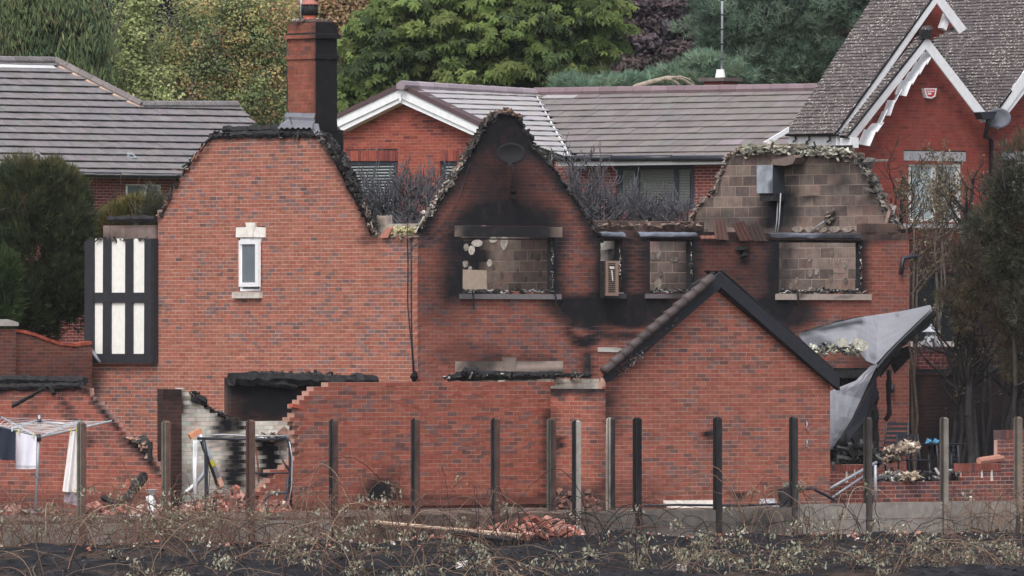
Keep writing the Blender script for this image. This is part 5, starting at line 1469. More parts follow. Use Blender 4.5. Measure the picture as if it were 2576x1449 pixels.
# down pipes and cables
t = thing('downpipe', 'black downpipe with melted curling cable at the left end of the gable wall', 'downpipe', LW.px(206, 985, .2))
rod('pipe', [LW.px(206, 880, .20), LW.px(206, 990, .20)], .05, M['gutter'], t, sides=8)
rod('melted_hose', [LW.px(206, 884, .2), LW.px(210, 873, .22), LW.px(222, 872, .24), LW.px(233, 884, .25), LW.px(242, 898, .24), LW.px(252, 911, .22)], [.05, .045, .04, .04, .035, .025], M['lead'], t, sides=7)
t = thing('waste_pipe', 'short grey bent waste pipe at the right end of the house front', 'pipe', RW.px(2268, 700))
rod('pipe', [RW.px(2266, 690, .08), RW.px(2272, 650, .08), RW.px(2300, 645, .08), RW.px(2306, 647, .08)], .045, M['gutter'], t, sides=8)
cab = thing('wall_cables', 'black cables hanging down the wall at the corner between the gables', 'cable', LW.px(1040, 955))
def cable(pl, pts, r=.010): rod('cable', [pl.px(x, y, .03) for x, y in pts], r, M['gutter'], cab, sides=4)
cable(LW, [(1026, 560), (1024, 600), (1026, 660), (1025, 760), (1030, 820), (1036, 880), (1040, 945)], .011)
cable(LW, [(1033, 600), (1034, 680), (1034, 780), (1036, 860), (1042, 945)], .012)
cable(LW, [(1031, 640), (1035, 625), (1044, 618), (1049, 612)], .009)
cable(RW, [(1052, 612), (1090, 590), (1130, 545), (1160, 480), (1182, 410)], .007)
cable(RW, [(1052, 618), (1110, 600), (1150, 570)], .006)
V, f, c = lumps([LW.px(1040, 948, .1), LW.px(1043, 940, .1)], [.16, .12], np.full((2, 3), .02))
mk('blob', V, f, M['charstuff'], cab, col=c)

# ================================================================== burnt garage
GF = wallplane(1523, 190.2, ANG)
GS = Plane(GF.O, LW.U, (0, 0, 1))
G = thing('burnt_garage', 'gabled red brick garage with black barge boards and most roof tiles gone', 'garage', GF.px(1523, 1300))
gk = .0775
sg = [('l', [(1525, 960), (1600, 905)], 14, .45), ('e', 1535, 1000, 30, 40, .45), ('r', 1520, 1000, 1534, 1060, 20, .5), ('e', 1790, 1095, 18, 16, .95, .5), ('e', 1850, 1248, 22, 12, .95), ('e', 1540, 1060, 40, 60, .35),
      ('r', 1523, 1230, 1640, 1300, 60, .3), ('r', 1523, 1285, 2090, 1340, 20, .4), ('e', 1960, 1250, 60, 50, .3)]
gw_ = wall(G, 'gable_wall', GF, [(1523, 1345), (1523, 962), (1812, 712), (1822, 712), (2088, 962), (2088, 1345)], 'extg', g=gk, L=.2235, th=.22, soot=sg, pick=220, pickbox=(1523, 720, 2090, 1240), joint=.0105)
ss = [('r', 1385, 960, 1523, 985, 14, .85), ('r', 1385, 1040, 1396, 1330, 12, .6), ('r', 1505, 985, 1523, 1330, 18, .35), ('e', 1410, 1115, 10, 22, .9, .5), ('r', 1385, 1230, 1523, 1330, 30, .6)]
GSq = [(1300, 1345), (1300, 972), (1385, 974), (1523, 976), (1523, 1345)]
wall(G, 'side_wall', GS, GSq, 'extg', g=gk, L=.2235, th=.2, soot=ss, pick=80, pickbox=(1390, 990, 1520, 1250), joint=.0105)
GBt = GF.shifted(.14)
gbx = srgb(48, 50, 56)
prism('bargeboard', GBt, [(1813, 683), (1813, 724), (1600, 908), (1540, 956), (1528, 962), (1518, 946)], .02, -.02, M['black'], G)
prism('bargeboard', GBt, [(1813, 683), (2112, 944), (2113, 979), (2095, 968), (1813, 722)], .02, -.02, M['black'], G)
prism('soffit', GBt, [(1813, 716), (2095, 966), (2113, 975), (2113, 982), (1813, 730)], -.022, -.13, M['black'], G)
prism('roof_edge', GBt, [(1815, 681), (1830, 690), (2114, 941), (2112, 946)], -.0, -.5, M['char'], G)
V, f, c = lumps([GBt.px(1560 + R.uniform(0, 70) , 0, 0) * 0 + GBt.px(x, y, .03) for x, y in [(1545 + t * 75 + R.randn() * 4, 950 - t * 62 + R.randn() * 6) for t in R.rand(70)]], R.uniform(.012, .04, 70), pickcol(70, [(.4, .4, .4), (.2, .2, .2), (.3, .14, .09)]), (1, .4, 1))
mk('blistered_paint', V, f, M['charstuff'], G, col=c, kind='stuff')
# the surviving verge of roll tiles on the left slope, each lapping over the one below
pa, pb = np.array([1520, 938.0]), np.array([1792, 702.0])
nt_ = 12
for row, (dx, off, rr) in enumerate(((0, .10, .085), (4, -.14, .075))):
    for k in range(nt_):
        a = pa + (pb - pa) * (k - .05) / nt_; b = pa + (pb - pa) * (k + 1.02) / nt_
        if k > 9 and row == 1: continue
        up = -6 + R.randn() * .8
        A_ = GBt.px(a[0] + dx, a[1] + up - 1.0, off); B_ = GBt.px(b[0] + dx, b[1] + up + 2.0, off)
        V, f = polytube([A_, A_ + (B_ - A_) * .5, B_], [rr * 1.12, rr, rr * .9], 9)
        mk('roof_tile', V, f, M['newtile'], G, col=srgb(80, 70, 70) * math.exp(R.randn() * .18), soot=0, smooth=True)
edge_debris(G, 'broken_mortar', GBt, [(1545, 935), (1640, 858), (1700, 806)], 90, .06, [(.22, .11, .085), (.04, .04, .04), (.12, .09, .08)], 6, off=(-.1, .03))
charbeam('rafter', [GBt.px(1740, 722, -.2), GBt.px(1796, 690, -.2)], .05, G)
for dy in (0, 38):
    rod('wall_hook', [GF.px(2029 + x_, 1060 + y_ + dy * 1.2, o_) for x_, y_, o_ in ((0, 0, .01), (2, 8, .06), (-1, 16, .03), (6, 20, .05), (1, 26, .02))], .012, M['alu'], G, sides=5)
charbeam('kerb', [GF.px(1530, 1280, .25), GF.px(1900, 1283, .25), GF.px(1990, 1276, .25)], .035, G)

# ================================================================== burnt single storey extension
FX = Plane(GS.px(1385, 1100), RW.U, (0, 0, 1)); FX.O[2] = 0
E = thing('burnt_extension', 'roofless single storey brick extension with its near corner collapsed', 'extension', FX.px(1100, 1310))
sf = [('e', 955, 1235, 58, 42, 1.0, .8), ('r', 900, 1255, 1385, 1310, 14, .62), ('r', 1374, 960, 1386, 1000, 8, .4), ('r', 1370, 1040, 1386, 1300, 14, .75), ('e', 985, 1190, 40, 30, .35)]
fpoly = [(640, 1345), (648, 1262), (655, 1230), (672, 1205), (700, 1178), (735, 1165), (750, 1160), (740, 1120), (750, 1085), (736, 1062), (746, 1035), (735, 1020), (760, 1004), (780, 988), (795, 970), (832, 968), (834, 958), (1385, 957), (1385, 1345)]
fw_ = wall(E, 'front_wall', FX, fpoly, 'ext', g=.0785, L=.2265, th=.20, soot=sf, pick=200, pickbox=(735, 960, 1385, 1230), whole=True, joint=.0105, rough=.003)
plbox('plinth', FX, 745, 1262, 1384, 1268, .03, -.1, M['brick'], E, col=srgb(122, 76, 68), soot=[('r', 900, 1255, 1385, 1310, 14, .3)])
V = []
nd = thing('loose_brick', 'loose brick teetering on the broken end of the front wall', 'brick', FX.px(742, 1025))
for (x, y) in ((742, 1022),):
    p = FX.px(x, y, -.02)
    mk('brick', wbox(p, .22, .10, .066, ANG + 6, 0, 8), BOXF, M['brick'], nd, col=srgb(170, 88, 72), soot=0)
# left wall, broken down in steps towards the lost corner
EXc = FX.px(505, 1150)
EL = Plane((EXc[0], EXc[1], 0), LW.U, (0, 0, 1))
se = [('l', [(150, 985), (180, 1055)], 14, .85), ('r', -60, 968, 215, 985, 14, .8), ('l', [(217, 985), (262, 1035), (300, 1085), (350, 1130), (404, 1195)], 10, .95), ('e', 375, 1130, 12, 22, .95), ('e', 225, 1115, 14, 22, .8), ('r', -60, 1250, 420, 1330, 20, .4)]
epoly = [(-70, 1345), (-70, 976), (214, 976), (217, 1000), (240, 1012), (258, 1032), (282, 1062), (300, 1084), (322, 1108), (345, 1128), (372, 1152), (390, 1176), (405, 1200), (408, 1345)]
wall(E, 'side_wall', EL, epoly, 'ruin', g=.0775, L=.2265, th=.20, soot=se, pick=160, pickbox=(0, 990, 400, 1260), joint=.0105)
for (x, y) in ((222, 1012), (252, 1042), (276, 1068), (301, 1095), (318, 1115)):
    p = EL.px(x, y, -.12); mk('broken_brick', wbox(p, .10, .10, .068, ANL), BOXF, M['brick'], E, col=(.03, .028, .028), soot=.6)
charbeam('wall_plate', [EL.px(-60, 956, -.05), EL.px(60, 955, -.05), EL.px(150, 958, -.05), EL.px(212, 958, -.05)], .085, E)
charbeam('wall_plate', [EL.px(-60, 972, .02), EL.px(60, 973, .02), EL.px(205, 968, .02)], .06, E)
charbeam('hanging_batten', [EL.px(32, 1023, .2), EL.px(112, 976, .2)], .035, E, sides=5)
charbeam('wall_plate', [EL.px(128, 965, .04), EL.px(134, 990, .05)], .05, E)
edge_debris(E, 'broken_edge', EL, [(330, 1105), (360, 1112), (372, 1140)], 40, .10, [(.30, .17, .13), (.36, .24, .2), (.05, .05, .05)], 8)
charbeam('burnt_stud', [EL.px(377, 1112, .04), EL.px(378, 1158, .04)], .05, E)
# brick pier by the lost corner, two faces
PCx = FX.px(410, 1150); 
pcz = P(410, HY, 187.4)
PF = Plane((pcz[0], pcz[1], 0), RW.U, (0, 0, 1)); PS = Plane((pcz[0], pcz[1], 0), LW.U, (0, 0, 1))
sp = [('r', 400, 975, 460, 1000, 30, .5), ('r', 440, 1080, 460, 1320, 20, .3), ('r', 425, 1000, 440, 1300, 8, .15), ('r', 385, 960, 470, 1340, 40, .18)]
wall(E, 'pier', PF, [(410.5, 1345), (410.5, 979), (457, 979), (457, 1345)], 'sooty', g=.0775, L=.2265, th=.13, soot=sp, bd=.09)
wall(E, 'pier', PS, [(396, 1345), (396, 979), (410, 979), (410, 1345)], 'sooty', g=.0775, L=.2265, th=.12, soot=[('r', 390, 960, 412, 1345, 10, .55)], bd=.09)
# white painted inner wall, burnt away to the right
pw = P(457, HY, 188.0)
WI = Plane((pw[0], pw[1], 0), RW.U, (0, 0, 1))
sw = [('l', [(462, 985), (462, 1035)], 8, .9), ('l', [(492, 1000), (489, 1060)], 7, .55), ('r', 545, 1052, 618, 1086, 10, .93), ('r', 572, 1105, 618, 1226, 5, .97), ('l', [(545, 1075), (550, 1130)], 8, .45), ('l', [(540, 1090), (530, 1125)], 8, .5),
      ('r', 652, 1104, 702, 1198, 5, .97), ('r', 470, 1010, 545, 1110, 60, .12), ('r', 575, 1070, 600, 1330, 30, .3), ('r', 457, 1190, 700, 1330, 30, .35)]  # the hard upright rectangles paint a dark doorway opening onto the wall
wall(E, 'white_inner_wall', WI, [(458, 1345), (458, 980), (474, 982), (490, 1002), (504, 1016), (520, 1030), (548, 1045), (590, 1055), (640, 1062), (728, 1062), (728, 1345)], 'white', g=.077, L=.225, th=.2, soot=sw, pick=60, pickbox=(460, 1000, 560, 1190), joint=.009)
edge_debris(E, 'charred_edge', WI, [(476, 982), (505, 1014), (550, 1045), (595, 1055)], 46, .10, [(.02, .02, .02), (.04, .035, .035), (.08, .06, .055)], 5, off=(-.2, .02))
for p, a in (((492, 1006), 10), ((504, 1003), -15)):
    mk('broken_brick', wbox(WI.px(p[0], p[1], .02), .2, .1, .1, ANG, a, 18), BOXF, M['char'], E)
edge_debris(E, 'wall_head', WI, [(640, 1100), (690, 1098), (726, 1100)], 60, .07, [(.5, .48, .45), (.3, .26, .24), (.2, .12, .1)], 4, off=(.0, .2))
# taller smoke black wall farther in with its charred plate
pd = P(580, HY, 190.0)
DI = Plane((pd[0], pd[1], 0), RW.U, (0, 0, 1))
sd_ = [('r', 575, 940, 960, 975, 14, .97), ('e', 690, 1010, 90, 46, .97, .7), ('r', 620, 985, 628, 1060, 14, .75), ('r', 580, 940, 640, 985, 18, .85), ('r', 560, 930, 960, 1080, 20, .35)]
wall(E, 'smoke_black_wall', DI, [(581, 1345), (581, 946), (700, 950), (950, 956), (950, 1345)], 'sooty', g=.077, L=.225, th=.2, soot=sd_, pick=0, joint=.0105)
charbeam('wall_plate', [DI.px(580, 952, .05), DI.px(700, 954, .05), DI.px(830, 960, .05), DI.px(945, 957, .05)], .12, E)
charbeam('wall_plate', [DI.px(660, 962, .1), DI.px(745, 974, .1)], .055, E)
edge_debris(E, 'charred_edge', DI, [(585, 944), (660, 942), (760, 944), (860, 950), (945, 954)], 120, .09, chc, 4)
for x in (632, 644, 656, 668, 680, 694, 706):
    V, f = polytube([DI.px(x, 945, .10), DI.px(x + 3, 938 + R.rand() * 3, -.1)], .05, 6); mk('scorched_tile', V, f, M['char'], E)
# whitewashed strip and charred joists behind the front wall
pk = P(1290, HY, 193.2)
WB = Plane((pk[0], pk[1], 0), RW.U, (0, 0, 1))
wall(E, 'white_inner_wall', WB, [(1270, 1345), (1270, 949), (1508, 949), (1508, 1345)], 'white', g=.077, L=.225, th=.2, soot=[('l', [(1410, 946), (1410, 965)], 5, .6), ('r', 1270, 958, 1330, 975, 12, .7), ('e', 1345, 952, 40, 7, .5)], pick=20, pickbox=(1380, 940, 1510, 975))
for pts, r in (([(1150, 944), (1240, 943), (1330, 945), (1390, 943)], .07), ([(1180, 938), (1300, 941), (1470, 943), (1485, 944)], .05), ([(1128, 951), (1160, 948), (1210, 949)], .07), ([(1210, 952), (1360, 949)], .045)):
    charbeam('joist', [WB.px(x, y, .15) for x, y in pts], r, E)
for x in (1165, 1178, 1192):
    V, f = polytube([WB.px(x, 938, .3), WB.px(x + 6, 926 + (x % 3) * 2, .2)], .05, 6); mk('scorched_tile', V, f, M['char'], E)
edge_debris(E, 'charred_edge', WB, [(1115, 950), (1160, 946), (1300, 944), (1480, 946)], 150, .06, chc + [(.45, .42, .38)], 5, off=(0, .3))
charbeam('burnt_post', [WB.px(1478, 890, .1), WB.px(1480, 945, .1)], .05, E)
# ================================================================== right hand garden: walls, patio, fallen roof sheet
RG = wallplane(2290, 213, ANG)
t = thing('garden_wall', 'sooty dark brick garden wall with a black coping on the far right', 'wall', RG.px(2440, 1200))
wall(t, 'brick_panel', RG, [(2280, 1300), (2280, 938), (2620, 938), (2620, 1300)], 'sooty', g=.076, L=.225, th=.25, soot=[('r', 2370, 930, 2640, 1300, 60, .72), ('r', 2280, 930, 2310, 1300, 14, .7), ('r', 2280, 1090, 2640, 1300, 50, .4)], pick=200, pickbox=(2290, 940, 2576, 1180), joint=.012)
plbox('coping', RG, 2276, 927, 2620, 938, .05, -.28, M['char'], t)
PI_ = RG.shifted(.06)
t = thing('brick_pier', 'short pinkish brick pier carrying the stone lantern', 'pier', PI_.px(2346, 930))
wall(t, 'shaft', PI_, [(2311, 928), (2311, 886), (2381, 886), (2381, 928)], 'bung2', g=.076, L=.225, th=.4, soot=[('e', 2370, 900, 14, 30, .4)], pick=20)
for k in range(11):
    plbox('soldier_brick', PI_, 2310 + k * 6.5 + .5, 873, 2316.5 + k * 6.5 - .4, 886, .02, -.4, M['brick'], t, col=srgb(96, 74, 76) * math.exp(R.randn() * .15), soot=[])
def lathe(name, c, prof, m, par, col=None, n=6, rot=0.0, smooth=False):
    V, fc = [], []
    for r, z in prof:
        for k in range(n):
            a = rot + 2 * math.pi * k / n; V.append(c + np.array([math.cos(a) * r, math.sin(a) * r, z]))
    for j in range(len(prof) - 1):
        for k in range(n):
            fc.append((j * n + k, j * n + (k + 1) % n, (j + 1) * n + (k + 1) % n, (j + 1) * n + k))
    fc += [tuple(range(n - 1, -1, -1)), tuple((len(prof) - 1) * n + k for k in range(n))]
    return mk(name, np.array(V), fc, M[m], par, col=col, smooth=smooth, soot=0)
lc = PI_.px(2342, 873, -.12); wcol = srgb(206, 212, 218)
t = thing('stone_lantern', 'white pagoda style garden lantern standing on the brick pier', 'lantern', lc)
for k in range(4):
    a = math.pi / 4 + k * math.pi / 2 + .3
    d_ = np.array([math.cos(a), math.sin(a), 0])
    V, f = polytube([lc + d_ * .17, lc + d_ * .16 + [0, 0, .08], lc + d_ * .09 + [0, 0, .17]], [.045, .04, .05], 6); mk('leg', V, f, M['stone'], t, col=wcol, soot=0, smooth=True)
lathe('platform', lc, [(.08, .155), (.135, .18), (.13, .215), (.09, .235)], 'stone', t, wcol, 8)
for k in range(4):
    a = k * math.pi / 2 + .3; d_ = np.array([math.cos(a), math.sin(a), 0])
    mk('lamp_post', wbox(lc + d_ * .075 + [0, 0, .27], .045, .045, .085, math.degrees(a)), BOXF, M['stone'], t, col=wcol * .9, soot=0)
lathe('roof', lc, [(.17, .305), (.185, .315), (.10, .365), (.05, .41), (.018, .43), (.03, .445), (.012, .47)], 'stone', t, wcol, 6)
t = thing('iron_railing', 'black iron railing on the dark garden wall below the burnt trees', 'railing', RG.px(2490, 928))
for y in (880, 924):
    rod('rail', [RG.px(2396, y, -.1), RG.px(2610, y, -.1)], .018, M['gutter'], t, sides=5)
for k in range(26):
    x = 2398 + k * 8.2; rod('bar', [RG.px(x, 880, -.1), RG.px(x, 926, -.1)], .010, M['gutter'], t, sides=4)
    if k % 2: rod('scroll', [RG.px(x + 4 * math.cos(a), 906 + 7 * math.sin(a), -.1) for a in np.linspace(0, 5.5, 8)], .007, M['gutter'], t, sides=4)
plbox('garden_sill', RG, 2300, 859, 2400, 872, -1.0, -1.2, M['stone'], None, col=srgb(200, 190, 188), soot=[]); bpy.data.objects['garden_sill']['kind'] = 'structure'
# dark brick mass of the pit below the block wall corner: charred frame of the house's black doorway
plbox('charred_jamb', RW, 2098, 930, 2110, 1300, -.05, -.25, M['char'], H)
plbox('charred_jamb', RW, 2190, 930, 2206, 1300, -.02, -.25, M['char'], H)
plbox('charred_head', RW, 2098, 926, 2206, 950, -.02, -.22, M['char'], H)
plbox('dark_interior_board', RW, 2110, 950, 2190, 1300, -.9, -.96, M['char'], H)  # black board added to stand for the dark interior behind the opening
for x in (2130, 2160): charbeam('burnt_stud', [RW.px(x, 940, -.4), RW.px(x + 6, 1220, -.3)], .06, H)
# patio slab and its low walls
PW = wallplane(2085, 194.6, ANG)
u0_, _ = PW.at(2088, 1200); u1_, _ = PW.at(2640, 1200)
V = pbox(PW, u0_, u1_, .3, .86, -.12, -7.5)
mk('patio', V, BOXF, M['concrete'], None, col=srgb(96, 84, 80), soot=.35, kind='structure')
t = thing('patio_wall', 'low stepped brick patio wall with an upright brick top behind the right fence', 'wall', PW.px(2330, 1262))
def soldier(pl, x0, x1, y0, y1, par, pal='patio', step=6.6):
    n_ = max(1, int((x1 - x0) / step))
    for i in range(n_):
        xa, xb = x0 + (x1 - x0) * i / n_, x0 + (x1 - x0) * (i + 1) / n_
        c_ = PAL[pal][0] * math.exp(R.randn() * .1) if R.rand() < .85 else PAL[pal][2]
        plbox('soldier_brick', pl, xa + .35, y0, xb - .35, y1, .012, -.2, M['brick'], par, col=c_, soot=[])
    plbox('soldier_mortar', pl, x0, y0 + .4, x1, y1, .002, -.19, M['mortar'], par, col=PAL[pal][4], soot=[])
wall(t, 'brick_panel', PW, [(2086, 1340), (2086, 1186), (2176, 1186), (2176, 1215), (2418, 1215), (2418, 1186), (2518, 1186), (2518, 1104), (2620, 1104), (2620, 1340)], 'patio', g=.0775, L=.2265, th=.2,
     soot=[('r', 2175, 1208, 2420, 1216, 6, .3)], pick=260, pickbox=(2086, 1100, 2576, 1262), joint=.014)
soldier(PW, 2086, 2176, 1169, 1186, t); soldier(PW, 2418, 2518, 1166, 1186, t); soldier(PW, 2518, 2620, 1082, 1104, t)
for x, y, rx, ry in ((2130, 1200, 4, 14), (2150, 1190, 3, 10), (2495, 1196, 4, 14), (2470, 1192, 3, 10)):
    prism('lime_streak', PW, [(x - 1.5, y - ry), (x + 1.5, y - ry), (x + rx, y + ry), (x - rx * .6, y + ry)], .012, .0, M['mortar'], t, col=srgb(206, 196, 192), soot=[])
t = thing('ridge_tile', 'broken terracotta ridge tile lying on the stepped patio wall', 'tile', PW.px(2490, 1166))
V, f = polytube([PW.px(2462, 1160, -.05), PW.px(2520, 1152, -.05)], [.07, .075], 8); mk('shell', V, f, M['terracotta'], t, col=srgb(172, 124, 108))
# collapsed roof sheet
t = thing('collapsed_roof_sheet', 'large buckled grey roof sheet collapsed between the garage and the patio', 'roof sheet', P(2200, 1120, 197))
def loft(name, rows, Zs, m, par, col, th=.03, nu=9, sag=0.0, soot=None):
    A_ = np.array([[P(r[0], r[1], z[0]), P(r[2], r[3], z[1])] for r, z in zip(rows, Zs)])
    s = np.linspace(0, len(rows) - 1, (len(rows) - 1) * 4 + 1)
    E0 = np.stack([np.interp(s, range(len(rows)), A_[:, 0, i]) for i in range(3)], 1); E1 = np.stack([np.interp(s, range(len(rows)), A_[:, 1, i]) for i in range(3)], 1)
    w = np.linspace(0, 1, nu)
    V = E0[:, None] * (1 - w)[None, :, None] + E1[:, None] * w[None, :, None]
    V[:, :, 1] += sag * (4 * w * (1 - w))[None] + R.randn(*V.shape[:2]) * .012
    n0, n1 = V.shape[:2]; Vf = V.reshape(-1, 3)
    a, b = np.meshgrid(np.arange(n0 - 1), np.arange(n1 - 1), indexing='ij'); q = (a * n1 + b).ravel()
    f1 = np.stack([q, q + 1, q + n1 + 1, q + n1], 1)
    V2 = Vf + np.array([0, th, -th * .4]); o_ = len(Vf)
    rim = [(i, i + 1) for i in range(n1 - 1)] + [((n0 - 1) * n1 + i + 1, (n0 - 1) * n1 + i) for i in range(n1 - 1)] + [((i + 1) * n1, i * n1) for i in range(n0 - 1)] + [(i * n1 + n1 - 1, (i + 1) * n1 + n1 - 1) for i in range(n0 - 1)]
    f = np.concatenate([f1, f1[:, ::-1] + o_, np.array([(x, x + o_, y + o_, y) for x, y in rim])])
    VV = np.concatenate([Vf, V2])
    return mk(name, VV, f, M[m], par, col=col, soot=soot_at(VV, soot or []), smooth=False)
shc = srgb(136, 136, 143)
rows = [(2008, 840, 2034, 880), (2060, 824, 2070, 881), (2110, 810, 2115, 881), (2150, 801, 2160, 883), (2182, 795, 2178, 907), (2210, 791, 2202, 917), (2235, 787, 2230, 886), (2265, 783, 2264, 852), (2300, 776, 2302, 815), (2339, 767, 2344, 775)]
loft('sheet', rows, [(201.8 + i * .3, 198.6 + i * .25) for i in range(10)], 'sheet', t, shc, sag=-.15,
     soot=[('l', [(2010, 842), (2100, 818), (2165, 802)], 9, .9), ('e', 2055, 860, 50, 22, .55), ('l', [(2165, 800), (2250, 788)], 3, .7), ('e', 2080, 868, 20, 12, .8), ('r', 2030, 876, 2165, 884, 6, .5), ('e', 2190, 905, 14, 10, .5)])
rows = [(2190, 921, 2208, 915), (2152, 958, 2192, 948), (2086, 984, 2166, 1003), (2082, 1040, 2142, 1054), (2082, 1085, 2116, 1096), (2082, 1126, 2092, 1128)]
loft('torn_flap', rows, [(198.6, 198.8), (198.2, 198.5), (197.2, 198.2), (196.6, 197.5), (196.2, 197.0), (196.0, 196.4)], 'sheet', t, shc * 1.05, sag=-.05)
V, f, c = lumps([P(R.uniform(2090, 2310), R.uniform(800, 890), 199.2) for _ in range(1)], [.02], [(.05, .05, .05)])
# charred stiffening rim along its outer edge
rim_pts = [(2344, 778), (2300, 822), (2262, 858), (2232, 890), (2206, 922), (2188, 958), (2164, 1010), (2140, 1060), (2116, 1100), (2094, 1132)]
for dz, dy, r_, m_ in ((-.10, 5, .055, 'char'), (.06, 10, .075, 'char')):
    pts = [P(x + 2, y + dy, 203.8 - i * .62 + dz) for i, (x, y) in enumerate(rim_pts)]
    charbeam('rim_board', pts, r_, t)
V, f = polytube([P(x - 1, y + 2, 203.6 - i * .62) for i, (x, y) in enumerate(rim_pts[:5])], .022, 5); mk('pale_edge', V, f, M['sheet'], t, col=srgb(168, 176, 174), soot=.2)
charbeam('top_edge', [P(2030, 838, 202.0), P(2100, 818, 202.5), P(2168, 803, 203.2)], .07, t)
ps = [(2050, 876), (2162, 882)]
edge = [P(x, 879 + R.randn() * 4, 198.3) for x in np.linspace(2040, 2164, 150)]
V1, F1, c1 = lumps(np.array(edge) + R.randn(150, 3) * [.02, .12, .03], R.uniform(.03, .09, 150), pickcol(150, [(.40, .39, .32), (.30, .30, .24), (.10, .10, .09), (.05, .05, .05), (.55, .54, .48), (.25, .26, .2)]))
mk('mineral_wool', V1, F1, M['wool'], t, col=c1, kind='stuff')
for pts in ([(2105, 852), (2128, 850), (2132, 872), (2110, 874)], [(2148, 876), (2150, 846), (2186, 862), (2182, 880), (2166, 884)], [(2028, 868), (2044, 872), (2046, 886), (2030, 878)]):
    z_ = 198.2; q = np.array([P(*p, z_) for p in pts])
    mk('wool_slab', np.concatenate([q, q + [0, .12, 0]]), [list(range(len(q)))[::-1], list(range(len(q), 2 * len(q)))] + [(i, (i + 1) % len(q), (i + 1) % len(q) + len(q), i + len(q)) for i in range(len(q))], M['wool'], t, col=(.38, .37, .32))
# black torn linings hanging under the sheet and the gap of the burnt room
def rag(name, pts, Z, par, th=.02, m='char'):
    q = np.array([P(x, y, Z + R.randn() * .05) for x, y in pts]); n_ = len(q)
    return mk(name, np.concatenate([q, q + [0, th, 0]]), [list(range(n_)), list(range(2 * n_ - 1, n_ - 1, -1))] + [(i, i + n_, (i + 1) % n_ + n_, (i + 1) % n_) for i in range(n_)], M[m], par)
rag('hanging_lining', [(2236, 888), (2286, 870), (2290, 900), (2270, 920), (2250, 940), (2240, 915), (2215, 950), (2205, 935)], 203.2, t)
rag('hanging_lining', [(2180, 985), (2200, 960), (2212, 990), (2180, 1050), (2150, 1092), (2112, 1140), (2092, 1140), (2130, 1085)], 198.9, t, m='gutter')
rag('hanging_lining', [(2140, 1060), (2196, 1010), (2180, 1100), (2100, 1150)], 200.4, t)
charbeam('torn_strip', [P(2236, 930, 203), P(2234, 990, 203), P(2238, 1040, 203), P(2228, 1058, 203)], .045, t)
charbeam('burnt_upright', [P(2196, 950, 201), P(2200, 1170, 201)], .10, t)
charbeam('burnt_upright', [P(2176, 985, 200.4), P(2180, 1165, 200.4)], .05, t)
wl = thing('wall_lamp', 'small dark cylinder lamp on the brick beside the black doorway', 'lamp', RW.px(2244, 990))
V, f = polytube([RW.px(2244, 966, .07), RW.px(2244, 988, .07)], .05, 8); mk('shade', V, f, M['gutter'], wl, smooth=True)
# dim inside of the burnt room below
for k in range(26):
    pass
n = 160
C = np.array([P(R.uniform(2090, 2205), R.uniform(1120, 1178), 197.5 + R.rand() * 2.5) for _ in range(n)])
V, f, c = slabs(C, np.stack([R.uniform(.05, .5, n), R.uniform(.02, .12, n), R.uniform(.02, .1, n)], 1), pickcol(n, [(.03, .03, .032), (.05, .05, .05), (.10, .10, .10), (.02, .02, .02)]))
mk('burnt_room_debris', V, f, M['charstuff'], None, col=c, kind='stuff')
# patio furniture
PZ = .86
tb = P(2372, 1122, 199.5); tb[2] = PZ + .76
t = thing('patio_table', 'dark round topped metal patio table behind the low brick wall', 'table', (tb[0], tb[1], PZ))
V, f = polytube([tb + [0, 0, -.03], tb], [.46, .47], 20); mk('tabletop', V, f, M['gutter'], t)
for k in range(4):
    a = .5 + k * math.pi / 2; d_ = np.array([math.cos(a), math.sin(a), 0])
    rod('leg', [tb + d_ * .30 + [0, 0, -.04], tb + d_ * .34 + [0, 0, -.76]], .022, M['gutter'], t)
bl = thing('blue_cloth', 'crumpled bright blue cloth on the patio table', 'cloth', tb + [-.28, -.1, .02])
V, f, c = lumps([tb + [-.30 + i * .07, -.12, .03] for i in range(5)], np.full(5, .10), np.tile(srgb(84, 136, 170), (5, 1)), (1.3, 1, .5)); mk('fold', V, f, M['cloth'], bl, col=c)
def chair(c, ang, label, name='garden_chair'):
    t = thing(name, label, 'chair', c, 'burnt garden chairs on the patio')
    a = math.radians(ang); X = np.array([math.cos(a), math.sin(a), 0]); Y = np.array([-math.sin(a), math.cos(a), 0]); Zv = np.array([0, 0, 1.0]); c = np.asarray(c)
    for sx in (-.23, .23):
        rod('leg', [c + X * sx - Y * .22, c + X * sx * .95 - Y * .2 + Zv * .45], .016, M['gutter'], t, sides=5)
        rod('leg', [c + X * sx + Y * .26, c + X * sx + Y * .2 + Zv * .45, c + X * sx * .98 + Y * .30 + Zv * .95], .018, M['gutter'], t, sides=5)
    mk('seat', wbox(c + Zv * .45, .48, .46, .025, ang), BOXF, M['gutter'], t)
    for k in range(5):
        mk('back_slat', wbox(c + Y * (.22 + k * .018) + Zv * (.55 + k * .09), .46, .012, .05, ang), BOXF, M['gutter'], t)
    return t
c_ = P(2300, 1200, 198.6); c_[2] = PZ; chair(c_, 25, 'dark metal garden chair with a sagging mesh back beside the table')
c_ = P(2243, 1200, 200.2); c_[2] = PZ + .22; chair(c_, 200, 'black folding recliner frame propped upright against the brick wall')
c_ = P(2400, 1200, 200.8); c_[2] = PZ - .2; chair(c_, 150, 'low black garden seat standing behind the patio table')
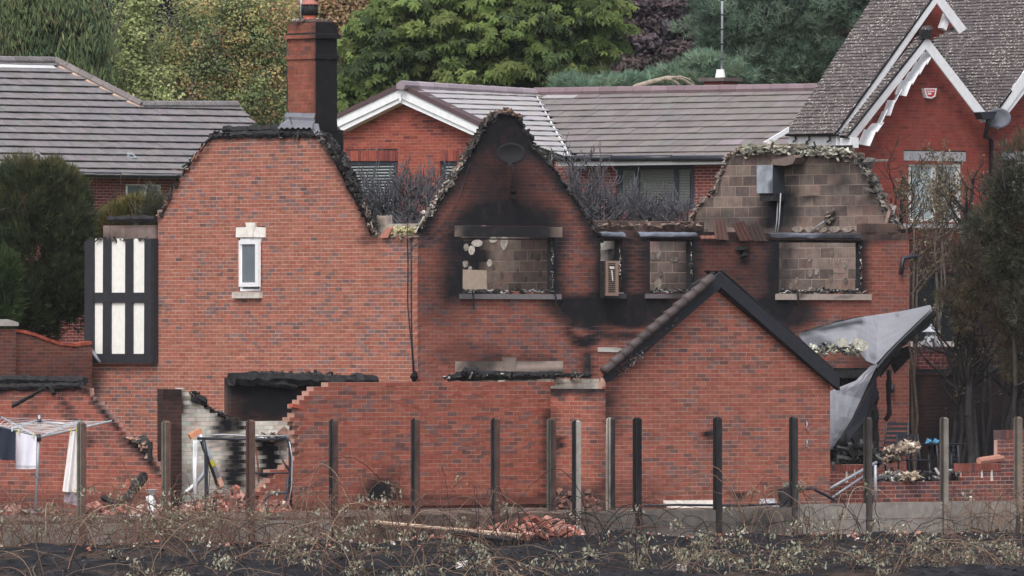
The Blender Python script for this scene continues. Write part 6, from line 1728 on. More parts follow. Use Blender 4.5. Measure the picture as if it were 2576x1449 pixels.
def fleece(name, label, box, Z, n, size, cols):
    C = np.array([P(R.uniform(box[0], box[2]), R.uniform(box[1], box[3]), Z + R.randn() * .1) for _ in range(n)])
    t = thing(name, label, 'insulation', (C[:, 0].mean(), C[:, 1].mean(), C[:, 2].min()))
    V, f, c = lumps(C, R.uniform(.5, 1.4, n) * size, pickcol(n, cols, .2), (1.2, .8, .6), .45)
    mk('wad', V, f, M['wool'], t, col=c)
fl = [(.36, .29, .23), (.46, .38, .30), (.22, .17, .14), (.52, .46, .38)]
fleece('insulation_wad', 'tan wad of insulation draped over the garden chair', (2262, 1114, 2308, 1138), 197.9, 150, .09, fl)
fleece('insulation_wad', 'greyer wad of insulation sagging left of the garden chair', (2226, 1128, 2262, 1160), 197.9, 150, .085, [(.24, .19, .16), (.34, .28, .23), (.12, .10, .09)])
fleece('insulation_wad', 'pale lump of insulation on the low wall top below the chair', (2272, 1190, 2308, 1206), 195.9, 90, .085, [(.46, .39, .30), (.40, .33, .25), (.28, .23, .18)])
fleece('insulation_wad', 'shredded grey insulation on the low wall left of the pale lump', (2222, 1188, 2266, 1208), 195.9, 90, .07, [(.46, .43, .38), (.30, .27, .24), (.14, .12, .11)])
n = 120
C = np.array([PW.px(R.uniform(2205, 2420), R.uniform(1196, 1212), R.uniform(-.4, -.05)) for _ in range(n)])
V, f, c = slabs(C, np.stack([R.uniform(.04, .4, n), R.uniform(.02, .08, n), R.uniform(.02, .06, n)], 1), pickcol(n, [(.04, .04, .045), (.10, .10, .11), (.25, .24, .25), (.02, .02, .02)]))
mk('patio_debris', V, f, M['charstuff'], None, col=c, kind='stuff')
t = thing('metal_frame', 'bent grey metal struts leaning on the low wall by the dark fence post', 'metal frame', PW.px(2150, 1262, .3))
rod('strut', [PW.px(2082, 1232, .25), PW.px(2205, 1163, .1)], .03, M['alu'], t)
rod('strut', [PW.px(2090, 1254, .3), PW.px(2172, 1198, .15)], .022, M['alu'], t)
rod('upright', [PW.px(2202, 1170, .14), PW.px(2203, 1262, .14)], .035, M['alu'], t)

# ================================================================== garden fence: concrete posts and gravel boards
def post_mesh(pl, x, ytop, zb, w=.112, d=.125):
    """H section concrete post with a weathered top, slots on the two sides along the fence"""
    u, zt = pl.at(x, ytop)
    hw, hd, s, dp = w / 2, d / 2, .024, .03
    prof = [(-hw, hd), (-hw, s), (-hw + dp, s * .8), (-hw + dp, -s * .8), (-hw, -s), (-hw, -hd), (hw, -hd), (hw, -s), (hw - dp, -s * .8), (hw - dp, s * .8), (hw, s), (hw, hd)]
    zs = [zb] + list(np.linspace(zb + .15, zt - .035, 9))
    V = []
    for z in zs:
        for a, b in prof: V.append(pl.pt(u + a, z, b))
    for a, b in prof: V.append(pl.pt(u + a * .45, zt, b * .45))
    n_ = len(prof); fc = []
    for j in range(len(zs)):
        for i in range(n_):
            fc.append((j * n_ + i, j * n_ + (i + 1) % n_, (j + 1) * n_ + (i + 1) % n_, (j + 1) * n_ + i)[::-1])
    fc.append(tuple(len(zs) * n_ + i for i in range(n_))[::-1])
    return np.array(V), fc, u
brn, grn, lgt, blk_, mid = srgb(104, 82, 76), srgb(104, 102, 94), srgb(158, 152, 146), srgb(56, 54, 56), srgb(96, 92, 86)
FB = FENCE.shifted(-1.4)
posts = [
    (205, 1061, brn, grn, [], 'brown stained concrete post between the washing line and the ruined wall', FENCE),
    (418, 1058, brn, grn, [], 'brown concrete post with a pale green left edge before the brick pier', FENCE),
    (630, 1056, brn * .9, brn * .6, [], 'brown concrete post in front of the swing seat frame', FENCE),
    (839, 1054, brn * .75, blk_, [('l', [(833, 1060), (833, 1250)], 5, .6)], 'dark brown post left of the sooty patch on the front wall', FENCE),
    (1045, 1052, brn * .75, blk_, [('l', [(1038, 1060), (1038, 1250)], 5, .6)], 'dark brown post right of the sooty patch on the front wall', FENCE),
    (1246, 1051, brn * .7, blk_, [('l', [(1239, 1060), (1239, 1250)], 5, .6)], 'dark slim post in the middle of the long front wall', FENCE),
    (1387, 1052, brn * .8, srgb(88, 88, 82), [('l', [(1386, 1060), (1388, 1300)], 4, .7)], 'two toned brown and grey green post at the inner wall corner', FB),
    (1450, 1057, lgt * 1.05, blk_, [('l', [(1441, 1060), (1440, 1300)], 5, .8)], 'pale concrete post with a black slot left of the garage', FENCE),
    (1536, 1050, srgb(70, 66, 64), lgt, [('l', [(1545, 1060), (1545, 1300)], 8, .75), ('e', 1530, 1200, 20, 90, .35)], 'half white half black post at the garage corner', FB),
    (1603, 1050, blk_ * .7, blk_ * .6, [('r', 1590, 1040, 1620, 1180, 60, .8)], 'wholly black burnt post before the garage gable', FENCE),
    (1805, 1049, blk_, blk_ * .7, [('r', 1795, 1040, 1806, 1300, 10, .7)], 'black post with a small white speck under the garage apex', FENCE),
    (1996, 1048, srgb(78, 74, 72), blk_ * .8, [('r', 1985, 1040, 2010, 1230, 20, .45)], 'charcoal post nearest the right end of the garage', FENCE),
    (2183, 1049, srgb(92, 86, 82), srgb(72, 66, 64), [('r', 2170, 1040, 2185, 1300, 6, .4), ('r', 2170, 1040, 2200, 1100, 40, .3)], 'brown grey post in front of the black doorway', FENCE),
    (2375, 1049, srgb(142, 136, 128), srgb(88, 82, 78), [('e', 2378, 1060, 16, 22, .5), ('e', 2370, 1200, 8, 60, .3)], 'light grey post beside the patio table', FENCE),
    (2561, 1048, srgb(136, 124, 112), srgb(104, 96, 90), [('r', 2550, 1040, 2575, 1070, 10, .3)], 'tan grey post at the far right edge', FENCE)]
px_u = []
for x, yt, cf, cl, so, lab, pl in posts:
    p = pl.px(x, 1300); zb = (gz(p[0] + pl.N[0] * .3, p[1] + pl.N[1] * .3) if pl is FENCE else YARD) - .25
    V, fc, u = post_mesh(pl, x, yt, zb)
    t = thing('fence_post', lab, 'fence post', (pl.pt(u, 0)[0], pl.pt(u, 0)[1], zb), 'concrete fence posts along the garden edge')
    n12 = len(V) // 12
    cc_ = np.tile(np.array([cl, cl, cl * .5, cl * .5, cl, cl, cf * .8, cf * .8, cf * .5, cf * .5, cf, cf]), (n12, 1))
    # front face carries its own tint, so split off its vertices
    fr = np.array([[12 * j + 0, 12 * j + 11, 12 * (j + 1) + 11, 12 * (j + 1) + 0] for j in range(n12 - 1)])
    body = [f for f in fc if not (len(f) == 4 and {f[0] % 12, f[1] % 12, f[2] % 12, f[3] % 12} == {0, 11})]
    V2 = np.concatenate([V, V[fr.ravel()]]); k0 = len(V)
    body += [tuple(k0 + 4 * j + np.array([0, 1, 2, 3])) for j in range(len(fr))]
    c2 = np.concatenate([cc_, np.tile(cf, (len(fr) * 4, 1))])
    mk('shaft', V2, body, M['concrete'], t, col=c2, soot=np.concatenate([soot_at(V, so), soot_at(V[fr.ravel()], so)]))
    if pl is FENCE: px_u.append(u)
gcol = srgb(140, 134, 128)
def gboard(u0, u1, z0, z1, lab, tilt=0.0, col=gcol, soot=[], n=10):
    V = []
    e = np.linspace(u0 + .065, u1 - .065, n + 1)
    for off in (.025, -.025):
        for z, dz in ((z0, 0), (z1, 1)):
            for u in e: V.append(FENCE.pt(u, z + (u - u0) / (u1 - u0) * tilt, off))
    V = np.array(V); k = n + 1
    fc = []
    for i in range(n):
        fc += [(i, i + 1, k + i + 1, k + i), (2 * k + i + 1, 2 * k + i, 3 * k + i, 3 * k + i + 1), (k + i, k + i + 1, 3 * k + i + 1, 3 * k + i), (i + 1, i, 2 * k + i, 2 * k + i + 1)]
    fc += [(0, k, 3 * k, 2 * k), (n, 2 * k + n, 3 * k + n, k + n)]
    o = mk('gravel_board', V, fc, M['concrete'], None, col=col, soot=soot_at(V, soot))
    tag(o, lab, 'gravel board', 'concrete gravel boards between the fence posts')
labs = ['grey concrete board at the foot of the fence below the washing line', 'grey concrete board below the ruined corner, left of the swing frame', 'grey concrete board below the swing seat frame',
        'board in the bay left of the sooty patch', None, None, None, 'tan stained board below the narrow bay by the pale post', 'smoke stained board under the black burnt post', 'smoke stained board under the garage apex', 'clean pale board under the low patio wall, left bay', 'clean pale board under the low patio wall, middle bay', 'clean pale board under the low patio wall, right bay']
us = [px_u[0] - 1.75] + px_u
zl = [.455, .455, .46, .47, 0, 0, 0, .52, .54, .57, .62, .63, .635]
for i, (a, b) in enumerate(zip(us[:-1], us[1:])):
    if i < 4:
        gboard(a, b, .0, zl[i], labs[i], soot=[('r', 400, 1300, 640, 1320, 40, .25)])
    elif i >= 7:
        st_ = [('r', 1440, 1290, 2000, 1335, 60, .35), ('e', 1900, 1300, 120, 22, .55), ('e', 1640, 1320, 60, 14, .4)] if i < 10 else []
        gboard(a, b, zl[i] - .29, zl[i], (labs[i] + ', upper course'), soot=st_, col=gcol * (1.08 if i >= 10 else .85))
        gboard(a, b, zl[i] - .60, zl[i] - .297, (labs[i] + ', lower course'), soot=st_, col=gcol * (1.05 if i >= 10 else .85))

# ================================================================== washing line
DZ = 182.6
def D(x, y, dz=0.0): return P(x, y, DZ + dz)
base = D(89, 1301); base[2] = YARD
t = thing('rotary_clothes_dryer', 'grey metal rotary clothes dryer with lines in the left garden', 'clothes dryer', base)
rod('pole', [base, D(93, 1200), D(97, 1101)], .026, M['alu'], t, sides=8)
rod('inner_pole', [D(97, 1101), D(99, 1044)], .022, M['alu'], t, sides=8)
rod('hub', [D(97, 1110), D(97.6, 1094)], .045, M['gutter'], t, sides=8)
rod('top_hub', [D(98.6, 1066), D(99, 1054)], .042, M['gutter'], t, sides=8)
rod('top_loop', [D(99, 1054), D(98, 1042)], .010, M['gutter'], t, sides=5)
armt = [(D(-20, 1066, -.9), 'a'), (D(2, 1049, .9), 'b'), (D(285, 1058, -.2), 'c'), (D(203, 1058, .9), 'd')]
hb = D(97.5, 1101)
for e, _ in armt:
    rod('arm', [hb, e], .022, M['alu'], t, sides=6)
    rod('strut', [D(99, 1058), hb + (e - hb) * .62], .016, M['alu'], t, sides=6)
    rod('arm_tip', [hb + (e - hb) * .985, e + (e - hb) * .012], .026, M['gutter'], t, sides=6)
order_ = [armt[0][0], armt[2][0], armt[3][0], armt[1][0]]
for k in range(8):
    q = .30 + k * .095
    cs = [hb + (e - hb) * q for e in order_]
    rod('line', [cs[0], cs[1], cs[2], cs[3], cs[0]], .004, M['white'], t, sides=4)
def towel(name, label, tl, tr, bl_, br, Z, col, stripes=None, wave=.02, clip=None, cat='towel', nx_=14, ny_=16, dark=None):
    t = thing(name, label, cat, P((bl_[0] + br[0]) / 2, max(bl_[1], br[1]), Z))
    V = []; C = []
    for s in (0, 1):
        for j in range(ny_ + 1):
            v = j / ny_
            for i in range(nx_ + 1):
                u = i / nx_
                x = (tl[0] * (1 - u) + tr[0] * u) * (1 - v) + (bl_[0] * (1 - u) + br[0] * u) * v
                y = (tl[1] * (1 - u) + tr[1] * u) * (1 - v) + (bl_[1] * (1 - u) + br[1] * u) * v
                sag = math.sin(u * math.pi) * v
                p = P(x, y + (4 * sag if dark else 1.2 * sag), Z + math.sin(u * 9 + v * 1.5) * wave * (.5 + v) + s * .012)
                V.append(p); C.append(np.asarray(col) * (1.0 if not stripes or not any(abs(v - q) < .012 for q in stripes) else .55))
    k = (nx_ + 1) * (ny_ + 1); fc = []
    for j in range(ny_):
        for i in range(nx_):
            q = (j * (nx_ + 1) + i, j * (nx_ + 1) + i + 1, (j + 1) * (nx_ + 1) + i + 1, (j + 1) * (nx_ + 1) + i)
            fc.append(q[::-1]); fc.append(tuple(a + k for a in q))
    mk('cloth', np.array(V), fc, M['cloth'], t, col=np.array(C), smooth=True)
    for f_ in (.12, .85):
        a = np.array(P(tl[0] * (1 - f_) + tr[0] * f_, tl[1] * (1 - f_) + tr[1] * f_, Z - .02))
        mk('peg', wbox(a + [0, 0, .02], .02, .02, .09), BOXF, M['plastic'], t, col=srgb(200, 190, 90) if clip is None else clip)
towel('dark_towel', 'dark navy towel hanging at the far left of the washing line', (-18, 1072), (39, 1084), (-18, 1150), (38, 1157), DZ - .75, srgb(48, 52, 66), clip=srgb(190, 210, 215), dark=True)
towel('white_towel', 'white striped towel pegged left of the washing line pole', (41, 1086), (92, 1098), (40, 1179), (90, 1179), DZ - .5, srgb(224, 224, 236), stripes=(.90, .93), clip=srgb(214, 205, 120))
towel('white_sheet', 'long white sheet with a stained lower half right of the washing line pole', (176, 1086), (196, 1083), (157, 1236), (193, 1238), DZ - .35, srgb(222, 218, 218), wave=.05, cat='sheet')
towel('lilac_cloth', 'greyish lilac cloth showing under the long white sheet', (164, 1236), (193, 1238), (160, 1262), (193, 1272), DZ - .3, srgb(150, 138, 148), cat='cloth', ny_=6)
towel('stained_cloth', 'cream stained cloth hanging behind the white sheet', (170, 1130), (193, 1130), (158, 1232), (193, 1234), DZ - .25, srgb(206, 190, 178), cat='cloth', ny_=6)

# ================================================================== inside the collapsed corner
SZ = 186.6
def S(x, y, dz=0.0): return P(x, y, SZ + dz)
t = thing('swing_seat_frame', 'black tubular frame of a burnt garden swing seat', 'swing seat', (S(610, 1288)[0], SZ, YARD))
rod('top_bar', [S(496, 1103, -.4), S(640, 1105, -.4), S(716, 1106, -.4)], .028, M['gutter'], t)
rod('post', [S(704, 1104, -.4), S(718, 1100, -.4), S(727, 1110, -.4), S(730, 1130, -.4), S(731, 1200, -.4), S(730, 1290, -.4)], .033, M['gutter'], t, sides=8)
rod('post', [S(512, 1106, -.4), S(518, 1140, -.4), S(519, 1230, -.4), S(519, 1290, -.4)], .033, M['gutter'], t, sides=8)
rod('brace', [S(699, 1120, -.3), S(712, 1160, -.35), S(729, 1186, -.4)], .018, M['gutter'], t)
rod('back_bar', [S(600, 1191, .3), S(728, 1190, .0)], .016, M['gutter'], t)
rod('back_bar', [S(515, 1096, .4), S(560, 1093, .4), S(640, 1097, .4), S(726, 1096, .4)], .014, M['alu'], t)
rod('armrest', [S(660, 1282, -.3), S(664, 1262, -.3), S(676, 1246, -.3), S(700, 1240, -.3), S(724, 1240, -.4)], .026, M['slate'], t)
rod('armrest', [S(724, 1200, -.4), S(722, 1240, -.4), S(714, 1276, -.4), S(702, 1286, -.4), S(690, 1286, -.4)], .026, M['slate'], t)
rod('cable', [S(728, 1110, -.5), S(735, 1150, -.5), S(734, 1220, -.5), S(722, 1290, -.5)], .012, M['alu'], t)
rod('chain', [S(520, 1150, -.3), S(528, 1200, -.3), S(522, 1260, -.3)], .006, M['gutter'], t, sides=4)
t = thing('leaning_strut', 'scorched leaning pole with a yellow sticker in the collapsed corner', 'pole', S(560, 1230, .1))
a, b = S(502, 1090, .1), S(556, 1228, .3)
V, f = polytube([a, (a + b) / 2, b], [.055, .06, .06], 8); mk('tube', V, f, M['alu'], t, smooth=True)
m1, m2 = a + (b - a) * .50 + [0, -.02, 0], a + (b - a) * .60 + [0, -.02, 0]
V, f = polytube([m1, m2], .066, 8); mk('sticker', V, f, M['plastic'], t, col=srgb(196, 186, 60))
V, f = polytube([a + (b - a) * .82, a + (b - a) * .97], .075, 8); mk('collar', V, f, M['terracotta'], t, col=srgb(206, 160, 142))
charbeam('dark_bar', [S(506, 1110, .0), S(548, 1222, .2)], .028, t)
t = thing('loose_brick', 'orange brick balanced on the top bar end of the swing frame', 'brick', S(490, 1105, -.3))
mk('brick', wbox(S(491, 1091, -.35), .24, .11, .10, 20, 0, -28), BOXF, M['brick'], t, col=srgb(196, 138, 108), soot=0)
t = thing('window_frame_strip', 'upright length of white plastic window frame in the rubble', 'window frame', S(491, 1250))
for dx in (0, 7): charb = rod('bar', [S(489 + dx, 1108, -.1), S(488 + dx * .6, 1180, -.15), S(490 + dx * .5, 1252, -.2)], .026, M['board'], t, sides=4)
t = thing('glazing_strip', 'slanted pale window frame leaning left of the swing post', 'window frame', S(495, 1240, .2))
rod('bar', [S(478, 1236, .1), S(510, 1196, .25), S(522, 1160, .35)], .045, M['alu'], t, sides=4)
rod('bar', [S(466, 1240, .0), S(500, 1210, .2)], .035, M['board'], t, sides=4)
charst = thing('copper_pipe', 'thin reddish pipe standing before the white inner wall', 'pipe', S(648, 1260, .6))
rod('pipe', [S(641, 1110, .6), S(650, 1180, .6), S(652, 1262, .6)], .016, M['terracotta'], charst, sides=5)
bpy.data.objects[charst.children[0].name].data.attributes.new('Col', 'FLOAT_COLOR', 'POINT').data.foreach_set('color', np.tile([.16, .05, .04, 1], len(charst.children[0].data.vertices)).astype(np.float32))
t = thing('charred_plank', 'thick charred plank leaning against the ruined left wall', 'plank', P(325, 1265, 184.8))
charbeam('plank', [P(314, 1268, 184.6), P(362, 1195, 185.2)], .085, t)
t = thing('charred_plank', 'short charred plank lying on rubble left of the leaning one', 'plank', P(280, 1268, 184.4))
charbeam('plank', [P(258, 1251, 184.4), P(300, 1272, 184.2)], .07, t)
t = thing('white_pot', 'small white tapered pot upside in the rubble left of the pier', 'pot', P(381, 1245, 183))
pc_ = P(381, 1250, 183); lathe('body', pc_, [(.06, 0), (.11, .13), (.12, .135), (.10, .136)], 'board', t, None, 12, smooth=True)
rag2 = thing('torn_film', 'torn white plastic film caught in brambles before the pier', 'plastic film', P(372, 1290, 181.2))
for pts in ([(366, 1250), (384, 1244), (392, 1262), (386, 1290), (378, 1296), (372, 1276)], [(358, 1298), (390, 1292), (398, 1300), (380, 1304)], [(288, 1300), (350, 1294), (360, 1300), (300, 1304)]):
    rag('film', pts, 181.2, rag2, m='board')

def heap(name, box_pts, Z, zspread, n_br, n_l, cols, base_y=None, depth=1.2, sz=1.0, m='brick'):
    """rubble nobody could count: tumbled bricks, halves, mortar and plaster lumps piled on a mound"""
    xs = [p[0] for p in box_pts]; ys = [p[1] for p in box_pts]
    def samp(n):
        x = R.uniform(xs[0], xs[-1], n); top = np.interp(x, xs, ys); bot = np.full(n, base_y, float)
        y = top + (bot - top) * R.rand(n) ** .8
        z = Z + zspread * (np.interp(y, [top.min(), base_y], [1, 0])) + R.randn(n) * .15
        return np.stack([(x - CX) / F * z, z, ZC - (y - HY) / F * z], 1)
    C = samp(n_br); h = R.choice([1, .6, .4], n_br)
    V1, F1, c1 = slabs(C, np.stack([.21 * h, np.full(n_br, .10), np.full(n_br, .065)], 1) * sz, pickcol(n_br, cols[0], .14))
    C = samp(n_l)
    V2, F2, c2 = lumps(C, R.uniform(.025, .12, n_l) * sz, pickcol(n_l, cols[1], .18), (1, 1, .7))
    mk(name, np.concatenate([V1, V2]), [tuple(f) for f in F1] + [tuple(f + len(V1)) for f in F2], M['charstuff'], None, col=np.concatenate([c1, c2]), kind='stuff')
bc_ = [srgb(158, 104, 92), srgb(142, 90, 80), srgb(176, 130, 118), srgb(112, 82, 76)]
lc_ = [srgb(176, 142, 132), srgb(158, 124, 116), srgb(186, 170, 160), srgb(112, 94, 90), srgb(60, 54, 54)]
heap('rubble_heap', [(455, 1275), (500, 1262), (540, 1232), (575, 1222), (610, 1240), (640, 1258), (735, 1268)], 186.3, .9, 150, 420, (bc_, lc_), base_y=1298)
heap('rubble_heap', [(200, 1288), (230, 1268), (290, 1276), (340, 1272), (420, 1290), (460, 1292)], 183.4, .4, 90, 260, (bc_, lc_), base_y=1304)
heap('rubble_heap', [(0, 1290), (30, 1270), (120, 1286), (200, 1292)], 183.0, .4, 50, 160, (bc_, lc_ + [srgb(70, 60, 58)]), base_y=1306)
heap('rubble_spill', [(900, 1330), (1000, 1312), (1150, 1308), (1270, 1302), (1330, 1298), (1400, 1306), (1470, 1342)], 183.4, 1.6, 190, 900, (bc_, lc_ + [srgb(200, 152, 144)] * 2), base_y=1352)
heap('rubble_heap', [(660, 1282), (690, 1262), (715, 1262), (735, 1285)], 185.6, .3, 26, 40, (bc_, lc_), base_y=1295)
heap('rubble_heap', [(1390, 1262), (1410, 1232), (1440, 1240), (1480, 1236), (1520, 1262)], 189.0, .5, 60, 60, ([srgb(104, 78, 72), srgb(84, 70, 68), srgb(120, 84, 76)], [srgb(90, 80, 78), srgb(60, 56, 56)]), base_y=1288)
# countable whole bricks at the toe of the spill
lb = [(1290, 1318), (1310, 1330), (1335, 1322), (1352, 1338), (1368, 1318), (1385, 1332), (1402, 1322), (1330, 1345), (1362, 1350), (1395, 1346), (1420, 1340), (1440, 1350), (1270, 1335), (1306, 1344), (1245, 1326), (1378, 1306), (1350, 1308), (1322, 1304)]
for x, y in lb:
    Z_ = np.interp(y, [1300, 1352], [184.4, 182.6])
    p = P(x, y, Z_)
    V = wbox((0, 0, 0), .215, .10, .065, R.uniform(0, 180), R.uniform(-35, 35), R.uniform(-35, 35)) + p
    o = mk('loose_brick', V, BOXF, M['brick'], None, col=bc_[R.randint(0, 3)] * math.exp(R.randn() * .1), soot=0)
    tag(o, 'loose red brick in the pink rubble spilled through the broken fence', 'brick', 'loose bricks at the toe of the rubble spill')
t = thing('long_plank', 'long pale bare wooden plank lying on the rubble before the front wall', 'plank', P(1100, 1330, 183))
a, b = P(903, 1309, 182.2), P(1311, 1346, 182.6)
mid_ = (a + b) / 2; ln = np.linalg.norm(b - a)
mk('plank', wbox((0, 0, 0), ln, .10, .03, math.degrees(math.atan2(b[1] - a[1], b[0] - a[0])), 15, math.degrees(math.asin(-(b[2] - a[2]) / ln))) + mid_, BOXF, M['wood'], t, col=srgb(196, 170, 150))
t = thing('burnt_plank', 'grey scorched plank crossing the rubble right of the pale one', 'plank', P(1200, 1345, 182))
charbeam('plank', [P(1130, 1338, 182), P(1290, 1360, 181.6)], .05, t)
t = thing('paving_slab', 'long white slab leaning against the foot of the garage', 'slab', GF.px(1745, 1290, .5))
q = [GF.px(1668, 1259, .35), GF.px(1808, 1258, .35), GF.px(1830, 1283, .75), GF.px(1690, 1284, .75)]
mk('slab', np.array(q + [p - np.array([0, 0, .05]) for p in q]), [(3, 2, 1, 0), (4, 5, 6, 7), (0, 1, 5, 4), (1, 2, 6, 5), (2, 3, 7, 6), (3, 0, 4, 7)], M['concrete'], t, col=srgb(196, 190, 184), soot=0)
t = thing('paving_slab', 'grey square slab tilted at the right foot of the garage', 'slab', GF.px(1935, 1285, .6))
q = [GF.px(1912, 1255, .5), GF.px(1950, 1254, .5), GF.px(1962, 1278, .8), GF.px(1908, 1280, .8)]
mk('slab', np.array(q + [p - np.array([0, 0, .05]) for p in q]), [(3, 2, 1, 0), (4, 5, 6, 7), (0, 1, 5, 4), (1, 2, 6, 5), (2, 3, 7, 6), (3, 0, 4, 7)], M['concrete'], t, col=srgb(160, 158, 164), soot=0)
t = thing('black_sheet', 'black torn sheet and pipe heaped at the garage foot by the charcoal post', 'sheet', GF.px(1975, 1280, .9))
rag('sheet', [(1955, 1232), (1990, 1220), (2002, 1240), (1994, 1278), (1962, 1276)], 190.6, t)
rod('hose', [P(1962, 1280, 190), P(2000, 1232, 190), P(2040, 1228, 190.2), P(2075, 1244, 190.4), P(2105, 1262, 190.6)], .028, M['gutter'], t)
t = thing('long_hose', 'long black hose lying along the foot of the garage', 'hose', P(1800, 1272, 189.4))
rod('hose', [P(1620, 1272, 188.4), P(1700, 1270, 188.6), P(1860, 1272, 189), P(1960, 1268, 189.4)], .025, M['gutter'], t)
t = thing('tipped_board', 'greenish grey board propped behind the charcoal post', 'board', P(2010, 1262, 190.4))
rag('board', [(1968, 1212), (2010, 1214), (2014, 1262), (1980, 1268)], 191.0, t, m='wood'); 
t.children[0].data.attributes.new('Col', 'FLOAT_COLOR', 'POINT').data.foreach_set('color', np.tile([.20, .19, .16, 1], len(t.children[0].data.vertices)).astype(np.float32))
for x, y0, w_, z_, lab, c_ in ((822, 1385, 26, 168, 'broken grey wooden stake in the foreground brambles left of centre', srgb(96, 84, 78)), (1160, 1417, 26, 166, 'pale splintered stump of a stake at the bottom edge, centre', srgb(200, 196, 192)), (1714, 1418, 22, 166, 'pale splintered stake at the bottom edge right of centre', srgb(176, 172, 168)), (2561, 1300, 12, 186, 'thin scorched stake among brambles by the right edge', srgb(60, 54, 52))):
    p = P(x, y0, z_); zg = gz(p[0], p[1]) - .1; h = p[2] - zg; w = w_ / F * z_
    t = thing('wooden_stake', lab, 'stake', (p[0], p[1], zg), 'wooden stakes in the brambles')
    V = wbox((0, 0, 0), w, w * .7, h, 20, 0, R.uniform(-4, 4)) + np.array([p[0], p[1], zg + h / 2])
    V[[2, 3, 6, 7]] += R.randn(4, 3) * [.01, .01, .04]
    mk('stake', V, BOXF, M['wood'], t, col=c_)

# ================================================================== charred hedge and burnt trees
def bare(name, label, base, n, h, r, lv, seed, col, group=None, up=.2, spread=.5, ratio=.66, wig=.28, kids=2, cat='shrub', leaves=None, minr=.006, lean=(0, 0, 0), w=0.0):
    rng = np.random.RandomState(seed); segs = []
    t = thing(name, label, cat, base, group)
    for k in range(n):
        b = np.asarray(base, float) + np.array([rng.uniform(-w, w) if n > 1 else 0, rng.uniform(-w, w) * .4, -.05])
        d = unit(np.array([rng.randn() * spread, rng.randn() * spread * .6, 1.0]) + np.asarray(lean))
        branch(segs, b, d, h * rng.uniform(.75, 1.15), r * rng.uniform(.7, 1.1), lv, rng, up=up, wig=wig, kids=kids, ratio=ratio, minr=minr)
    V, f = tubes(segs, 5)
    mk('branches', V, f, M['bark'], t, col=col, smooth=True)
    if leaves:
        tp = tips(segs, r * .4)
        m_, size, cols = leaves
        idx = rng.randint(0, len(tp), m_)
        C = tp[idx] + rng.randn(m_, 3) * .09
        V, f = leaf_quads(C, rnd_unit(m_), size * R.uniform(.6, 1.3, m_), .55)
        mk('leaves', V, f, M['dry'], t, col=np.repeat(pickcol(m_, cols, .25), 4, 0))
    return t
def twiggy(name, label, base, stems, z0, z1, w, ln, r, seed, col, group, cat='shrub', leaves=None, dens=5, lv=2, up=.45, spread=.8, minr=.007):
    """upright stems carrying fans of forked twigs between two heights"""
    rng = np.random.RandomState(seed); segs = []
    t = thing(name, label, cat, base, group)
    for k in range(stems):
        b = np.asarray(base, float) + np.array([rng.uniform(-w, w) * .5, rng.uniform(-w, w) * .3, -.05])
        top = np.array([base[0] + rng.uniform(-w, w), base[1] + rng.uniform(-w, w) * .5, z1 - rng.uniform(.1, .7)])
        n_ = 9; pts = [b + (top - b) * i / (n_ - 1) + np.array([rng.randn() * .05, rng.randn() * .04, 0]) * (0 < i) for i in range(n_)]
        for i in range(n_ - 1): segs.append((pts[i], pts[i + 1], r * (1 - .75 * i / n_), r * (1 - .75 * (i + 1) / n_)))
        for _ in range(dens):
            f_ = rng.uniform(0, 1); z = z0 + (top[2] - z0) * f_
            q = (z - b[2]) / max(top[2] - b[2], .1); i = min(int(q * (n_ - 1)), n_ - 2); p = pts[i] + (pts[i + 1] - pts[i]) * (q * (n_ - 1) - i)
            dr = unit(np.array([rng.randn() * spread, rng.randn() * spread * .6, .75]))
            branch(segs, p, dr, ln * rng.uniform(.6, 1.2) * (1 - .35 * f_), max(r * .5 * (1 - .5 * f_), minr * 1.6), lv, rng, up=up, wig=.32, kids=2, ratio=.62, minr=minr)
    V, f = tubes(segs, 5)
    mk('branches', V, f, M['bark'], t, col=col, smooth=True)
    if leaves:
        tp = np.array([s[1] for s in segs if s[1][2] > z0 - .3]); m_, size, cols = leaves
        C = tp[rng.randint(0, len(tp), m_)] + rng.randn(m_, 3) * .07
        V, f = leaf_quads(C, rnd_unit(m_), size * R.uniform(.6, 1.3, m_), .55)
        mk('leaves', V, f, M['dry'], t, col=np.repeat(pickcol(m_, cols, .25), 4, 0))
    return t
gry = (.095, .095, .108)
def gbase(x, Z):
    p = P(x, 0, Z); return (p[0], p[1], gz(p[0], p[1]))
def zat(y, Z): return ZC - (y - HY) / F * Z
for x, yt, sd, lab in ((905, 470, 3, 'leftmost charred shrub in the gap, against the broken left slope'), (955, 440, 5, 'charred shrub in the gap before the slatted bungalow window'), (1000, 425, 8, 'charred shrub in the gap at the right edge of the slatted window'), (1045, 445, 12, 'charred shrub in the gap before the plain brick of the bungalow gable'), (1085, 415, 17, 'tall charred shrub in the gap, nearest the right hand gable')):
    twiggy('charred_shrub', 'grey ' + lab, gbase(x, 214), 6, zat(590, 214), zat(yt, 214), .38, .62, .045, sd, gry, 'charred shrubs between the gables', dens=5, minr=.008)
for x, yt, sd, lab in ((1435, 415, 31, 'charred hedge plant with long fine twigs just right of the black gable'), (1475, 430, 33, 'charred twiggy hedge plant left of the dark bungalow window'), (1520, 470, 35, 'charred hedge plant at the left jamb of the dark bungalow window'), (1565, 505, 37, 'low charred hedge plant under the left pane of the dark window'), (1610, 510, 39, 'low charred hedge plant under the middle of the dark window'), (1655, 505, 41, 'low charred hedge plant under the right part of the dark window'), (1705, 500, 43, 'low charred hedge plant touching the bare block gable')):
    twiggy('charred_hedge_plant', 'grey ' + lab, gbase(x, 216), 6, zat(590, 216), zat(yt, 216), .36, .55 if yt > 480 else .75, .045, sd, gry, 'charred hedge behind the house', dens=5, minr=.008)
blkc = (.032, .030, .031)
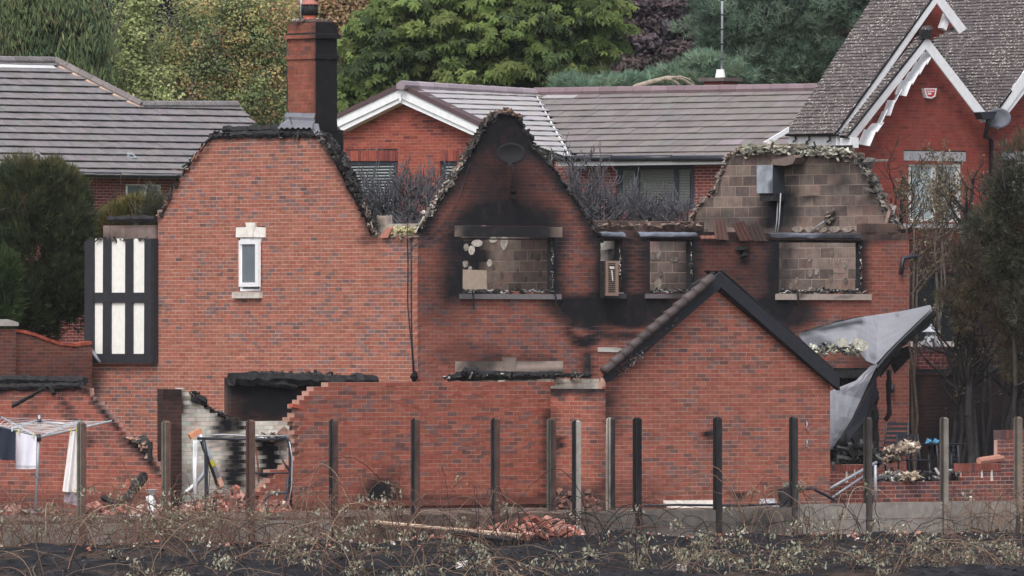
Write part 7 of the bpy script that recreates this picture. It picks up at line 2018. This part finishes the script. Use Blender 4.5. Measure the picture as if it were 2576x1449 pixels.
drk = [(.12, .085, .05), (.16, .12, .07), (.09, .08, .05), (.22, .18, .12)]
pal_ = [(.20, .19, .12), (.15, .13, .085), (.25, .23, .16)]
BT = 'burnt trees beside the house'
twiggy('burnt_tree', 'black bare twigged tree right beside the end of the block gable', gbase(2262, 212), 3, zat(700, 212), zat(420, 212), .35, .95, .06, 57, blkc, BT, 'tree', dens=6)
twiggy('burnt_tree', 'slim tan stemmed burnt tree nearest the house end', gbase(2302, 211), 3, zat(780, 211), zat(440, 211), .20, .75, .045, 51, (.15, .12, .10), BT, 'tree', leaves=(900, .07, drk + pal_), dens=8)
twiggy('burnt_tree', 'pale leaved sapling in front of the grey lintelled window', gbase(2352, 215.5), 4, zat(640, 215.5), zat(385, 215.5), .35, .65, .04, 77, (.12, .10, .085), BT, 'tree', leaves=(1300, .07, pal_ + drk), dens=9)
twiggy('burnt_tree', 'blackened forked tree behind the patio table', gbase(2412, 210.5), 3, zat(1080, 210.5), zat(560, 210.5), .28, .95, .065, 61, blkc, BT, 'tree', leaves=(700, .07, drk), dens=9)
twiggy('burnt_tree', 'thick black trunked tree left of the tall dark conifer', gbase(2452, 210), 2, zat(1000, 210), zat(430, 210), .25, .95, .11, 66, blkc, BT, 'tree', leaves=(900, .07, drk), dens=14)
twiggy('burnt_tree', 'black leaning tree at the right edge of the garden wall', gbase(2540, 210.5), 3, zat(1060, 210.5), zat(560, 210.5), .4, .95, .065, 72, blkc, BT, 'tree', leaves=(900, .07, drk), dens=9)
twiggy('burnt_tree', 'small bare black tree beside the black downpipe of the brick house', gbase(2480, 214), 2, zat(600, 214), zat(400, 214), .2, .6, .05, 91, blkc, BT, 'tree', dens=7)
bush('conifer_tree', 'dark green singed conifer reaching in from the right edge', [(2560, 400, 45, 60), (2545, 470, 55, 60), (2570, 560, 70, 70), (2500, 560, 60, 40), (2560, 660, 60, 70), (2520, 640, 50, 50), (2460, 570, 40, 26), (2585, 770, 60, 70), (2510, 500, 30, 40)], 208.5, .7, 235, 26, .15,
     [(.095, .102, .070), (.075, .084, .060), (.115, .110, .075), (.06, .062, .048)], cat='conifer', tipcol=(.14, .12, .075), up=.5, scol=(.035, .032, .030))
bush('singed_foliage', 'brown singed foliage on the low branches at the right edge', [(2480, 720, 50, 40), (2420, 650, 40, 30), (2560, 900, 50, 50), (2440, 800, 40, 30), (2530, 820, 50, 40), (2400, 740, 30, 24)], 209.5, .6, 190, 13, .12,
     [(.10, .085, .05), (.075, .06, .04), (.13, .105, .065)], up=.1, stem=False)

# ================================================================== brambles on the burnt bank
red_, tan_, cblk = (.14, .082, .066), (.21, .15, .11), (.028, .025, .025)
leafc = [(.36, .35, .27), (.29, .285, .20), (.24, .23, .16), (.43, .41, .33), (.21, .17, .12)]
def bramble(label, x, d, n, L, h, seed, leaves=0, cols=(red_, tan_, red_), r=.0078, w=1.2, low=False, lsize=.075):
    rng = np.random.RandomState(seed)
    pl = FENCE.shifted(d)
    c = pl.px(x, 1300); gb = gz(c[0], c[1])
    t = thing('bramble_bush', label, 'bramble', (c[0], c[1], gb), 'dead brambles along the burnt bank')
    Vs, Cs = [], []; pts_all = []
    for k in range(n):
        b = np.array([c[0] + rng.uniform(-w, w), c[1] + rng.uniform(-w, w) * .5, 0]); b[2] = gz(b[0], b[1]) - .03
        a = rng.uniform(0, 2 * math.pi); ln = L * rng.uniform(.5, 1.25); hh = h * rng.uniform(.35, 1.15)
        dx, dy = math.cos(a) * ln, math.sin(a) * ln * .35
        e = np.array([b[0] + dx, b[1] + dy, 0]); e[2] = gz(e[0], e[1]) + (rng.rand() < .6) * hh * rng.uniform(0, .75)
        s = np.linspace(0, 1, 12)
        lift = hh * rng.uniform(2.0, 4.6) * s * (1 - s) * (1.35 - .7 * s)
        p = b[None] + (e - b)[None] * s[:, None] ** 1.15
        p[:, 2] = b[2] * (1 - s) + e[2] * s + lift
        p += np.cumsum(rng.randn(12, 3) * .020, 0)
        p[:, 2] = np.maximum(p[:, 2], gb - .12)
        rr = r * rng.uniform(.55, 1.25) * (1 - .6 * s)
        V, f = polytube(p, rr, 4, caps=False)
        Vs.append((V, f)); Cs.append(np.tile(np.asarray(cols[rng.randint(len(cols))]) * math.exp(rng.randn() * .25), (len(V), 1)))
        pts_all.append(p)
        for q in range(rng.randint(1, 4)):      # side shoots
            i = rng.randint(3, 11); dr = unit(rng.randn(3) + [0, 0, .2]) * rng.uniform(.12, .45)
            p2 = np.array([p[i], p[i] + dr * .5 + [0, 0, .02], p[i] + dr + [0, 0, -.05]])
            V, f = polytube(p2, [rr[i] * .6, rr[i] * .5, rr[i] * .3], 3, caps=False)
            Vs.append((V, f)); Cs.append(np.tile(np.asarray(cols[rng.randint(len(cols))]), (len(V), 1))); pts_all.append(p2)
    V, f = join(Vs)
    mk('canes', V, f, M['twig'], t, col=np.concatenate(Cs))
    if leaves:
        src = np.concatenate(pts_all); idx = rng.randint(0, len(src), max(3, leaves // 22))
        cl = src[np.repeat(idx, 22)]; m_ = len(cl)
        C = cl + rng.randn(m_, 3) * [.075, .06, .06]
        V, f = leaf_quads(C, rnd_unit(m_) + [0, -.3, .1], lsize * R.uniform(.5, 1.3, m_), .5, np.tile([0, 0, -1.0], (m_, 1)) + rnd_unit(m_) * .7)
        mk('leaves', V, f, M['dry'], t, col=np.repeat(pickcol(m_, leafc, .2), 4, 0))
    return t
bramble('tangle of reddish dead canes at the far left below the washing line', 40, .7, 63, 1.5, .75, 101, 60, w=1.4)
bramble('arching tan bramble canes before the first fence post', 190, 1.0, 54, 1.7, .70, 102, 120, w=1.2)
bramble('thick dead bramble with curled leaves before the brick pier', 430, .6, 77, 1.3, .85, 103, 900, w=1.0)
bramble('dead bramble spilling over the board below the swing frame', 620, .8, 67, 1.5, .75, 104, 200, w=1.2)
bramble('arching bramble with pale leaves before the sooty patch of the front wall', 880, .9, 56, 1.6, .95, 105, 300, w=1.1)
bramble('long arching canes with withered leaves before the middle posts', 1120, .8, 42, 2.0, 1.0, 106, 160, cols=(red_, tan_, cblk), w=1.3)
bramble('thin blackened canes below the rubble spill', 1350, 2.2, 36, 1.6, .65, 107, 40, cols=(cblk, cblk, red_), w=1.4)
bramble('blackened canes in front of the narrow fence bay', 1560, .8, 20, 1.5, .75, 108, 14, cols=(cblk, red_), w=1.0)
bramble('red canes with pale leaves climbing the charcoal post', 1985, .8, 30, 1.5, .85, 109, 150, cols=(cblk, red_, tan_), w=1.0)
bramble('sparse black canes before the clean pale boards', 2240, 1.0, 16, 1.6, .8, 110, 20, cols=(cblk, cblk, red_), w=1.4)
bramble('red tangle of dead canes at the right edge post', 2530, .8, 60, 1.4, .80, 111, 30, cols=(red_, tan_), w=1.0)
# nearer rows lower on the bank
bramble('leafy withered bramble mound in the foreground right of centre', 1770, 17, 44, 1.5, .5, 121, 1150, cols=(red_, tan_, cblk), w=1.3, lsize=.08)
bramble('low withered bramble in the foreground centre', 1420, 19, 24, 1.6, .45, 122, 240, cols=(red_, tan_, cblk), w=1.5)
bramble('pale leaved trailing bramble at the bottom right', 2420, 19, 42, 1.7, .45, 123, 1150, cols=(red_, tan_), w=1.8)
bramble('pale leaved trailing bramble under the charcoal post', 2010, 10, 18, 1.2, .4, 124, 260, cols=(red_, cblk), w=1.0)
bramble('trailing canes with hanging pale leaves at the bottom, left of centre', 930, 17, 40, 1.7, .60, 125, 520, cols=(red_, tan_, cblk), w=1.6)
bramble('long bare arching canes in the left foreground', 620, 12, 23, 2.2, .85, 126, 40, cols=(tan_, red_), w=1.5)
bramble('few bare canes over the brown soil in the lower left corner', 160, 13, 15, 2.0, .7, 127, 20, cols=(tan_, red_, cblk), w=1.6)
bramble('withered canes and leaves in the lower right corner', 2560, 16, 22, 1.3, .42, 128, 200, cols=(red_, tan_), w=1.2)
bramble('leafy trailing stems at the bottom edge below the rubble', 1180, 20, 26, 1.5, .5, 129, 360, cols=(red_, tan_, cblk), w=1.2)
bramble('leafy low growth at the bottom edge right of the leafy mound', 2150, 19, 28, 1.6, .4, 130, 420, cols=(red_, tan_, cblk), w=1.5)
bramble('sparse blackened canes in the middle of the burnt bank, left of centre', 760, 10, 15, 1.9, .6, 131, 10, cols=(cblk, red_, tan_), w=2.0)
bramble('sparse blackened canes in the middle of the burnt bank, under the garage', 1680, 6, 22, 1.8, .6, 132, 40, cols=(cblk, cblk, red_), w=2.0)
bramble('bare dark canes on the burnt bank below the grey post', 2330, 8, 18, 1.8, .5, 133, 20, cols=(cblk, red_), w=1.8)
bramble('low canes at the bottom edge in the left corner', 300, 20, 15, 1.8, .45, 134, 20, cols=(tan_, red_, cblk), w=2.0)
bramble('withered leafy canes at the bottom edge left of the grey stake', 620, 20, 21, 1.6, .5, 135, 220, cols=(tan_, red_, cblk), w=1.6)
# fine dead grass and twigs over the bank: nobody could count these
n = 9000
x = R.uniform(-11.5, 11.5, n); y = R.uniform(156, 195, n); d_ = fence_dist(x, y); k = (d_ > .05) & (R.rand(n) < np.where(d_ < 1.0, .26, .05)) & (R.rand(n) < np.where(x < -2.5, 1, .12))
x, y = x[k], y[k]; n = len(x)
z = ground_z(x, y)
C = np.stack([x, y, z], 1); Dv = np.stack([R.randn(n) * .7, R.randn(n) * .4, np.abs(R.randn(n)) * .7 + .25], 1)
V, f = tufts(C, Dv / np.linalg.norm(Dv, axis=1, keepdims=True), R.uniform(.10, .36, n), 2, .035, .35)
cc_ = pickcol(n, [(.15, .10, .075), (.10, .065, .05), (.21, .155, .115), (.04, .035, .035), (.05, .042, .04)], .2)
mk('dead_grass', V, f, M['twig'], None, col=np.repeat(cc_, len(V) // n, 0), kind='stuff')
# scraps of brick and pale litter along the foot of the boards
n = 420
x = R.uniform(-10.5, 10.5, n); u_ = (x - FENCE.O[0]) / FENCE.U[0]; d0 = R.exponential(.8, n) + .1
C = np.array([FENCE.pt(u, 0, d) for u, d in zip(u_, d0)]); C[:, 2] = ground_z(C[:, 0], C[:, 1]) + .01
V, f, c = lumps(C, R.uniform(.02, .09, n), pickcol(n, [srgb(176, 120, 106), srgb(150, 96, 84), srgb(190, 186, 180), srgb(90, 84, 80), srgb(60, 56, 56)]), (1, 1, .6))
mk('brick_scraps', V, f, M['charstuff'], None, col=c, kind='stuff')
t = thing('ivy_tuft', 'small bright green plant growing by the foot of the downpipe', 'plant', LW.px(198, 945, .3))
C = np.array([LW.px(196 + R.randn() * 7, 935 + R.randn() * 7, .3 + R.randn() * .05) for _ in range(140)])
V, f = leaf_quads(C, rnd_unit(140) + [0, -.4, .4], R.uniform(.03, .07, 140)); mk('leaves', V, f, M['leaf'], t, col=np.repeat(pickcol(140, [(.14, .2, .06), (.2, .24, .08), (.10, .13, .05)]), 4, 0))

# ================================================================== thin grey air over the two hundred metres to the houses
m = bpy.data.materials.new('haze'); m.use_nodes = True
nt = m.node_tree; nt.nodes.clear()
out = nt.nodes.new('ShaderNodeOutputMaterial'); pv = nt.nodes.new('ShaderNodeVolumePrincipled')
pv.inputs['Color'].default_value = (.90, .94, 1.0, 1); pv.inputs['Density'].default_value = HAZE; pv.inputs['Anisotropy'].default_value = 0.0
nt.links.new(pv.outputs[0], out.inputs['Volume'])
zs_lo, zs_hi = float(GZ.min()) - 1.0, 32.0
V = np.array([[x, y, z] for z in (zs_lo, zs_hi) for x, y in ((-950, -100), (950, -100), (950, 2600), (-950, 2600))])
hz = mk('haze', V, [(3, 2, 1, 0), (4, 5, 6, 7), (0, 1, 5, 4), (1, 2, 6, 5), (2, 3, 7, 6), (3, 0, 4, 7)], m, None, kind='stuff', origin=(0, 0, zs_lo))
